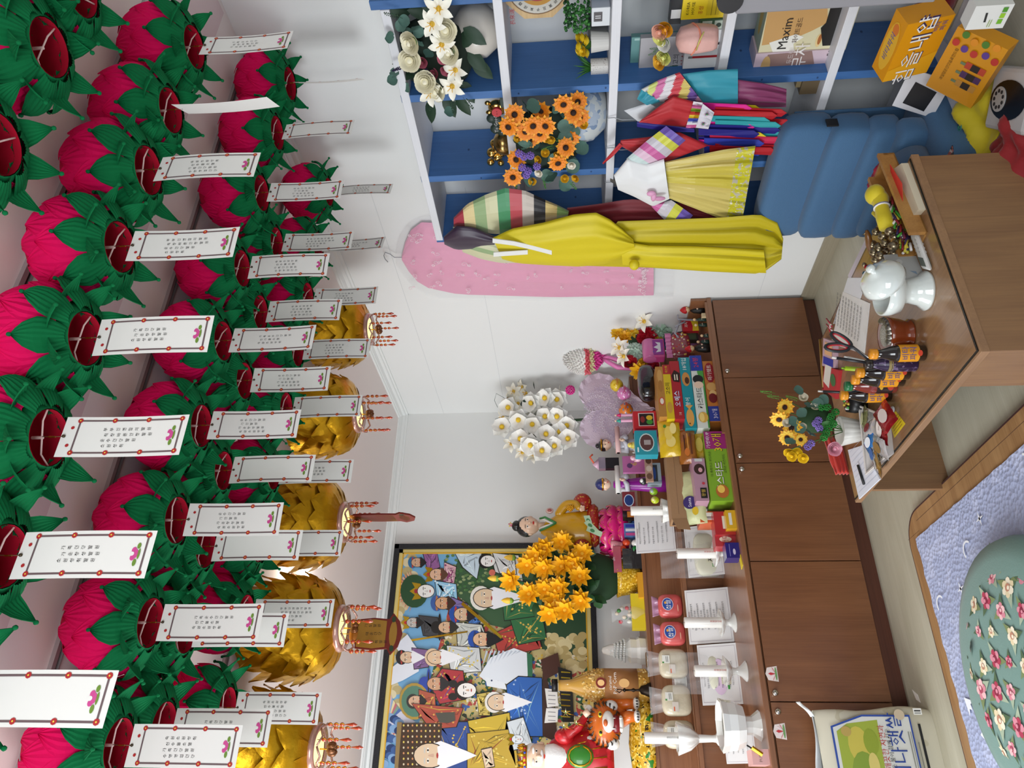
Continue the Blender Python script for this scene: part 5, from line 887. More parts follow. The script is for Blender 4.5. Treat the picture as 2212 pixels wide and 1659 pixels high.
# certificates and candle stands
def cert(label, px, Y, lean=.06, pink=False, z=T1, n=7):
    x0, y0, x1, y1 = px; xm, ym = (x0 + x1) / 2, (y0 + y1) / 2; xa, xb = at((xm, y1), y=Y).x, at((xm, y0), y=Y).x; zb = at((x0, ym), y=Y + lean * .8).z; W, H = xb - xa, zb - z
    m = MB(); T = face((0, 0, 0), (1, 0, 0), (0, lean, H)); L = (H * H + lean * lean) ** .5; m.box((W / 2, L / 2, -.002), (W, L, .004), C('DDDCDC', .5), T)
    it = [('r', .04, .04, .96, .045, '9A8A98'), ('r', .04, .955, .96, .96, '9A8A98'), ('r', .04, .04, .045, .96, '9A8A98'), ('r', .955, .04, .96, .96, '9A8A98')]
    if pink: it.append(('e', .45, .5, .3, .2, 'D8C0DA'))
    for k in range(n): it.append(('t', '박순건강신수소원성취발원합격', .5, .88 - k * (.8 / n), .045, '2C2C34')) if k % 2 == 0 else it.append(('t', '경술생 대운 건강 소원', .42, .88 - k * (.8 / n), .05, '2C2C3C'))
    it.append(('t', '소원성취발원문'[k % 3:], .5, .93, .04, '7A2A2A')); art(m, T, W, L, it); return tag(m.obj('prayer_sheet', None, loc=(xa, Y, z)), label, 'paper')
cert('white prayer sheet behind the lit candle left of the seated lady', (1372, 1105, 1425, 1190), -.62, .04, z=T2)
cert('prayer sheet standing behind the bag of powder near the candy boxes', (1482, 1130, 1568, 1240), -.74)
cert('handwritten prayer sheet directly in front of the two pink rice bags', (1484, 1268, 1582, 1386), -.76, n=11)
cert('prayer sheet with tinted middle behind the tall candle above the lotus sticker', (1512, 1388, 1612, 1520), -.78, pink=True, n=9)
cert('prayer sheet under the big porcelain bowl at the altar front', (1566, 1560, 1632, 1648), -.90, n=5)
CAN = mat('E6E3DD', .35, coat=.3)
def lobed(m, r, z, h, c=(0, 0, 0)): m.lathe([(r * .25, z), (r * .7, z + h * .4), (r, z + h), (r * .96, z + h + .001), (r * .65, z + h * .55), (0, z + h * .35)], CER, c, 40, lobes=8, amp=.07)
def candle(label, b, top, dish, z, r=.0, mark=None, rr=.036, y=None):
    p, h, s = stand(b, top, z, y); g = thing('candle_stand', label, 'candle', p); hd = at((dish, b[1]), y=p.y).z - z; m = MB()
    m.lathe([(rr * 1.15, 0), (rr * 1.1, .004), (rr * .6, hd * .25), (rr * .35, hd * .5), (rr * .45, hd * .75), (rr * .5, hd * .8)], CER, n=28); lobed(m, rr * 1.6, hd * .7, hd * .3 + .006); m.obj('holder', g)
    m = MB(); m.lathe([(.022, hd * .8), (.0225, hd), (.0225, h - .003), (.0205, h), (.004, h - .004), (0, h - .004)], CAN, n=24); m.tube([(0, 0, h - .004), (.001, 0, h + .008)], .0008, INK, 4)
    if mark:
        for k in range(5): m.text(mark[k % len(mark)], face((0, -.0228, hd + .045 - k * .010), (1, 0, 0), (0, 0, 1)), .010, C('C4655A') if mark != '심신건강' else INK)
    m.obj('candle', g); return g
candle('white candle in a lobed porcelain holder beside the seated lady lotus', (1540, 1102), 1362, 1432, T1, mark='심신건강', y=-.80)
candle('thick candle in a small dish before the clear bag near the candy boxes', (1580, 1195), 1462, 1545, T1, mark='촛불발원')
candle('white candle standing before the handwritten prayer sheet', (1588, 1345), 1478, 1558, T1, mark='촛불발원')
candle('white candle before the tinted prayer sheet near the porcelain bowl', (1612, 1450), 1500, 1568, T1, mark='촛불발원')
g = candle('tall white candle on a porcelain stand with round ball stem beside the tiger figure', (1560, 1596), 1392, 1466, T1, mark='심신건강', rr=.038, y=-.76)
m = MB(); m.ball((0, 0, .095), (.034, .034, .032), CER, 20, 12); m.lathe([(.040, 0), (.036, .02), (.022, .05)], CER, n=24); m.obj('ball_stem', g)
# porcelain incense bowl
p, h, s = stand((1650, 1562), 1558, T1); p = V((p.x, -1.03, T1)); r = .092; g = thing('porcelain_bowl', 'wide white porcelain bowl on a flared foot holding incense ash at the altar front', 'bowl', p); m = MB()
m.lathe([(r * .60, 0), (r * .56, .006), (r * .36, .030), (r * .36, .052), (r * .80, .062), (r * .95, .092), (r * .98, .122), (r * 1.06, .145), (r * .98, .148), (r * .88, .122), (0, .118)], CER, n=10, smooth=False); m.obj('bowl', g); m = MB(); m.lathe([(r * .86, .125), (0, .128)], blotch('incense_ash', 'B9B6AE', [('8A867C', 120, .58, 2)], rough=.9), n=20); m.obj('ash', g)
p, h, s = stand((1490, 1640), 1440, T2); g = thing('white_water_cup', 'white porcelain cup with a saucer between the tall candle and porcelain bowl', 'cup', (-1.70, -.55, T2)); m = MB(); m.lathe([(.022, 0), (.03, .03), (.032, .05), (.029, .05), (.02, .008), (0, .006)], CER, n=24); m.lathe([(.0, .0), (.045, .004), (.046, .007), (0, .005)], CER, n=24); m.obj('cup', g)
boxY('pink_match_box', 'pale pink box with a gold lighter leaning on it at the altar edge', 'box', (1625, 1618, 1655, 1652), -1.12, .09, 'D8A8A4', [('t', 'PURE', .5, .5, .25, '8A6A60')], z=T1)
m = MB(); m.cyl((0, 0, 0), .008, .04, GOLD, 12, Mx.Rotation(.6, 4, 'Y')); m.tube([(.02, 0, .034), (.03, 0, .05)], .003, BLACK); tag(m.obj('gold_lighter', None, loc=(-2.04, -1.15, T1 + .03)), 'small gold lighter propped against the pale pink box', 'lighter')
# rice bags on the middle tier
def ricebag(label, px, Y, pink):
    x0, y0, x1, y1 = px; ym = (y0 + y1) / 2; xa, xb = at(((x0 + x1) / 2, y1), y=Y).x, at(((x0 + x1) / 2, y0), y=Y).x; z = T2 - .006; H = at((x0, ym), y=Y).z - z; W = xb - xa; g = thing('rice_bag', label, 'rice bag', ((xa + xb) / 2, Y, z)); m = MB(); c = mat('D05A58', .25, coat=.6, bump=.3, bscale=50) if pink else mat('C9BFA6', .35, coat=.4, bump=.4, bscale=70)
    hb = H * (.78 if pink else .7)
    pillow(m, (0, 0, hb / 2), (W / 2, .035, hb / 2), c, e=.55, tuck=.0)
    m.obj('filled_bag', g)
    m = MB(); c2 = mat('B98AA8', .2, coat=.6, alpha=.85) if pink else PLASTIC; m.grid(lambda u, v: ((u - .5) * W * (.7 + .2 * v), .006 * sin(u * 14) * (1 - v), hb * .93 + (H - hb) * 1.1 * v), 16, 4, c2); m.obj('folded_top', g, solid=.001)
    m = MB(); T = face((-W * .38, -.038, H * .12), (1, 0, 0), (0, 0, 1)); it = [('o', .52, .62, .34, .30, 'D9D4E0'), ('o', .52, .62, .31, .27, '24489A'), ('t', '찹쌀', .5, .56, .28, 'F2F0EC'), ('o', .6, .74, .07, .06, 'E0A03A'), ('e', .3, .1, .2, .03, 'E0A890')] if pink else [('r', .45, .55, .8, .85, 'E4E4DC'), ('r', .45, .78, .52, .85, '3A8A3A'), ('r', .5, .62, .75, .64, '5A5A5A'), ('r', .5, .68, .75, .7, '5A5A5A'), ('r', 0, .35, .4, .6, 'D8CFC4'), ('r', .02, .5, .2, .55, 'D8683A')]
    art(m, T, W * .76, H * .6, it); m.obj('sticker', g); return g
ricebag('pink rice bag with round blue badge, the one nearer the seated lady', (1406, 1285, 1474, 1336), -.60, True); ricebag('pink rice bag with round blue badge, the one nearer the popcorn bottle', (1410, 1344, 1478, 1396), -.61, True)
ricebag('plain rice bag in clear plastic just left of the second pink bag', (1396, 1402, 1478, 1466), -.60, False); ricebag('plain rice bag with orange corner label below the bell', (1402, 1480, 1482, 1548), -.60, False); ricebag('plain rice bag behind the tall ball stem candle', (1405, 1556, 1484, 1618), -.60, False)
def clearbag(label, px, Y, z, txt):
    x0, y0, x1, y1 = px; ym = (y0 + y1) / 2; xa, xb = at(((x0 + x1) / 2, y1), y=Y).x, at(((x0 + x1) / 2, y0), y=Y).x; H = at((x0, ym), y=Y).z - z; W = xb - xa; g = thing('clear_bag', label, 'bag', ((xa + xb) / 2, Y, z)); m = MB()
    pillow(m, (0, 0, H * .22), (W * .46, .03, H * .22), mat('D8D8C4', .5), e=.5); m.obj('flour', g); m = MB(); m.grid(lambda u, v: ((u - .5) * W, -.036 * sin(pi * u) * (1 - .8 * v) - .004 * sin(u * 25 + v * 11) - .004, H * v), 22, 14, PLASTIC); m.obj('clear_plastic', g); m = MB(); T = face((-.02, -.048, H * .2), (1, 0, 0), (0, 0, 1)); m.poly([(-.03, -.02), (.03, -.02), (.03, .02), (-.03, .02)], C('DAD9BE'), 0, T); m.text(txt, T @ Mx.Translation((0, 0, .0005)), .03, INK); m.poly([(-.05, -.012), (-.034, -.012), (-.034, -.004), (-.05, -.004)], C('2E9A3A'), 0, T); m.obj('label', g)
clearbag('clear plastic bag of white powder between candles left of the pink bags', (1425, 1150, 1490, 1250), -.70, T1, '자고'); clearbag('clear plastic bag of powder behind the porcelain bowl', (1450, 1410, 1510, 1500), -.72, T1, '자고')
# ---------------------------------------------------------------- seated lady on a lotus
p, h, s = stand((1372, 1140), 1112, T3, -.30); BX = p.x
g = thing('seated_lady_statue', 'seated porcelain lady in a yellow jacket and red robe on a pink lotus', 'statue', (p.x, -.30, T3))
def L(px, dy=0.): q = at(px, y=-.30 + dy); return V((q.x - g.location.x, dy, q.z - T3))
FACE = mat('EBC9AE', .3, coat=.3); HAIR = mat('0E0D10', .25, coat=.4)
m = MB(); c = L((1142, 1136)); m.ball(c, (.050, .046, .060), FACE, 22, 14); m.lathe([(.020, -.09), (.019, -.05), (.024, -.03)], FACE, c, 16); m.ball(c + V((0, -.045, -.008)), (.006, .012, .011), FACE, 10, 6); m.ball(c + V((0, -.030, -.040)), (.014, .016, .012), FACE, 10, 6)
for sx in (-1, 1):
    m.ball(c + V((sx * .049, 0, -.008)), (.006, .010, .014), FACE, 8, 6); T = face(c + V((sx * .019, -.0445, .004)), (1, -sx * -.35, 0), (0, 0, 1)); m.poly(ell(0, 0, .009, .0038, 12), C('F6F2EC', .3), 0, T); m.poly(ell(0, 0, .004, .0038, 12), C('1A1210', .2), 0, T @ Mx.Translation((0, 0, .0006))); m.poly(ell(0, .012, .012, .0018, 12), C('3A2820'), 0, T)
T = face(c + V((0, -.047, -.028)), (1, 0, 0), (0, 0, 1)); m.poly(ell(0, 0, .010, .0045, 12), C('C02A28', .3), 0, T); m.obj('head', g)
m = MB(); m.ball(c + V((0, .012, .014)), (.057, .050, .056), HAIR, 22, 12); m.ball(c + V((0, -.002, .066)), (.030, .026, .026), HAIR, 16, 8); m.obj('hair', g)
m = MB(); m.ball(c + V((.004, -.01, .094)), (.008, .007, .008), C('D88AA0', .3), 10, 6)
for i in range(5): a = i * 1.26; m.ball(c + V((.004 + .010 * cos(a), -.012, .098 + .008 * sin(a))), .0045, C(('D9B84A', 'C4606A')[i % 2], .3), 8, 5)
m.obj('hair_ornament', g)
def skin(pts, rad, mt, name, sub=2):
    me = bpy.data.meshes.new(name); me.from_pydata([tuple(q) for q in pts], [(i, i + 1) for i in range(len(pts) - 1)], []); o = bpy.data.objects.new(name, me); COL.objects.link(o); o.parent = g
    sk = o.modifiers.new('k', 'SKIN'); 
    for i, v in enumerate(me.skin_vertices[0].data): v.radius = (rad[i], rad[i])
    me.skin_vertices[0].data[0].use_root = True; q = o.modifiers.new('u', 'SUBSURF'); q.levels = q.render_levels = sub; me.materials.append(mt); me.update(); return o
YEL = mat('D9A40C', .35, coat=.4); REDB = blotch('gilded_red', 'B02A22', [('D9A83A', 90, .62, 3)], rough=.35); GLZ = mat('E01E7A', .3, coat=.6)
zj = L((1290, 1142)); zt = c.z - .066 - zj.z; m = MB(); m.lathe([(.085, 0), (.10, zt * .2), (.095, zt * .45), (.078, zt * .72), (.045, zt * .9), (.024, zt)], YEL, zj, 26, sq=(1, .62)); WC = C('E8E8E2', .4); [m.tube([c + V((sx * .022, -.018, -.058)), c + V((sx * .020, -.040, -.085)), c + V((-.012, -.062, -.135))], .006, WC, 6) for sx in (-1, 1)]; [m.tube([c + V((sx * .034, -.018, -.062)), c + V((sx * .032, -.045, -.09)), c + V((-.010, -.068, -.15))], .006, C('3E8A4A', .4), 6) for sx in (-1, 1)]; [m.ball(c + V((sx * .072, -.035, -.115)), (.018, .008, .022), mat('D9B8B0', .3, coat=.4), 10, 6) for sx in (-1, 1)]; [m.ball(c + V((sx * .072, -.043, -.115)), (.009, .004, .012), mat('B8605A', .3), 8, 5) for sx in (-1, 1)]; m.obj('jacket', g)
skin([L((1202, 1118), -.0), L((1222, 1090), -.02), L((1245, 1088), -.05), L((1252, 1100), -.08)], [.026, .030, .024, .016], YEL, 'right_sleeve'); skin([L((1202, 1160), 0), L((1225, 1186), -.02), L((1228, 1190), -.05), L((1216, 1180), -.08)], [.026, .030, .024, .016], YEL, 'left_sleeve')
def hand(px, dy, nm, flip=1):
    c = L(px, dy); m = MB(); m.ball(c, (.014, .009, .012), FACE, 12, 7)
    for k in range(4): a = -.5 + .3 * k; m.tube([c + V((-.010 + .007 * k, -.006, -.002)), c + V((-.011 + .0075 * k, -.013, -.010 - .001 * k)), c + V((-.010 + .007 * k, -.009, -.018))], [.0038, .0034, .0028], FACE, 6)
    m.tube([c + V((flip * .012, -.004, .004)), c + V((flip * .018, -.010, .0)), c + V((flip * .012, -.014, -.004))], [.004, .0036, .003], FACE, 6); m.obj(nm, g)
hand((1256, 1100), -.09, 'right_hand'); hand((1216, 1178), -.09, 'left_hand', -1)
m = MB(); m.lathe([(.02, .055), (.08, .04), (.115, .02), (.12, 0), (.1, -.02)], REDB, L((1285, 1135)) + V((0, 0, .0)), 28, sq=(1, .7)); m.ball(L((1258, 1085), -.02), (.05, .045, .05), REDB, 14, 8); m.ball(L((1258, 1180), -.02), (.04, .045, .045), REDB, 14, 8); m.obj('robe', g)
m = MB(); cc = L((1232, 1098), -.10)
for k in range(20): a = k * 2.4; m.ball(cc + V((.018 * cos(a) * (k / 20) ** .5, -.004, .018 * sin(a) * (k / 20) ** .5)), .006, GOLD, 8, 5)
m.obj('gold_beads', g); m = MB(); m.grid(lambda u, v: L((1180 + 60 * v, 1150 + 26 * u + 8 * v), -.09 - .01 * sin(u * 18) * v), 18, 4, C('D0A018', .4)); m.obj('gold_fan', g, solid=.003)
m = MB()
for i, px in enumerate(((1262, 1060, 1275, 1075), (1265, 1100, 1284, 1120))): pass
cL = L((1325, 1148)); 
for row, (R, z0, hh, n) in enumerate(((.105, .055, .075, 9), (.125, .02, .07, 10), (.12, -.02, .06, 10))):
    for i in range(n):
        a = 2 * pi * (i + .5 * row) / n; ca, sa = cos(a), sin(a)
        def fn(u, v, R=R, z0=z0, hh=hh, ca=ca, sa=sa, n=n): w = 1.25 * pi / n * R * sin(pi * (.12 + .80 * v)) ** .7; s_ = (2 * u - 1) * w; r = R + .022 * sin(v * pi * .8) - .008 * (2 * u - 1) ** 2; return (cL.x + r * ca - s_ * sa, cL.y * 0 + .72 * (r * sa + s_ * ca), cL.z + z0 - .055 + hh * v)
        m.grid(fn, 6, 6, GLZ)
        for t in (-.4, -.15, .15, .4): m.tube([fn(.5 + t * .35, .3), fn(.5 + t, .75)], .0012, GOLD, 4)
        m.tube([fn(q, .97 - .9 * (abs(q - .5) * 2) ** 3) for q in (0, .15, .35, .5, .65, .85, 1)], .0016, GOLD, 4)
m.lathe([(.08, 0), (.10, .02), (.08, .08)], GLZ, (cL.x, 0, cL.z - .06), 24, sq=(1, .72)); m.obj('lotus_seat', g)
m = MB(); SK = mat('5E9AD0', .3, coat=.5)
for i in range(14): a = i * 2 * pi / 14; m.ball((cL.x + .105 * cos(a), .075 * sin(a), .018), (.022, .02, .018), mat(('5E9AD0', 'C9D4E4', '2E6AC0')[i % 3], .3, coat=.5), 10, 6)
m.lathe([(.11, 0), (.115, .006), (.09, .03)], SK, (cL.x, 0, 0), 24, sq=(1, .7)); m.obj('wave_base', g)
m = MB(); c = L((1345, 1185), -.1)
for q in ((0, 0, 0), (.03, -.005, -.02), (-.025, 0, -.012)): m.ball(c + V(q), (.018, .014, .020), mat('D8461E', .3, coat=.5), 12, 7)
m.lathe([(.012, -.03), (.022, .01), (.02, .03)], mat('E79AA4', .3, coat=.5), c + V((.02, 0, .03)), 14); m.obj('coral_decoration', g)
m = MB()
for i in range(3): T = face(L((1272 + 6 * i, 1128 + 10 * i), -.13 - .003 * i), (1, 0, .3), (0, .2, 1)) @ Mx.Rotation(.5 * i, 4, 'Z'); m.poly([(-.038, -.016), (.038, -.016), (.038, .016), (-.038, .016)], C('A9C4A4'), .0008, T); m.poly(ell(.01, 0, .012, .01, 12), C('3E7A4A'), 0, T @ Mx.Translation((0, 0, .0012)))
tag(m.obj('green_banknotes', None, loc=tuple(V(g.location) + L((1278, 1135), -.13)), world=False), 'fan of green banknotes resting on the lady statue lap', 'banknotes'); bpy.data.objects['green_banknotes'].location = g.location
# ---------------------------------------------------------------- yellow lotus arrangement in gold basket
p, h, s = stand((1380, 1247), 1290, T3, -.33); g = thing('gold_basket_lotus', 'yellow lotus flower arrangement in a crinkled gold basket before the painting', 'flowers', (p.x, -.33, T3)); m = MB()
m.lathe([(.045, 0), (.07, .01), (.085, .06), (.090, .10), (.10, .125), (.09, .12)], blotch('gold_foil', 'C79A1E', [('F0D060', 120, .58, 1), ('8A6410', 130, .62, 4)], rough=.25), n=60, lobes=30, amp=.025); m.obj('basket', g)
def GP(px, dy): return at(px, y=-.33 + dy)
for px in ((1176, 1183), (1215, 1172), (1258, 1198), (1140, 1220), (1178, 1226), (1216, 1224), (1254, 1246), (1106, 1252), (1145, 1284), (1178, 1272), (1210, 1270), (1256, 1294), (1188, 1322), (1222, 1318), (1238, 1215), (1160, 1200), (1200, 1296)): fl(g, 'lotus|F4B414|F6C83A', GP(px, -.10 - .03 * random.random()), jit((-.2, -1, .25), .3), 1.75, random.random())
for px in ((1113, 1205), (1078, 1250), (1108, 1298)): fl(g, 'bud|E9BC3A', GP(px, -.06), (0, -.2, 1), 1.6)
for k in range(70): px = (1140 + 150 * random.random(), 1190 + 125 * random.random()); fl(g, 'leaf|1E4A22', GP(px, -.05), jit((0, -.6, 0), .9), 1.6)
m = MB()
for px in ((1113, 1205), (1078, 1250), (1108, 1298), (1150, 1225), (1150, 1280), (1200, 1180), (1200, 1320)): q = GP(px, -.07) - g.location; m.tube([q, q * .5 + V((0, 0, .08)), (0, 0, .09)], .002, C('2F5A28'), 5)
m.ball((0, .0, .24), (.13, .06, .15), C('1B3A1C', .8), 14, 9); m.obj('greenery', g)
# upper shelf, right to left
def onT3(px, y=-.33): return stand(px, px[0], T3, y)[0]
g = thingw('plastic_flower_bag', 'clear bag with small wax flowers beside the yellow box', 'flowers', (at((1370, 1330), y=-.36).x, -.36, T3)); m = MB()
for k in range(16): a = k * 2.4; m.ball((.035 * cos(a), .02 * sin(a) - .02, .025 + .008 * k % .09 + .02), (.010, .009, .011), C(('D9D4CC', 'C43A4A', '3E7A3A', 'D8C8B0')[k % 4], .5), 8, 5)
m.obj('wax_flowers', g); m = MB(); m.lathe([(.05, 0), (.06, .05), (.05, .11), (.02, .13), (.035, .16)], PLASTIC, n=24, lobes=5, amp=.06); m.obj('clear_wrap', g)
boxY('yellow_box', 'flat bright yellow box at the upper shelf edge beside the wax flowers', 'box', (1364, 1282, 1381, 1358), -.41, .05, 'D9C01E', z=T3)
g = thingw('gold_cushion_base', 'white beaded shrine stone wound with pearl necklace near the popcorn bottle', 'ornament', (at((1375, 1405), y=-.30).x, -.30, T3)); PRL = mat('E2E6E4', .15, coat=.8); m = MB()
m.lathe([(.065, 0), (.068, .03), (.060, .045), (.062, .075), (.045, .09), (.04, .10)], CER, n=8, smooth=False); m.obj('plinth', g); m = MB()
for ring in range(6):
    R = .052 - .007 * ring; z = .105 + .016 * ring
    for i in range(int(R * 6.28 / .0105)): a = i * .0105 / R; m.ball((R * cos(a), R * sin(a), z + .003 * sin(a * 2)), .0062, PRL, 8, 5)
m.lathe([(.03, .10), (.03, .17), (.015, .21), (0, .215)], CER, n=12); m.obj('pearl_necklace', g)
m = MB()
for i in range(30): a = i * .23; m.ball((.03 * cos(a), .02 * sin(a), .006), .005, C('6A4A1E', .3), 8, 5)
tag(m.obj('brown_prayer_beads', None, loc=(at((1378, 1425), y=-.41).x, -.41, T3)), 'small ring of brown prayer beads by the pearl wound stone', 'beads')
# popcorn bottle, vajra bell
p = at((1390, 1482), y=-.37); g = thing('popcorn_bottle', 'big clear bottle of caramel popcorn with a black cap beside the tiger', 'bottle', (p.x, -.37, T3)); h = at((1192, 1482), y=-.37).z - T3; r_ = .072; m = MB()
m.lathe([(r_ * .9, 0), (r_, .01), (r_, h * .55), (r_ * .8, h * .66), (r_ * .38, h * .80), (r_ * .34, h * .93)], mat('C99B48', .2, coat=.8), n=32); POP = [C('D9B060', .5), C('C08E3A', .5), C('E0C07A', .5)]
for k in range(330): a = random.uniform(pi, 2 * pi); z = random.uniform(.01, h * .68); rr = r_ if z < h * .55 else r_ * (1 - .5 * (z - h * .55) / (h * .25)); m.ball((rr * cos(a), rr * sin(a), z), (.0065, .0045, .006), POP[k % 3], 6, 4)
m.obj('bottle', g); m = MB(); m.lathe([(r_ * .40, h * .94), (r_ * .40, h), (0, h)], BLACK, n=28); m.obj('cap', g); m = MB(); m.lathe([(r_ + .006, h * .12), (r_ + .006, h * .46)], C('A87444', .4), n=40); T = face((0, -r_ - .0065, h * .29), (1, 0, 0), (0, 0, 1)); m.text('PoP Corn', T @ Mx.Translation((0, .03, 0)), .024, C('F0EAE0')); m.text('caramel', T @ Mx.Translation((0, .052, 0)), .02, C('F0EAE0')); m.poly(ell(0, -.012, .02, .024, 20), C('E0B070'), 0, T); m.poly(ell(0, .095, .024, .024, 24), C('7A1E12'), 0, T @ Mx.Translation((0, .0, .004))); m.poly(ell(0, .095, .014, .016, 20), C('F0C080'), 0, T @ Mx.Translation((0, 0, .006))); m.obj('label', g)
p = at((1402, 1492), y=-.425); g = thing('bronze_hand_bell', 'dark bronze hand bell with a thin handle in front of the popcorn bottle', 'bell', (p.x, -.48, T3 - .151)); BRZ = mat('2A221C', .4, metal=.8); m = MB(); m.lathe([(.034, .0), (.032, .006), (.022, .03), (.018, .045), (.006, .052), (.005, .07), (.009, .08), (.005, .09), (.005, .115), (.010, .12), (.004, .13)], BRZ, n=24, T=Mx.Translation((0, 0, .0))); m.obj('bell_body', g); m = MB(); [m.tube([(0, 0, .13), (.012 * cos(a), .012 * sin(a), .145), (0, 0, .165)], .002, BRZ, 5) for a in (0, 1.57, 3.14, 4.71)]; m.obj('handle_prongs', g); g.location = (p.x, -.44, T3); 
g.location = (p.x, -.44, T3 + .0)
# ---------------------------------------------------------------- mountain spirit with tiger
g = thing('mountain_spirit_statue', 'white bearded old man statue with a gold crown and red robe beside a tiger', 'statue', (at((1400, 1640), y=-.33).x, -.33, T3)); gx = g.location.x
def S(px, dy=0.): q = at(px, y=-.33 + dy); return V((q.x - gx, dy, q.z - T3))
c = S((1163, 1636), -.05); m = MB(); m.ball(c, (.058, .055, .070), FACE, 22, 14); m.ball(c + V((0, -.055, -.006)), (.009, .016, .015), FACE, 10, 6)
for sx in (-1, 1):
    m.ball(c + V((sx * .057, 0, -.01)), (.008, .012, .018), FACE, 8, 6); T = face(c + V((sx * .022, -.053, .006)), (1, sx * .3, 0), (0, 0, 1)); m.poly(ell(0, 0, .009, .0038, 12), C('F2ECE4'), 0, T); m.poly(ell(0, 0, .004, .0038, 12), C('2A1A12'), 0, T @ Mx.Translation((0, 0, .0006))); m.ball(c + V((sx * .024, -.052, .020)), (.015, .006, .006), C('EDEBE6'), 10, 5)
T = face(c + V((0, -.056, -.030)), (1, 0, 0), (0, 0, 1)); m.poly(ell(0, 0, .010, .004, 12), C('C03A20'), 0, T); m.obj('head', g)
BRD = mat('EDECEA', .75, bump=.5, bscale=90); m = MB(); m.lathe([(.0, -.205), (.018, -.18), (.042, -.12), (.055, -.07), (.050, -.035), (.03, -.025)], BRD, c + V((0, -.022, 0)), 24, sq=(1, .62), lobes=9, amp=.03); m.ball(c + V((0, -.054, -.018)), (.030, .010, .008), BRD, 12, 5); m.ball(c + V((0, .01, .03)), (.060, .055, .050), BRD, 18, 9); m.obj('beard', g)
m = MB(); m.lathe([(.05, .05), (.052, .066), (.048, .07)], GOLD, c, 24)
for i in range(9): a = i * .698; m.lathe([(.008, 0), (.010, .012), (.002, .034)], GOLD, c + V((.048 * cos(a), .045 * sin(a), .062)), 8)
for i in range(6): a = 3.4 + i * .4; m.ball(c + V((.052 * cos(a), .050 * sin(a), .060)), .006, C(('C01E5A', '1E4AC0', 'C02A2A')[i % 3], .2), 8, 5)
m.obj('crown', g)
RR = blotch('red_gold_robe', 'B0161C', [('C9202A', 18, .55, 2)], rough=.3); m = MB(); m.lathe([(.13, -.36), (.145, -.32), (.15, -.25), (.12, -.17), (.075, -.08), (.04, -.05)], RR, c + V((0, .02, .02)), 30, sq=(1, .6))
for k in range(9): a = 3.5 + k * .28; m.tube([c + V((.075 * cos(a), .03 + .045 * sin(a), -.08)), c + V((.13 * cos(a), .02 + .085 * sin(a), -.2)), c + V((.15 * cos(a + .1), .02 + .09 * sin(a + .1), -.31))], .003, GOLD, 5)
m.obj('robe', g); m = MB(); m.ball(c + V((.085, -.035, -.12)), (.035, .035, .045), RR, 14, 8); m.tube([c + V((.09, -.05, -.13)), S((1250, 1570), -.10), S((1265, 1548), -.12)], [.026, .022, .015], RR, 12); m.tube([S((1262, 1545), -.13), S((1272, 1536), -.135)], [.014, .016], FACE, 10); m.obj('sleeve', g)
m = MB(); GG = mat('2E7A1E', .3, coat=.5); m.ball(c + V((.0, -.095, -.19)), (.05, .015, .06), GG, 16, 8); m.tube([c + V((.04 * cos(t), -.105 - .0, -.19 + .05 * sin(t))) for t in [i * .5 for i in range(13)]], .004, GOLD, 5); m.obj('green_sash', g)
m = MB(); GR2 = blotch('gilded_rock', 'C79A22', [('F0D268', 70, .56, 1), ('3A2A10', 60, .62, 4), ('2E7A2A', 24, .66, 7)], rough=.2); m.lathe([(.20, 0), (.21, .03), (.17, .07), (.10, .10), (0, .11)], GR2, (.06, -.03, 0), 36, sq=(1, .5), lobes=7, amp=.06); m.obj('gold_base', g)
m = MB()
for px in ((1222, 1540), (1218, 1570), (1245, 1563)):
    q = S(px, -.14)
    for i in range(5): a = i * 1.257; m.add([tuple(q + V((.003 * cos(a + 1.5), -.001, .003 * sin(a + 1.5)))), tuple(q + V((.022 * cos(a), -.004, .022 * sin(a)))), tuple(q - V((.003 * cos(a + 1.5), .001, .003 * sin(a + 1.5)))), tuple(q + V((.012 * cos(a), -.008, .012 * sin(a))))], [(0, 3, 1), (1, 3, 2), (0, 2, 3)], mat('C9BC7A', .25, metal=.6))
    m.ball(q, .004, C('2E8A2A'), 8, 5); m.tube([q, q + V((-.01, .02, -.05))], .0016, GOLD, 4)
m.obj('gold_flowers', g)
# tiger, a figure of its own
t = thing('tiger_statue', 'roaring orange striped tiger figure beneath the old man statue', 'tiger', (at((1385, 1545), y=-.40).x, -.38, T3)); tx = t.location
def TT(px, dy=0.): q = at(px, y=-.38 + dy); return V((q.x - tx.x, dy, q.z - T3))
ORG = mat('CF6516', .35, coat=.4); TW = mat('E8E6E0', .35, coat=.4); TK = mat('0F0C0B', .35, coat=.4); m = MB()
hc = TT((1306, 1566), -.05); m.ball(TT((1320, 1540), 0), (.085, .05, .075), ORG, 20, 12); KS = Mx.Translation(hc) @ Mx.Diagonal((1.55, 1.2, 1.25, 1)); hc0 = hc; hc = V((0, 0, 0)); m.T = KS; m.ball(hc, (.062, .048, .062), ORG, 22, 12); m.ball(hc + V((.005, -.045, -.012)), (.030, .022, .022), TW, 14, 8); m.ball(hc + V((0, -.066, -.002)), (.010, .008, .008), mat('C9622E', .3), 10, 6)
for sx in (-1, 1): m.ball(hc + V((sx * .042, .0, .055)), (.014, .008, .015), TW, 10, 6); m.ball(hc + V((sx * .024, -.040, .016)), (.010, .008, .007), C('E8D83A', .2), 10, 6); m.ball(hc + V((sx * .024, -.047, .016)), (.0045, .003, .0055), TK, 8, 5); m.ball(hc + V((sx * .05, -.01, -.025)), (.018, .02, .026), TW, 12, 7)
m.ball(hc + V((0, -.036, -.040)), (.026, .018, .022), mat('7A1218', .3), 12, 7); m.ball(hc + V((0, -.038, -.058)), (.024, .016, .010), TW, 12, 6)
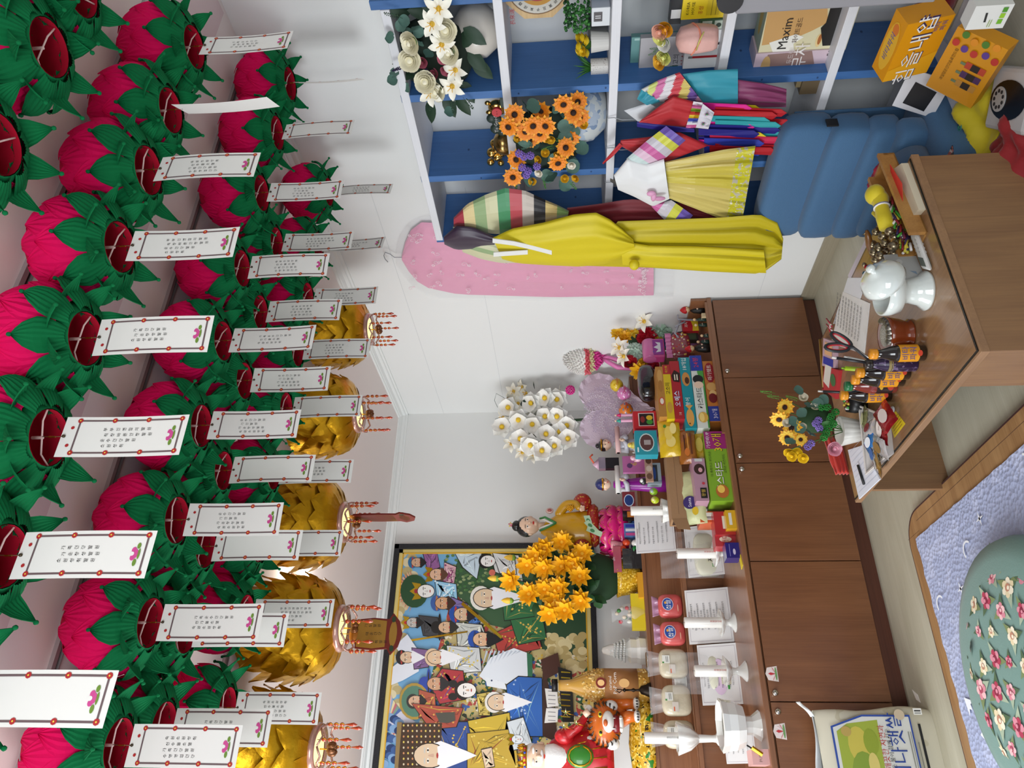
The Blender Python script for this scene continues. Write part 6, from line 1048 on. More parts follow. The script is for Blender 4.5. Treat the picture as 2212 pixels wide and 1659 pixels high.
for sx in (-1, 1): [m.lathe([(.003, 0), (0, -.014 if z < 0 else .012)], TW, hc + V((sx * .014, -.052, z)), 6) for z in (-.026, -.052 + .1 * 0 + .0)]
for k in range(15): a = -.9 + k * .12 * 1.1; px = (1262 + 7 * (k % 6), 1512 + 9 * (k // 2)); 
for k in range(22):
    a = k * .29; R = .0625; q = hc + V((R * cos(a), -.012, R * sin(a))); m.tube([q, hc + V((R * .93 * cos(a + .1), -.032, R * .9 * sin(a + .1))), hc + V((R * .74 * cos(a), -.046, R * .72 * sin(a)))], [.003, .0035, .0008], TK, 5)
b0 = TT((1320, 1535), 0); m.T = Mx.Identity(4)
for k in range(11): a = 1.2 + k * .2; m.tube([b0 + V((.086 * cos(a), .0, .076 * sin(a))), b0 + V((.07 * cos(a + .12), -.035, .062 * sin(a + .12))), b0 + V((.05 * cos(a), -.046, .04 * sin(a)))], [.004, .0045, .001], TK, 5); a2 = -.4 + k * .12; m.tube([b0 + V((.086 * cos(a2), .0, .076 * sin(a2))), b0 + V((.06 * cos(a2 + .1), -.042, .055 * sin(a2 + .1)))], [.0045, .001], TK, 5)
for px, dy in (((1372, 1520), -.02), ((1374, 1548), -.07)):
    q = TT(px, dy); m.tube([b0 + V((.02 if px[1] < 1540 else -.05, -.01, -.03)), q + V((0, 0, .03)), q], [.034, .026, .022], ORG, 12); m.ball(q + V((0, -.012, -.004)), (.028, .024, .016), TW, 14, 8); [m.ball(q + V((-.018 + .012 * k, -.036, -.006)), (.0035, .004, .006), TK, 6, 4) for k in range(4)]
m.obj('body', t)
# ---------------------------------------------------------------- attendants with scrolls
def attendant(label, px, hat, robe_c, foot, roll_c, cap=None):
    p = at((foot, px[1]), y=-.52); z0 = T2; g = thing('attendant_figure', label, 'figure', (p.x, -.55, z0)); H = at((px[0], px[1]), y=-.55).z - z0; R_ = mat(robe_c, .3, coat=.6); m = MB()
    m.lathe([(.045, 0), (.042, H * .3), (.030, H * .6), (.034, H * .76), (.016, H * .86)], R_, n=24, sq=(1, .75)); m.obj('robe', g); m = MB(); c = V((0, -.005, H)); m.ball(c, (.030, .028, .033), FACE, 18, 10); m.ball(c + V((0, -.028, -.004)), (.004, .006, .006), FACE, 8, 5)
    for sx in (-1, 1): T = face(c + V((sx * .011, -.0272, .002)), (1, sx * .3, 0), (0, 0, 1)); m.poly(ell(0, 0, .005, .0018, 10), C('1E1612'), 0, T); m.poly(ell(0, .007, .006, .001, 10), C('3A2A20'), 0, T); m.ball(c + V((sx * .030, 0, -.005)), (.004, .006, .008), FACE, 8, 5)
    m.poly(ell(0, 0, .005, .0025, 10), C('C02A28'), 0, face(c + V((0, -.0285, -.016)), (1, 0, 0), (0, 0, 1))); m.obj('head', g); m = MB()
    if hat: m.lathe([(.032, .008), (.031, .016), (.026, .034), (.012, .046), (0, .049)], mat('1E2A66', .3, coat=.5), c, 20); m.lathe([(.0325, .006), (.033, .014)], GOLD, c, 20)
    else: m.ball(c + V((0, .006, .010)), (.034, .031, .030), HAIR, 18, 9); m.ball(c + V((0, .01, .042)), (.014, .013, .012), HAIR, 10, 6); m.lathe([(.0335, .020), (.032, .026)], GOLD, c, 18)
    m.obj('hat' if hat else 'hair', g); m = MB(); SL = mat('D9DCE6', .3, coat=.5)
    for sx in (-1, 1): m.tube([(sx * .028, 0, H * .76), (sx * .042, -.015, H * .64), (sx * .018, -.05, H * .66), (sx * .006, -.058, H * .70)], [.014, .016, .014, .008], SL, 10)
    m.obj('sleeves', g); m = MB(); m.ball((0, -.060, H * .72), (.009, .008, .015), FACE, 10, 6)
    for sx in (-1, 1): [m.tube([(sx * .003, -.062 - .002 * k, H * .72 + .004), (sx * .002, -.060 - .003 * k, H * .72 + .026 - .003 * k)], .0028, FACE, 5) for k in range(4)]
    m.obj('hands', g); m = MB(); T = Mx.Translation((0, -.060, H * .80)) @ Mx.Rotation(pi / 2, 4, 'Y'); m.lathe([(.013, -.075), (.013, .075), (.009, .075), (.009, -.075)], mat(roll_c, .5), n=20, T=T, smooth=True); tag(m.obj('paper_scroll', None, loc=tuple(g.location)), 'rolled %s paper lying across the hands of the %s figure' % (('white', 'blue capped') if hat else ('pink', 'black haired')), 'scroll'); return g
attendant('small lady figure in white holding her palms together under a pink scroll', (1308, 965), False, 'C9CCD8', 1440, 'DDB6B4'); attendant('small boy figure in a blue cap and purple robe with praying hands', (1306, 1050), True, '9A1E9E', 1440, 'DFDEDA')
# ---------------------------------------------------------------- toys and offerings on the right of the altar
def Y3(px, y): return at(px, y=y)
g = thingw('white_flower_spray', 'tall spray of white artificial magnolias with dark leaves in the corner', 'flowers', (at((1380, 900), y=-.32).x, -.32, T3))
for px in ((1100, 880), (1085, 925), (1120, 905), (1125, 950), (1150, 870), (1150, 915), (1145, 960), (1180, 860), (1180, 900), (1178, 940), (1205, 862), (1205, 900), (1210, 935), (1200, 965), (1170, 975), (1225, 920), (1228, 950)): fl(g, 'magnolia', Y3(px, -.40 - .04 * random.random()), jit((-.3, -1, .1), .45), 1.75, random.random())
for px in ((1095, 860), (1110, 845), (1130, 835), (1140, 848), (1105, 960), (1130, 978), (1090, 900), (1120, 870), (1155, 985), (1215, 850)): fl(g, 'lily', Y3(px, -.36), jit((-.2, -.6, .4), .6), 1.15)
for px in ((1155, 838), (1165, 850), (1130, 880), (1175, 985), (1185, 980), (1160, 885), (1190, 915), (1150, 940)): fl(g, 'leaf|1E3524', Y3(px, -.37), jit((0, -.4, .1), .8), 1.5)
m = MB(); o3 = V(g.location); m.tube([Y3((1090, 860), -.36) - o3, Y3((1072, 850), -.37) - o3, Y3((1068, 865), -.37) - o3, Y3((1075, 880), -.37) - o3], .0012, C('2A3A2A'), 4); m.tube([Y3((1085, 900), -.36) - o3, Y3((1070, 905), -.37) - o3, Y3((1078, 925), -.37) - o3, Y3((1092, 940), -.37) - o3], .0012, C('2A3A2A'), 4); m.tube([Y3((1200, 910), -.36) - o3, (0, 0, .0)], .008, C('2A4A2A'), 6); m.ball(Y3((1165, 915), -.34) - o3, (.09, .03, .13), C('B9B8B0', .8), 12, 8); m.obj('stems', g)
LACE = mat('D8C6D6', .6, sheen=.4, bump=.5, bscale=150); g = thingw('lace_heart_box', 'frilly pale pink lace heart box studded with tiny flowers behind the toys', 'box', (at((1400, 890), y=-.50).x, -.50, T2)); o3 = V(g.location); m = MB(); cx = Y3((1320, 890), -.5) - o3
def hrt(t, s): return (cx.x + s * 16 * sin(t) ** 3 / 16, cx.z + s * (13 * cos(t) - 5 * cos(2 * t) - 2 * cos(3 * t) - cos(4 * t)) / 16)
hz = [hrt(i * 2 * pi / 60, .205) for i in range(60)]; m.poly([(x, z) for x, z in hz], LACE, .05, face((0, .03, 0), (1, 0, 0), (0, 0, 1)))
for i in range(60): (x, z), (x2, z2) = hz[i], hz[(i + 1) % 60]; k = 1.16; w = .006 * (-1) ** i; m.add([(x, -.02, z), (x2, -.02, z2), (cx.x + (x2 - cx.x) * k, -.026 - w, cx.z + (z2 - cx.z) * k), (cx.x + (x - cx.x) * k, -.026 + w, cx.z + (z - cx.z) * k)], [(0, 1, 2, 3)], LACE)
m.obj('box', g); m = MB()
for k in range(150):
    t = k * 2.4; r = .17 * ((k + .5) / 150) ** .5; q = V((cx.x + r * cos(t), -.024, cx.z + r * sin(t) * .85)); c_ = mat(('D8C8DA', 'C9B8D0', 'E4D8E4')[k % 3], .5)
    for b in range(4): a = b * pi / 2 + k; m.add([tuple(q), tuple(q + V((.011 * cos(a - .3), -.003, .011 * sin(a - .3)))), tuple(q + V((.016 * cos(a), -.002, .016 * sin(a)))), tuple(q + V((.011 * cos(a + .3), -.003, .011 * sin(a + .3))))], [(0, 1, 2, 3)], c_)
    if k % 9 == 0: m.ball(q, .003, PRL, 6, 4)
m.obj('lace_flowers', g)
m = MB(); q = Y3((1232, 852), -.42); 
for k in range(60): t = math.acos(1 - 2 * (k + .5) / 60); a = k * 2.4; m.ball((.024 * sin(t) * cos(a), .024 * sin(t) * sin(a), .024 * cos(t)), .0055, C('DE3A94', .7), 6, 4)
tag(m.obj('pink_pompom', None, loc=(q.x, -.47, q.z)), 'bright pink pompom on the top of the lace heart box', 'pompom')
g = thingw('fringe_flower_lamp', 'ball of white and pink paper fringe on a pink ribbon stand by the wall', 'decoration', (at((1400, 790), y=-.62).x, -.62, T2)); o3 = V(g.location); c0 = Y3((1262, 773), -.62) - o3; m = MB()
for k in range(420):
    t = math.acos(1 - 2 * (k + .5) / 420); a = k * 2.39996; d = V((sin(t) * cos(a), sin(t) * sin(a), cos(t))); R = .088 if d.z > -.3 else .080; c_ = ('E4E2DC', 'DDD8D4')[k % 2] if d.z > 0 else ('D8606A' if d.z > -.28 else ('D8CFA0' if d.z > -.55 else 'E0429A'))
    m.tube([c0 + d * R * .8 * V((1, 1, 1.2)).x, c0 + V((d.x * R, d.y * R, d.z * R * 1.35)), c0 + V((d.x * R * 1.12, d.y * R * 1.12, d.z * R * 1.35 + .006 * sin(k)))], [.006, .0055, .003], C(c_, .7), 4)
[m.lathe([(a_, c_z) for a_, c_z in zip(ra, za)], C(cc_, .8), c0, 20, cap=False) for ra, za, cc_ in (((0, .060, .080, .083), (.108, .078, .03, -.005), 'E4E2DC'), ((.083, .074), (-.005, -.028), 'D8606A'), ((.074, .064), (-.028, -.05), 'D8CFA0'), ((.064, .045, 0), (-.05, -.085, -.10), 'E0429A'))]; m.obj('fringe_ball', g); m = MB(); PR = mat('E07AB4', .4)
for a in (-1, -.4, .3, .9): m.tube([c0 + V((0, 0, -.09)), c0 + V((.05 * a, -.03, -.13)), c0 + V((.08 * a, -.02, -.18)), V((.04 * a, 0, .0))], [.006, .012, .014, .008], PR, 6)
m.obj('pink_ribbons', g)
g = thingw('mixed_flower_heap', 'heap of yellow, red and white artificial flowers by the white wall', 'flowers', (at((1490, 725), y=-.80).x, -.80, T1))
for px, k, s in (((1335, 722), 'lotus|E9B82A', .9), ((1350, 730), 'lotus|E6A81E', .9), ((1365, 715), 'lotus|E9C02A', 1.), ((1398, 728), 'carnation|C4142E', 1.7), ((1425, 716), 'carnation|C4DCC8', 2.), ((1372, 762), 'carnation|CFE0D2', 1.6), ((1382, 800), 'lotus|E9B41E|E9B41E', 1.1), ((1355, 800), 'lily', .0), ((1360, 786), 'rose|B8162A', 1.), ((1390, 786), 'carnation|E9B41E', 1.), ((1402, 806), 'rose|E4E8E0', .8), ((1398, 750), 'rose|5A2A8A', .8), ((1432, 742), 'carnation|2E7AB0', .8), ((1422, 738), 'carnation|E0C81E', .9), ((1412, 795), 'rose|A8142A', .9)):
    if s: fl(g, k, Y3(px, -.86), jit((-.3, -1, .3), .3), s * 1.3)
for px in ((1393, 695), (1340, 752), (1350, 770)): fl(g, 'lily', Y3(px, -.99), jit((-.3, -.7, .6), .3), 1.25)
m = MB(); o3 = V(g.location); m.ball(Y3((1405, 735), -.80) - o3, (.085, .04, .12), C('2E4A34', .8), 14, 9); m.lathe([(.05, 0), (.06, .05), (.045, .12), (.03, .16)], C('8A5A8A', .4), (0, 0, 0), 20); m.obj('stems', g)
def ballc(label, px, y, r, c1, c2, nm='candy_ball'):
    q = Y3(px, y); m = MB(); m.ball((0, 0, 0), r, mat(c1, .3, coat=.5), 20, 12)
    for k in range(26): t = math.acos(1 - 2 * (k + .5) / 26); a = k * 2.4; T = Mx.Translation(V((sin(t) * cos(a), sin(t) * sin(a), cos(t))) * r * 1.002) @ V((sin(t) * cos(a), sin(t) * sin(a), cos(t))).to_track_quat('Z', 'Y').to_matrix().to_4x4(); m.poly(ell(0, 0, r * .17, r * .09, 8), C(c2, .3), .0006, T)
    m.text('Chups', face((0, -r - .001, 0), (1, 0, 0), (0, 0, 1)), r * .55, C('C01E2E')); return tag(m.obj(nm, None, loc=(q.x, y, q.z)), label, 'candy')
ballc('yellow round lollipop ball behind the pink one', (1332, 832), -.60, .036, 'DDBE2A', 'C99A1E'); ballc('pink patterned lollipop ball nearest the black bag', (1348, 850), -.66, .038, 'D07AB0', 'F0D8E8'); ballc('orange and blue striped lollipop ball beside the lipstick pens', (1352, 885), -.64, .038, 'D8761E', '2E8AC0')
m = MB(); pillow(m, (0, 0, .045), (.095, .05, .045), mat('0E0E12', .18, coat=.8, bump=1.0, bscale=25), e=.7); tag(m.obj('black_plastic_bag', None, loc=(at((1408, 825), y=-1.0).x, -.99, at((1418, 825), y=-1.0).z)), 'crumpled black plastic bag on top of the snack boxes', 'bag')
boxY('red_toy_box', 'red toy box with a dark window holding lipstick pens behind it', 'box', (1368, 888, 1418, 925), -1.0, .05, 'C0242E', [('r', .12, .1, .88, .78, 'E8D8D4'), ('r', .16, .13, .84, .74, '241A1C'), ('o', .35, .3, .12, .14, '3E9A3A'), ('o', .6, .3, .12, .14, 'D8B82A'), ('o', .5, .6, .16, .1, '8A2A2A')])
boxY('pink_toy_box', 'narrow pink toy box beside the red toy box', 'box', (1374, 928, 1420, 944), -.99, .04, 'D0659A', [('e', .5, .5, .3, .2, 'E8C8D8')])
boxY('turquoise_doll_box', 'turquoise box with an oval window beneath the small lady figure', 'box', (1372, 930, 1420, 982), -1.02, .05, '2A98A8', [('e', .5, .48, .38, .34, 'C8E0E0'), ('e', .5, .48, .33, .30, '5A3A3A'), ('r', .4, .3, .6, .6, 'A8A0A0'), ('r', .1, .85, .3, .92, 'E0F0F0')])
for i, (py, c) in enumerate(((894, 'D0246A'), (906, '2A9A8A'))):
    q = Y3((1366, py), -.96); g = thing('lipstick_pen', 'pink doll topped pen standing behind the red box, %s tip' % ('crimson', 'green')[i], 'pen', (q.x, -.96 + .012, q.z)); m = MB(); m.cyl((0, 0, 0), .007, .055, mat('E0A8C4', .3), 12); m.obj('barrel', g); m = MB(); m.lathe([(.008, .055), (.011, .058), (.006, .068), (.004, .074)], mat(c, .3), n=12); m.ball((0, 0, .080), .005, FACE, 8, 5); m.obj('doll_top', g)
for i, px in enumerate(((1372, 962), (1385, 972), (1378, 990))):
    q = Y3(px, -.88); g = thing('bird_toy', ('pale yellow chick toy with wings', 'white rabbit toy beside the chick', 'small white and pink bird toy')[i] + ' in front of the lace heart', 'toy', q); c_ = mat(('E0D060', 'E6E4E0', 'DDB0C0')[i], .4, coat=.4); m = MB(); m.ball((0, 0, 0), (.018, .016, .020), c_, 14, 8); m.ball((0, -.004, .024), .013, c_, 12, 7); [m.ball((sx * .014, 0, .030 if i == 1 else .006), (.005, .004, .014), c_, 8, 5) for sx in (-1, 1)]; m.obj('body', g); m = MB(); m.lathe([(.003, 0), (0, .007)], C('E0801E'), n=6, T=Mx.Translation((0, -.016, .024)) @ Mx.Rotation(pi / 2, 4, 'X')); [m.ball((sx * .005, -.015, .028), .0016, INK, 6, 4) for sx in (-1, 1)]; m.obj('beak', g)
g = thingw('pink_music_box', 'glossy pink and purple toy box with silver crown near the red flower', 'toy', Y3((1418, 755), -.93)); m = MB(); m.bb((-.055, -.02, -.04), (.055, .04, .035), mat('C8448A', .3, coat=.6)); m.lathe([(.036, -.056), (.036, .056)], mat('D06AA4', .3, coat=.6), n=20, T=Mx.Translation((0, .01, .035)) @ Mx.Rotation(pi / 2, 4, 'Y')); m.obj('casing', g, bev=.006); m = MB(); T = face((-.045, -.0215, -.032), (1, 0, 0), (0, 0, 1)); art(m, T, .09, .065, [('r', 0, 0, 1, 1, '8A2A8A'), ('p', [(.2, .2), (.15, .6), (.35, .4), (.5, .75), (.65, .4), (.85, .6), (.8, .2)], 'D8D8DC'), ('o', .2, .8, .06, .05, '2A4AB0'), ('o', .6, .85, .06, .05, 'C0244A')]); m.obj('crown_panel', g)
g = thingw('pink_frill_bag', 'transparent frilled bag of wrapped candies beside the red hooded monk', 'bag', Y3((1470, 748), -.97)); m = MB(); pillow(m, (0, 0, 0), (.075, .03, .05), mat('8A2A3A', .3, coat=.7, bump=.6, bscale=60), e=.6)
for k in range(40): m.ball((.07 * (random.random() * 2 - 1), -.028, .042 * (random.random() * 2 - 1)), (.006, .003, .005), C(('C9A84A', 'B8322A', 'D8D0C0')[k % 3], .3), 6, 4)
m.grid(lambda u, v: ((u - .5) * .15, -.012 + .006 * sin(u * 40), .045 + .03 * v), 30, 2, mat('D07AAA', .4)); m.obj('bag', g)
boxY('red_snack_pack', 'small red and yellow snack pack behind the little monk figures', 'box', (1474, 688, 1508, 715), -.98, .03, 'C0202A', [('p', [(0, 0), (1, 0), (1, .5), (.4, .35), (0, .4)], 'E0C02A'), ('t', '과자', .5, .75, .25, 'F2EEE6')])
boxY('dark_frame_box', 'dark box behind the tiny monks beside the red pack', 'box', (1466, 716, 1508, 735), -.96, .03, '2A2420', [('r', .1, .1, .9, .9, '3E4A30')])
def monk(label, px, foot, y, r, hood):
    q = Y3((foot, px[1]), y); g = thing('monk_figurine', label, 'figurine', (q.x, y, T1)); H = Y3(px, y).z - T1; m = MB(); m.lathe([(r * 1.15, 0), (r * 1.2, H * .25), (r * .95, H * .6), (r * .4, H * .78)], mat('14120F' if hood else '1E3A30', .5), n=20, sq=(1, .8)); [m.ball((sx * r * .45, -r * .95, H * .42), r * .24, FACE, 8, 5) for sx in (-1, 1)]; m.obj('robe', g)
    m = MB(); m.ball((0, -r * .05, H), (r * .8, r * .75, r * .85), mat('E8C89A', .4), 16, 9); m.ball((0, -r * .8, H - r * .1), r * .13, mat('D8A070', .4), 6, 4); [m.poly(ell(0, 0, r * .14, r * .04, 8), INK, 0, face((sx * r * .3, -r * .82, H + r * .08), (1, 0, 0), (0, 0, 1))) for sx in (-1, 1)]; m.poly(ell(0, 0, r * .12, r * .05, 8), C('C03A30'), 0, face((0, -r * .83, H - r * .32), (1, 0, 0), (0, 0, 1))); m.obj('head', g)
    if hood: m = MB(); m.lathe([(r * .86, H - r * .1), (r * .92, H + r * .25), (r * .7, H + r * .8), (r * .25, H + r * 1.35), (0, H + r * 1.5)], mat('C0141E', .5), (0, r * .12, 0), 18); m.obj('red_hood', g)
monk('monk figurine in a red pointed hood nearest the wall', (1482, 668), 1524, -1.06, .021, True); monk('monk figurine in a red pointed hood leaning by the snack boxes', (1492, 752), 1528, -1.06, .020, True)
for i, (px, foot) in enumerate((((1500, 690), 1522), ((1503, 702), 1524), ((1516, 725), 1530), ((1508, 738), 1532))): monk(('tiny bald monk behind the wooden block', 'tiny bald monk in green beside the wooden block', 'tiny white faced monk with a staff', 'tiny green robed monk beside the second red hood')[i], px, foot, -1.08 + .01 * (i % 2), .009, False)
tag(MB().box((0, 0, .014), (.02, .016, .028), C('D3BC94', .5)).obj('wooden_block', None, loc=(at((1518, 682), y=-1.11).x, -1.11, T1)), 'small pale wooden block with dark mark in front of the monks', 'block')
g = thingw('grey_coral_stick', 'grey coral shaped branch behind the red hooded monk', 'ornament', (at((1500, 690), y=-1.0).x, -.99, T1)); m = MB(); q = V(g.location); m.tube([(0, 0, 0), Y3((1465, 690), -1.0) - q, Y3((1462, 672), -1.0) - q], .006, C('A8AAB4', .5), 6); m.tube([Y3((1480, 695), -1.0) - q, Y3((1458, 706), -1.0) - q], .005, C('A8AAB4', .5), 6); m.tube([Y3((1470, 692), -1.0) - q, Y3((1458, 720), -1.0) - q, Y3((1466, 730), -1.0) - q], .005, C('A8AAB4', .5), 6); m.obj('branch', g)
# middle toys
boxY('toy_car_box', 'grey toy car box with a blue car in the window beside the paper bag', 'box', (1398, 1000, 1428, 1045), -.92, .04, '8A98A4', [('r', .1, .25, .9, .85, '2A2E36'), ('e', .5, .5, .3, .13, '1E3A7A'), ('t', '2', .12, .12, .3, '2A3A8A')]); boxY('purple_toy_bag', 'pink translucent toy packet behind the purple robed boy', 'toy', (1345, 985, 1395, 1020), -.70, .02, mat('B86AA0', .2, coat=.6), [('t', '6', .5, .5, .4, 'C9A84A'), ('e', .4, .7, .15, .12, '5A3A6A')]); boxY('blue_badge_pack', 'red and blue badge pack behind the boy figure shoulder', 'toy', (1345, 1062, 1372, 1100), -.66, .02, '7A2A34', [('e', .5, .5, .35, .4, 'C9D4E4'), ('e', .5, .5, .3, .34, '1E3A7A')])
for i, (px, c, lb) in enumerate((((1400, 1012), 'B8222A', 'red toy car on top of the toy car box'), ((1390, 1040), '1A1A1E', 'black and white penguin toy beside the toy car box'), ((1412, 1062), '8AB81E', 'lime green egg shaped toy beside the purple robe'), ((1415, 1080), 'B8C81E', 'yellow green crowned egg toy next to the candle'))):
    q = Y3(px, -.90); g = thing('egg_toy' if i > 1 else ('toy_car', 'penguin_toy')[i], lb, 'toy', q); m = MB(); m.ball((0, 0, 0), (.018, .015, .014 if i == 0 else .019), mat(c, .25, coat=.6), 16, 9); m.obj('body', g); m = MB(); m.ball((0, -.006, .008), (.011, .011, .009), mat(('2A2A2E', 'E8E8E4', '9AA8B0', 'E0D88A')[i], .15, coat=.6), 12, 7); m.obj('window' if i == 0 else 'face', g)
boxY('hair_clip_pack', 'clear pack of brown discs between the toys and the toy car box', 'pack', (1394, 985, 1410, 1040), -.93, .02, 'B08A78', [('e', .2, .5, .12, .4, '6A4A3A'), ('e', .5, .5, .12, .4, 'C9B0A0'), ('e', .8, .5, .12, .4, '5A3A2A')])
g = thingw('silver_doll_case', 'silver and black doll house toy behind the scrolls', 'toy', Y3((1312, 1000), -.60)); m = MB(); m.bb((-.03, 0, -.06), (.03, .03, .01), mat('1A181C', .3)); m.bb((-.032, -.002, .01), (.032, .03, .045), mat('B8A8B4', .15, metal=.6)); m.lathe([(.033, 0), (0, .035)], mat('D0A8BC', .3), (0, .015, .045), 4); m.obj('case', g); m = MB(); m.tube([(.0, 0, .07), (.03, -.01, .09), (.045, -.01, .075)], .005, C('D8583A'), 6); m.obj('coral_arm', g)
boxY('dark_soy_bottle_pack', 'dark glossy bottle pack with orange label under the lotus statue', 'bottle', (1345, 1100, 1380, 1125), -.40, .04, mat('1A1214', .15, coat=.8), [('r', .3, .2, .8, .7, 'C8762A')], z=T3); boxY('blue_acrylic_case', 'clear blue case of cosmetics under the lady statue lotus', 'case', (1348, 1130, 1372, 1160), -.41, .04, mat('5A7AB0', .1, coat=.8), [('r', .1, .1, .3, .9, 'C04A8A'), ('r', .4, .1, .6, .9, 'D8DCE4'), ('r', .7, .1, .9, .9, '2A3A9A')], z=T3)
g = thingw('green_white_ornament', 'white and green glazed radish ornament left of the blue case', 'ornament', (at((1372, 1175), y=-.40).x, -.41, T3)); m = MB(); m.ball((0, 0, .022), (.02, .018, .022), CER, 14, 8); m.obj('body', g); m = MB(); [m.tube([(-.01, 0, .02), (-.03, -.01, .02 + .015 * k), (-.045, -.01, .035 * k)], [.006, .009, .001], C('1E7A3A', .3), 6) for k in (0, 1)]; m.obj('leaves', g)
boxY('wrapped_black_pack', 'black item in crinkled clear wrap beside the gold basket', 'pack', (1345, 1185, 1380, 1228), -.42, .03, mat('2A2C2E', .15, coat=.8, bump=.6, bscale=50), z=T3); boxY('pink_stick_case', 'small clear case with a dark pink stick above the wrapped pack', 'case', (1325, 1180, 1342, 1235), -.43, .02, mat('A84A5A', .15, coat=.8), [('t', 'LIPS', .5, .9, .3, 'E8E0E0')])
boxY('dark_speaker', 'small black cube behind the lotus and gold basket', 'speaker', (1300, 1215, 1380, 1262), -.2, .05, '17171A', z=T3); boxY('orange_folder_strip', 'thin orange folder edge on the upper shelf front', 'folder', (1378, 1236, 1386, 1290), -.43, .04, 'D99A1E', z=T3)
# ---------------------------------------------------------------- gold lotus lanterns
GF = mat('C9960F', .34, metal=.75, bump=.5, bscale=45, name='gold_foil_petal'); RNG = mat('C79A8E', .25, metal=.5, coat=.4); LIT = mat('F3E7A0', .5, emit=1.2); AMB = mat('C0401A', .12, coat=1., name='amber_bead')
def gold_lantern():
    root = thing('gold_lotus_lantern', '', 'lantern'); m = MB()
    for row in range(6):
        n = 13; L = (.12, .17, .21, .24, .26, .27)[row]; op = (.95, .82, .68, .5, .32, .12)[row]; w = .052
        for i in range(n):
            a = 2 * pi * (i + .5 * (row % 2)) / n + random.uniform(-.05, .05); ca, sa = cos(a), sin(a); tw = random.uniform(-.015, .015)
            def fn(u, v, L=L, op=op, ca=ca, sa=sa, tw=tw, row=row):
                r = .058 + L * op * (1 - (1 - v) ** 1.6) * .62 + .020 * max(0, v - .8) * 3; z = .01 + .02 * row + L * (1 - op * .75) * v + .03 * v * v; s = (2 * u - 1) * w * (sin(pi * (.18 + .82 * v) ** 1.1) if v < .98 else .02) ** .7; b = .012 * (1 - (2 * u - 1) ** 2) * sin(pi * v) + .003 * sin(u * 12 + v * 9)
                return ((r + b) * ca - (s + tw * v) * sa, (r + b) * sa + (s + tw * v) * ca, z)
            m.grid(fn, 5, 7, GF)
    m.obj('petals', root); m = MB(); m.lathe([(.045, .0), (.062, -.004), (.066, .008), (.060, .02)], RNG, n=32, cap=False)
    for i in range(8): a = i * pi / 4; m.tube([(.062 * cos(a + t * .38), .062 * sin(a + t * .38), -.012 - .010 * cos(t * pi / 2) ** 2) for t in (-1, -.5, 0, .5, 1)], .003, RNG, 5)
    m.obj('filigree_ring', root); m = MB(); m.lathe([(.050, .004), (.035, .0), (0, -.001)], LIT, n=24); m.obj('light_panel', root)
    for k in range(7):
        a = k * 2 * pi / 7 + .3; m = MB(); x, y = .062 * cos(a), .062 * sin(a); z = -.012
        for j in range(3): z -= .016; m.ball((x, y, z), (.0055, .0055, .0065), AMB, 8, 5); m.tube([(x + .006 * cos(t), y, z + .006 * sin(t)) for t in [q * 1.05 for q in range(6)]], .001, GOLD, 4, closed=True)
        m.tube([(x, y, -.01), (x, y, z - .012)], .0008, GOLD, 4); m.lathe([(.001, z - .008), (.0045, z - .026), (.0055, z - .032), (0, z - .042)], AMB, (x, y, 0), 8); m.obj('bead_strand', root)
    m = MB()
    for i in range(6): a = i * pi / 3; m.ball((.014 * cos(a), .010 * sin(a), -.034), (.010, .008, .012), mat('7A4A24', .3, metal=.5), 8, 6)
    m.tube([(0, 0, 0), (0, 0, -.03)], .002, GOLD, 5); m.obj('carved_pendant', root); m = MB(); m.tube([(0, 0, .2), (0, 0, .34)], .002, GOLD, 5); m.obj('hanging_wire', root); return root
GL = gold_lantern()
for i, (px, y, sc) in enumerate((((742, 1357), -1.66, 1.18), ((748, 1128), -1.62, 1.15), ((778, 895), -1.60, 1.15), ((800, 712), -1.58, 1.1), ((690, 1618), -1.72, 1.15))):
    p = at(px, y=y); zt = HC - .02; lab = 'gold leaf lotus lantern with amber beads, ' + ('above the painting', 'beside the ceiling lamp nearer the corner', 'above the white flower spray', 'nearest the shelf wall', 'at the frame edge beyond the last prayer card')[i]
    if i == 0: o = GL; o.location = p; o['label'] = lab; o['group'] = 'gold lotus lanterns'
    else: o = dup(GL, p, i * .5, lab)
    o.scale = (sc, sc, sc)
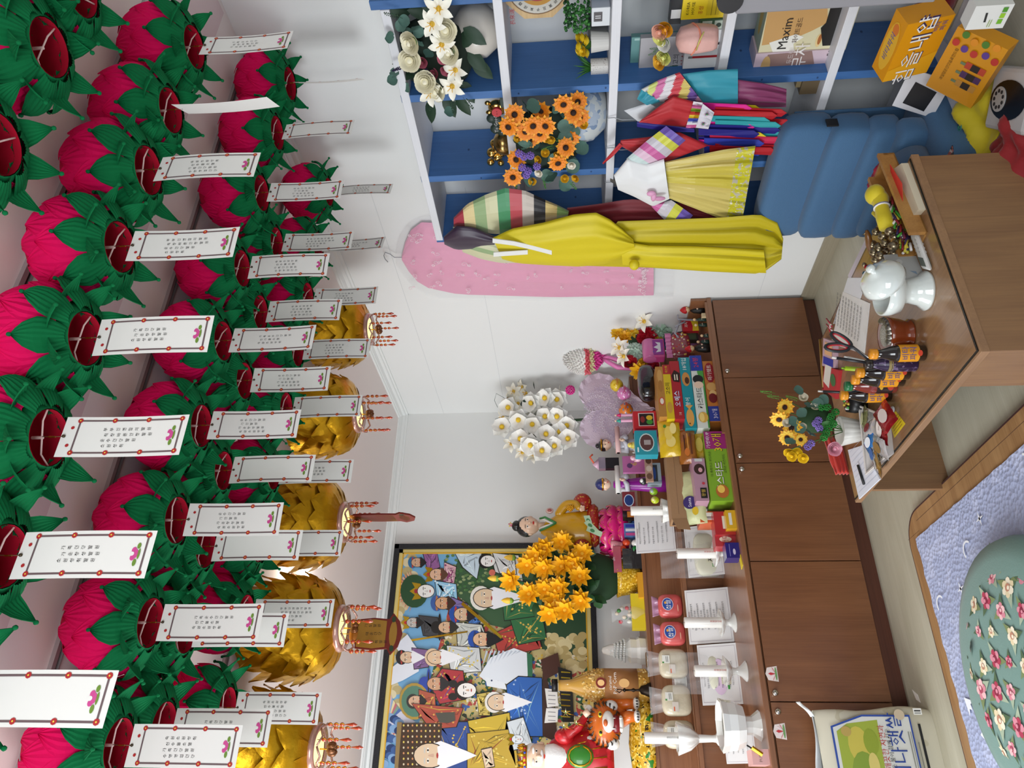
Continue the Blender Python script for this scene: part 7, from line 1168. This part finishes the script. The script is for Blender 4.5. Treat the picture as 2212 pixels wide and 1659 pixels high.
for i, (px, y, a, lb) in enumerate((((812, 1370), -1.66, 0., 'amber wooden wish plaque with Korean writing hanging before the painting'), ((812, 1119), -1.62, 1.45, 'amber plaque seen edge on hanging near the corner'))):
    top = at((770, px[1]), y=y); bot = at((862 if i == 0 else 890, px[1]), y=y); H = top.z - bot.z; g = thing('wish_plaque', lb, 'plaque', (bot.x, y - .0, bot.z), a); m = MB(); AMP = mat('9A7026', .4); T = face((0, 0, 0), (1, 0, 0), (0, 0, 1)); W = .052
    m.poly([(-W * .9, H), (-W, H * .6), (-W * .92, H * .25), (-W * 1.3, H * .16), (-W * .8, -.0), (0, -.012), (W * .8, 0), (W * 1.3, H * .16), (W * .92, H * .25), (W, H * .6), (W * .9, H)], C('6E1F14', .4), .006, T); m.poly([(-W * .8, H * .97), (-W * .9, H * .6), (-W * .8, H * .3), (W * .8, H * .3), (W * .9, H * .6), (W * .8, H * .97)], AMP, .0072, T); m.poly(ell(0, H * .13, W * .8, H * .09, 16), AMP, .0072, T); m.poly(ell(-W * .9, H * .14, W * .2, H * .05, 8), C('24381C'), .0076, T); m.poly(ell(W * .9, H * .14, W * .2, H * .05, 8), C('24381C'), .0076, T)
    for j, s in enumerate(('기도발원', '대운건강', '소원성취발원')): m.text('\n'.join(s), T @ Mx.Translation((W * (.5 - .5 * j), H * (.62 - .04 * j), .0078)), .012, INK, lines=1.2)
    m.obj('board', g); m = MB(); m.ball((0, -.004, H + .008), (.03, .008, .016), mat('B06A1E', .3, metal=.4), 12, 6); m.tube([(0, -.003, H + .02), (0, -.003, H + .05)], .0015, GOLD, 4); m.obj('hanger', g)
# ceiling lamp
p = at((655, 1243), y=-1.35); g = thing('ceiling_spotlight', 'bright round ceiling spotlight glowing between two gold lanterns', 'lamp', (p.x, p.y, HC)); m = MB(); m.lathe([(.03, 0), (.03, -.03), (.012, -.035), (.012, -(HC - p.z) + .05), (.03, -(HC - p.z) + .04), (.036, -(HC - p.z))], WHITE, n=20); m.obj('housing', g); m = MB(); m.ball((0, 0, -(HC - p.z) - .004), (.033, .033, .02), mat('FFF6E6', .5, emit=14.), 16, 8); m.obj('bulb', g)
l = bpy.data.lights.new('spotlight', 'POINT'); l.energy = 5.; l.color = (1., .95, .86); l.shadow_soft_size = .05; o = bpy.data.objects.new('spotlight', l); COL.objects.link(o); o.parent = g; o.location = (0, 0, -(HC - p.z) - .04)
# ---------------------------------------------------------------- things on the low desk
def D(px, z=DT): return at(px, z=z)
p = D((2000, 628)); g = thing('porcelain_brazier', 'white porcelain footed bowl with its knobbed lid tilted open on the desk', 'bowl', p); h = at((1878, 628), y=p.y).z - p.z; r = .052; CEL = mat('D5DCD8', .12, coat=.9); m = MB()
m.lathe([(r, 0), (r * 1.0, .006), (r * .72, h * .16), (r * .60, h * .34), (r * .66, h * .44), (r * 1.12, h * .52), (r * 1.2, h * .66), (r * 1.18, h * .80), (r * 1.1, h * .80), (r * 1.05, h * .6), (0, h * .52)], CEL, n=40); m.obj('bowl', g)
m = MB(); T = Mx.Translation((.012, -.03, h * .80)) @ Mx.Rotation(.75, 4, 'X') @ Mx.Rotation(.15, 4, 'Y'); m.lathe([(r * 1.12, 0), (r * 1.10, .008), (r * .95, .026), (r * .5, .042), (.008, .048), (.007, .054), (.012, .060), (.010, .068), (0, .071)], CEL, n=36, T=T); m.obj('lid', g)
def lie(name, label, cat, pts, th, col, items=(), z=DT, lift=0.):
    "flat thing lying on the desk: pts = photo corners (upper-left, upper-right, lower-right, lower-left in reading order)"
    q = [at(p_, z=z) for p_ in pts]; m = MB(); n = len(q); o = q[3 % n]; rt = (q[2] - q[3]); W = rt.length; up = q[0] - q[3]; H = up.length; c = C(col, .5) if isinstance(col, str) else col
    vs = [tuple(v) for v in q] + [tuple(v + V((0, 0, th))) for v in q]; m.add(vs, [(3, 2, 1, 0), (4, 5, 6, 7)] + [(i, (i + 1) % 4, 4 + (i + 1) % 4, 4 + i) for i in range(4)], c)
    nn = rt.cross(up); up2 = V((0, 0, 1)).cross(rt).normalized() * (1 if nn.z > 0 else -1)
    if items: art(m, face(o + V((0, 0, th)), rt, up2), W, H, items)
    return tag(m.obj(name, None, loc=tuple(q[0]), world=True), label, cat)
g = thing('remote_control', 'white air conditioner remote lying on the desk glass beside the brazier', 'remote', D((1996, 543))); T = face((0, 0, 0), (D((1965, 565)) - D((1970, 510))).normalized().cross(V((0, 0, 1))) * -1, (D((1970, 510)) - D((1995, 580))).normalized()); m = MB(); m.box((0, 0, .012), (.042, .125, .02), C('DCDCD8', .35), T); m.obj('body', g, bev=.008); m = MB(); m.poly([(-.014, -.05), (.014, -.05), (.014, -.02), (-.014, -.02)], C('5A625A', .2), .0226, T)
for i in range(8): m.poly(ell(-.009 + .018 * (i % 2), .0 + .014 * (i // 2), .005, .004, 10), C('C4C4C2'), .0228, T)
m.obj('buttons', g)
p = D((1990, 572)); g = thing('desk_calendar', 'grey standing desk calendar card behind the remote', 'calendar', p); m = MB(); T = face((-.05, 0, 0), (1, .12, 0), (0, .02, 1)); m.box((.05, .04, -.002), (.10, .08, .004), C('A7A7A4', .5), T); art(m, T, .10, .08, [('p', [(.2, .2), (.35, .4), (.32, .2)], '7A8A9A'), ('e', .7, .6, .1, .1, 'B8B8B4')]); m.box((.05, .04, -.016), (.10, .08, .003), C('8A8A86', .5), T); m.obj('card', g)
WDB = wood('tray_wood', '9A6A38', 'B88848', axis=1, rough=.4); a = D((1905, 385)); b = D((1985, 560)); g = thing('wooden_fan_box', 'long wooden tray holding patterned sticks and the bell rattle on the desk', 'tray', (-.93, -2.46, DT)); m = MB()
q0, q1 = D((1908, 388)), D((1976, 558)); dv = (q1 - q0).normalized(); nv = V((-dv.y, dv.x, 0)); nv = nv if nv.x > 0 else -nv
def slab(m, o, d, n, L, w, z0, z1, mt): v = [o, o + d * L, o + d * L + n * w, o + n * w]; m.add([tuple(p_ + V((0, 0, z0))) for p_ in v] + [tuple(p_ + V((0, 0, z1))) for p_ in v], [(3, 2, 1, 0), (4, 5, 6, 7)] + [(i, (i + 1) % 4, 4 + (i + 1) % 4, 4 + i) for i in range(4)], mt)
LL = (q1 - q0).length; slab(m, q0, dv, nv, LL, .012, 0, .045, WDB); slab(m, q0 + nv * .085, dv, nv, LL, .010, 0, .045, WDB); slab(m, q0, dv, nv, LL, .095, 0, .004, WDB); slab(m, q0, dv, nv, .01, .095, 0, .03, WDB); m.obj('tray', g, world=True)
m = MB(); 
for k in range(70): o_ = q0 + dv * (LL * (.35 + .6 * random.random())) + nv * (.018 + .02 * random.random()); m.tube([o_ + V((0, 0, .012 + .02 * random.random())), o_ + dv * .03 + V((.004 * random.random(), .0, .012 + .03 * random.random()))], .0035, C(('6A1A3A', 'E2DCD8', '4AA83A', '2A1A4A', 'C9B83A', '8A1A24')[k % 6], .5), 5)
m.obj('patterned_sticks', g, world=True)
g = thing('yellow_cloth_roll', 'rolled yellow cloth tied with a striped band on the desk', 'cloth', D((1900, 455))); m = MB(); a, b = D((1898, 420), DT + .05), D((1915, 492), DT + .05); o_ = V(g.location); m.tube([a + (b - a) * t - o_ for t in (0, .15, .4, .7, 1)], [.020, .024, .018, .021, .019], YC, 16); m.ball(a - o_ + V((0, -.0, .01)), (.028, .03, .026), YC, 14, 9)
m.grid(lambda u, v: a + (b - a) * (u * .9) - o_ + V((.045 * v, .02 * v, .015 + .02 * sin(u * 9) * v - .015 * v)), 18, 6, YC); m.obj('cloth', g); m = MB(); c_ = a + (b - a) * .38 - o_; ax = (b - a).normalized().to_track_quat('Z', 'Y').to_matrix().to_4x4(); m.lathe([(.0215, -.003), (.022, .003)], C('E4E0DC'), n=18, T=Mx.Translation(c_) @ ax); m.lathe([(.0225, -.0008), (.0225, .0008)], C('2A3A6A'), n=18, T=Mx.Translation(c_) @ ax); m.obj('band', g)
g = thing('bell_rattle', 'cluster of round brass rattle bells on a brown wooden handle', 'bells', D((1930, 535))); o_ = V(g.location); BB = mat('8C8068', .25, metal=.9); m = MB()
for k, px in enumerate(((1893, 500), (1908, 510), (1922, 500), (1932, 512), (1912, 525), (1930, 532), (1885, 528), (1899, 535), (1888, 545), (1916, 545), (1930, 548), (1903, 552), (1937, 524), (1893, 560), (1921, 558))):
    z = DT + .035 + .012 * (k % 3); q = D(px, z) - o_; R = .0125 + .0015 * (k % 2); m = MB(); m.ball(q, R, BB, 14, 9); m.box(q, (R * 2.06, .0022, .003), C('15120C'), Mx.Identity(4)); m.tube([q, q + V((.01, .005, -.02))], .002, BB, 5); m.obj('bell', g)
m = MB(); a, b = D((1872, 497), DT + .055) - o_, D((1885, 560), DT + .03) - o_; m.tube([a, a + (b - a) * .2, a + (b - a) * .5, a + (b - a) * .8, b], [.004, .009, .011, .006, .004], mat('6E4518', .4, coat=.4), 12); m.tube([a, a + V((-.006, .01, .004)), a + V((.0, .02, .004))], .002, BB, 5); m.obj('handle', g)
g = thing('small_coloured_bells', 'string of little red, gold, green and silver bells beside the brazier', 'bells', D((1895, 600))); o_ = V(g.location); m = MB()
for k in range(14): q = D((1868 + 6 * (k % 4) + random.uniform(-3, 3), 572 + k * 4.6), DT + .02) - o_; m = MB(); m.ball(q, .0072, mat(('9A8E74', 'B81E2A', '2A8A3A', 'C9A22A', '2A6A8A', 'C4C0B4')[k % 6], .2, metal=.8), 10, 6); m.obj('bell', g)
lie('open_book', 'cream paged book with orange edge under the red envelope', 'book', [(1940, 368), (1962, 352), (2000, 452), (1976, 478)], .018, 'D8CDB4'); lie('red_envelope', 'bright red envelope resting on the book at the desk end', 'envelope', [(1923, 355), (1949, 396), (1952, 469), (1929, 419)], .001, 'D8342C', z=DT + .03)
rw = mat('7A3416', .15, coat=.9); p = D((1965, 722)); g = thing('rice_coin_bowl', 'glossy brown wooden bowl of rice with coins along its rim on the desk', 'bowl', p); m = MB(); m.lathe([(.040, 0), (.042, .006), (.036, .012), (.043, .03), (.048, .055), (.050, .066), (.046, .066)], rw, n=36); m.obj('bowl', g); m = MB(); m.lathe([(.046, .062), (.02, .070), (0, .071)], blotch('rice_grains', 'DAD8CC', [('B9B6A8', 300, .56, 2)], rough=.7, bump=.8, bscale=400), n=24)
m.obj('rice', g); COIN = mat('A5A39A', .3, metal=.9)
for k in range(8): a = -2.6 + k * .33; m = MB(); m.lathe([(.0105, -.0009), (.0105, .0009)], COIN, n=18, T=Mx.Rotation(1.0, 4, 'X')); m.lathe([(.0075, .0009), (.0075, .0013), (.0068, .0013)], COIN, n=16, T=Mx.Rotation(1.0, 4, 'X'), cap=False); tag(m.obj('coin', None, loc=tuple(p + V((.040 * cos(a), .040 * sin(a), .068)))), 'silver coin stuck upright around the rim of the rice bowl', 'coin', 'coins in the rice bowl')
def bottle(label, px, top, kind):
    p = D(px); h = at((top, px[1]), y=p.y).z - p.z; r = h * .165; g = thing('drink_bottle', label, 'bottle', p); GL_ = mat('1A0E08', .08, coat=1.) if kind != 'red' else mat('7A2A22', .1, coat=.9)
    if kind == 'grape': GL_ = blotch('grape_label', '2A1A3A', [('6A5A7A', 90, .58, 3)], rough=.3)
    m = MB(); m.lathe([(r * .9, 0), (r, .003), (r, h * .52), (r * .9, h * .60), (r * .5, h * .80), (r * .46, h * .92)], GL_, n=28); m.obj('glass_body', g)
    m = MB(); cc = {'dark': 'D98E1E', 'red': '1E6A3E', 'grape': '3A3634'}[kind]; m.lathe([(r * .60, h * .87), (r * .62, h * .90), (r * .58, h * .91), (r * .62, h * .93), (r * .60, h), (0, h)], C(cc, .3) if kind != 'grape' else mat('4A4644', .2, metal=.7), n=24); m.obj('cap', g)
    m = MB()
    if kind == 'dark':
        m.lathe([(r * 1.012, h * .14), (r * 1.012, h * .50)], C('D8921A', .4), n=28, cap=False); T = face(V((-.55, -.83, 0)).normalized() * r * 1.02 + V((0, 0, h * .32)), (.83, -.55, 0), (0, 0, 1)); m.text('비타', T @ Mx.Translation((0, r * .5, 0)), r * .85, C('2A3A8A')); m.text('파워', T @ Mx.Translation((0, -r * .35, 0)), r * .85, C('2A3A8A')); m.poly(ell(0, -r * 1.1, r * .35, r * .25, 12), C('C43A1E'), .0006, T)
    elif kind == 'red': m.lathe([(r * 1.012, h * .1), (r * 1.012, h * .42)], C('241414', .4), n=28, cap=False); T = face(V((-.55, -.83, 0)) * r * 1.02 + V((0, 0, h * .26)), (.83, -.55, 0), (0, 0, 1)); m.poly(ell(0, -r * .6, r * .6, r * .4, 12), C('B83A2A'), .0006, T); m.poly(ell(0, r * .5, r * .5, r * .25, 12), C('C9A83A'), .0006, T)
    else: m.lathe([(r * 1.012, h * .5), (r * .95, h * .58)], C('8A7A4A', .4), n=28, cap=False)
    m.obj('label', g); return g, p, h
bottle('dark tonic bottle with orange cap and Korean label nearest the rice bowl', (1996, 762), 1878, 'dark'); gp = bottle('purple patterned bottle reused as a pen holder', (1978, 785), 1868, 'grape'); bottle('dark tonic bottle third in the row from the rice bowl', (1962, 803), 1850, 'dark'); bottle('dark tonic bottle fourth in the row just before the red juice', (1950, 818), 1840, 'dark'); bottle('red juice bottle with a green cap on the desk', (1934, 832), 1825, 'red'); bottle('dark tonic bottle with a pen behind it, nearest the snack tray', (1922, 852), 1816, 'dark')
p, h = gp[1], gp[2]; top = p + V((0, 0, h * .97))
def dk(px, y): return at(px, y=y)
g = thing('red_black_scissors', 'scissors with red and black handles standing in the bottle pen holder', 'scissors', top); m = MB(); e1, e2 = dk((1800, 722), p.y) - top, dk((1786, 750), p.y) - top; mid = dk((1845, 752), p.y) - top; BKM = C('2A2C30', .4)
for e in (e1, e2):
    ax = (e - mid).normalized(); sd = ax.cross(V((0, 1, 0))).normalized(); c_ = e * .62 + mid * .38
    pts = [c_ + ax * .032 * cos(t) + sd * .013 * sin(t) for t in [i * pi / 8 for i in range(16)]]; m.tube(pts, .0042, BKM, 8, closed=True); m.tube([c_ + ax * .026 * cos(t) + sd * .0085 * sin(t) for t in [i * pi / 8 for i in range(16)]], .0024, C('B8202E', .4), 6, closed=True); m.tube([c_ - ax * .03, mid, V((0, 0, -.02))], [.005, .004, .002], BKM, 8)
m.ball(mid, .004, CHROME, 8, 5); m.obj('handles', g); m = MB(); m.tube([mid, (0, 0, -.03)], [.004, .002], CHROME, 6); m.obj('blades', g)
for nm, c_, px, lb in (('black_pen', '15151A', (1797, 772), 'slim black pen in the bottle holder'), ('silver_pen', 'B4B2AC', (1823, 771), 'silver grey pen in the bottle holder'), ('green_highlighter', 'A8C81E', (1818, 795), 'lime green highlighter behind the tonic bottles'), ('white_tip_pen', '1A1A1E', (1767, 845), 'black pen with a white tip standing by the tonic bottle')):
    base = top + V((0, 0, -.03)) if nm in ('black_pen', 'silver_pen') else (D((1890, 800)) if nm == 'green_highlighter' else D((1870, 850))); e = at(px, y=base.y); g = thing(nm, lb, 'pen', base); m = MB(); v = e - base; m.tube([(0, 0, 0), v * .9], .0042 if 'high' not in nm else .007, C(c_, .35), 10); m.obj('barrel', g); m = MB(); m.tube([v * .9, v], .003, C('D8D4D0') if nm != 'green_highlighter' else C('8AB01E'), 8); m.obj('tip', g)
HW = [('t', '박영순정재원경술생', .5, .9 - .09 * k, .045, '3A3A44') for k in range(9)]
lie('written_sheet', 'sheet of handwritten notes lying on the desk before the rice bowl', 'paper', [(1796, 742), (1822, 630), (1880, 655), (1868, 765)], .002, 'E2E2E2', HW); lie('blank_papers', 'white papers at the back edge of the desk behind the brazier', 'paper', [(1800, 700), (1832, 600), (1875, 600), (1840, 700)], .001, 'DDE0E8', z=DT + .0005)
lie('lined_notepad', 'white lined notepad at the left corner of the desk', 'notepad', [(1834, 972), (1866, 962), (1903, 1035), (1858, 1078)], .004, 'D5D8E2', [('r', .05, .1 * k, .95, .1 * k + .006, 'A8B0C4') for k in range(1, 10)]); m = MB(); a, b = D((1853, 1005), DT + .008), D((1866, 1046), DT + .008); m.tube([a, b], .0042, C('17171A', .4), 8); tag(m.obj('black_marker', None, loc=tuple(a), world=True), 'black marker lying on the lined notepad', 'pen')
lie('yellow_sticker', 'yellow printed sticker stuck on the desk glass near the front edge', 'sticker', [(1920, 905), (1935, 888), (1956, 915), (1932, 946)], .0004, 'D9C022', [('r', .1, .1 + .14 * k, .8, .14 + .14 * k, 'A08A1A') for k in range(5)] + [('t', '부동산', .4, .9, .12, 'A82A1E')])
p = D((1942, 960)); g = thing('snack_tray', 'white rectangular tray filled with foil wrapped snacks on the desk', 'tray', p); q = [D(t) for t in ((1872, 875), (1925, 895), (1935, 985), (1888, 1025))]; cen = sum(q, V((0, 0, 0))) / 4; m = MB(); TW_ = C('CFC9C4', .35)
for i in range(4):
    a, b = q[i], q[(i + 1) % 4]; ia, ib = cen + (a - cen) * .86, cen + (b - cen) * .86; vs = [ia, ib, b + V((0, 0, .022)), a + V((0, 0, .022)), cen + (b - cen) * .82 + V((0, 0, .022)) , cen + (a - cen) * .82 + V((0, 0, .022))]
    m.add([tuple(v) for v in (ia, ib, b + V((0, 0, .025)), a + V((0, 0, .025)))], [(0, 1, 2, 3)], TW_); m.add([tuple(v) for v in (a + V((0, 0, .025)), b + V((0, 0, .025)), cen + (b - cen) * .93 + V((0, 0, .024)), cen + (a - cen) * .93 + V((0, 0, .024)))], [(0, 1, 2, 3)], TW_)
m.add([tuple(cen + (a - cen) * .88 + V((0, 0, .002))) for a in q], [(0, 1, 2, 3)], TW_); m.obj('tray', g, world=True, solid=.003)
for k, (px, c_, c2, lb) in enumerate((((1895, 995), 'B08A3A', 'E4D8D0', 'gold foil snack packet with red Korean lettering, lowest in the tray'), ((1900, 965), 'C4C4C8', '8A6A3A', 'silver foil snack packet in the middle of the tray'), ((1880, 955), '2E7ABF', 'E0E4EA', 'blue and silver candy packet at the tray edge'), ((1905, 925), 'B0202A', 'E8E0DC', 'red shiny candy packet in the tray'), ((1912, 900), 'A01824', 'D8D0CC', 'dark red candy packet nearest the bottles'), ((1878, 925), 'D8D8DC', '8A1A24', 'white snack packet with maroon letters'), ((1868, 905), '8A8A5A', 'C9C9A0', 'olive foil sachet leaning on the ribbed pot'), ((1888, 980), 'B8C0C8', '3A6AB0', 'silver blue wrapped sweet by the notepad'))):
    q_ = D(px, DT + .026 + .006 * (k % 3)); m = MB(); a = k * .9; cm = mat(c_, .18, metal=.55, coat=.5, bump=.6, bscale=60); T = Mx.Rotation(a, 4, 'Z') @ Mx.Rotation(-.35 + .1 * (k % 4), 4, 'X'); s_ = 1.75 if k in (0, 1, 3, 4) else 1.35
    for sg in (-1, 1): m.grid(lambda u, v, sg=sg: ((u - .5) * .055 * s_ * (1 + .08 * abs(2 * v - 1)), (v - .5) * .036 * s_, sg * .008 * (sin(pi * u) * sin(pi * v)) ** .5 + .0012 * sin(u * 30)), 12, 8, cm, T)
    m.poly(ell(0, 0, .015 * s_, .010 * s_, 14), C(c2, .3), .0006, T @ Mx.Translation((0, 0, .0088)))
    if k in (0, 3, 5): m.text(('버터쿠키', '', '', '사탕', '', '메가')[k], T @ Mx.Translation((0, 0, .0098)), .008, C('A01E1E' if k == 0 else '6A1420'))
    tag(m.obj('wrapped_snack', None, loc=tuple(q_)), lb, 'snack')
p = D((1862, 930)); g = thing('ribbed_flower_pot', 'white ribbed pot of orange daisies, purple sprigs and green leaves on the desk', 'plant', p); m = MB(); m.lathe([(.030, 0), (.034, .01), (.048, .07), (.044, .07), (.0, .06)], C('C6C4BE', .45), n=48, lobes=16, amp=.035); m.obj('pot', g)
def K(px, dy=0.): return at(px, y=p.y + dy)
for px, s in (((1697, 880), 1.1), ((1683, 905), 1.1), ((1712, 925), 1.25), ((1700, 945), 1.), ((1730, 950), .8)): fl(g, 'gerbera|F2A81E|EDC23A', K(px, -.03), jit((-.4, -.7, .5), .4), s * .85, random.random())
for px in ((1762, 915), (1768, 908), (1770, 925), (1745, 965), (1752, 958)): fl(g, 'puff|8F78C8', K(px, -.04), jit((-.3, -1, .2), .3), .9)
for px in ((1740, 900), (1752, 935), (1745, 880), (1770, 860), (1722, 905), (1790, 870), (1738, 920), (1715, 950), (1735, 845)): fl(g, 'round', K(px, -.05), jit((0, -.3, .5), .9), 1.1)
for px in ((1790, 925), (1785, 935), (1800, 915), (1780, 945), (1795, 900), (1775, 880), (1805, 890), (1788, 880)): fl(g, 'puff|2E8A36', K(px, -.04), jit((-.3, -1, .2), .3), .9); fl(g, 'leaf|3E7A3A', K(px, -.03), jit((0, -.3, .8), .9), .8)
for px, d in (((1690, 860), (.2, 0, 1)), ((1730, 865), (.4, 0, 1)), ((1675, 850), (.2, 0, 1))): fl(g, 'sprig|4E9A36', K(px, -.02), d, .8)
for px in ((1735, 925), (1735, 860), (1760, 880), (1700, 915)): fl(g, 'rose|E6DDC8', K(px, -.03), jit((0, -1, .3), .3), .5)
for px in ((1712, 985), (1722, 978), (1735, 988), (1705, 975)): fl(g, 'rose|E9C41E', K(px, -.03), jit((-.5, -.6, .5), .4), .55)
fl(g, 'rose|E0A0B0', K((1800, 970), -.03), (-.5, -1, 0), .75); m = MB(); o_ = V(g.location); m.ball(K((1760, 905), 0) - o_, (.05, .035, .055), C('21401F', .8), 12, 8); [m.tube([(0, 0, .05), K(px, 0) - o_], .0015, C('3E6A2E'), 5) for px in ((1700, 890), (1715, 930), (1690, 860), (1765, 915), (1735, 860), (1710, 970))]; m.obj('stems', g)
p = D((1868, 872)); g = thing('black_gem_pot', 'small black pot holding shiny coloured stones beside the tonic bottle', 'pot', p); m = MB(); m.lathe([(.026, 0), (.03, .03), (.026, .055), (.02, .05)], C('0E0E10', .4), n=20); m.obj('pot', g); m = MB(); [m.ball((.015 * cos(k * 2.4), .015 * sin(k * 2.4), .052 + .003 * (k % 3)), .005, mat(('3A8A3A', 'C9C9C4', '8A1E1E', 'C9A83A')[k % 4], .2, coat=.6), 8, 5) for k in range(12)]; m.obj('stones', g)
p = D((1826, 985)); g = thing('red_folded_cloth', 'orange red felt cloth folded in pleats behind the desk corner', 'cloth', (p.x, p.y, DT)); m = MB(); RF = mat('B8281A', .8, sheen=.3)
a, b = at((1796, 955), z=DT + .06), at((1800, 1020), z=DT + .06)
m.grid(lambda u, v: V((g.location.x + .065 - .13 * u, g.location.y + .012 * sin(v * 2 * pi * 3.5) * (1 - .1 * u), DT + .002 + .055 * v * (1 - .25 * u))) , 14, 30, RF); m.ball((g.location.x, g.location.y + .006, DT + .026), (.062, .012, .026), RF, 18, 10); m.obj('pleats', g, world=True, solid=.003)
lie('red_flower_card', 'red and white patterned pouch at the back of the desk behind the bottles', 'pouch', [(1783, 840), (1788, 790), (1820, 800), (1812, 862)], .012, 'B0242A', [('r', .1, .5, .9, .95, 'D8D4CC'), ('e', .5, .3, .2, .2, '3A6A3A')]); lie('blue_pink_case', 'blue and clear pink case behind the scissors on the desk', 'case', [(1783, 790), (1786, 730), (1812, 740), (1810, 795)], .012, 'B89AA8', [('r', 0, .1, .3, .9, '1E2A9A'), ('r', .4, .2, .9, .8, 'D8A87A')])
m = MB(); a, b = D((1771, 733), DT + .01), D((1779, 838), DT + .01); m.tube([a, b], .005, mat('8A6420', .4), 8); m.tube([b, b + (b - a) * .06], .006, C('8A1A1A'), 8); tag(m.obj('incense_stick', None, loc=tuple(a), world=True), 'long brown incense stick with a red tip at the desk back edge', 'stick')
m = MB(); [m.tube([D((1785 + 2 * (k % 4), 688 + 3 * k), DT + .012), D((1794 + 2 * (k % 3), 700 + 3 * k), DT + .014)], .0025, C(('B01E3A', 'E2DCD8')[k % 2]), 5) for k in range(7)]; tag(m.obj('red_beaded_string', None, loc=tuple(D((1790, 700))), world=True), 'short red and white beaded string beside the written sheet', 'beads')
m = MB(); m.ball((0, 0, .006), (.012, .022, .006), mat('D8E0E4', .05, coat=1., alpha=.6), 12, 7); tag(m.obj('clear_wrapper', None, loc=tuple(D((1930, 888)))), 'small crumpled clear wrapper beside the yellow sticker', 'wrapper')
g = crumple(MB(), (0, 0, 0), .035, .05, .02, C('9A1A3A', .5), 4, 12).obj('dark_red_tassel', None, loc=tuple(D((1893, 395)))); tag(g, 'dark red petal shaped tassel at the end of the wooden tray', 'tassel')
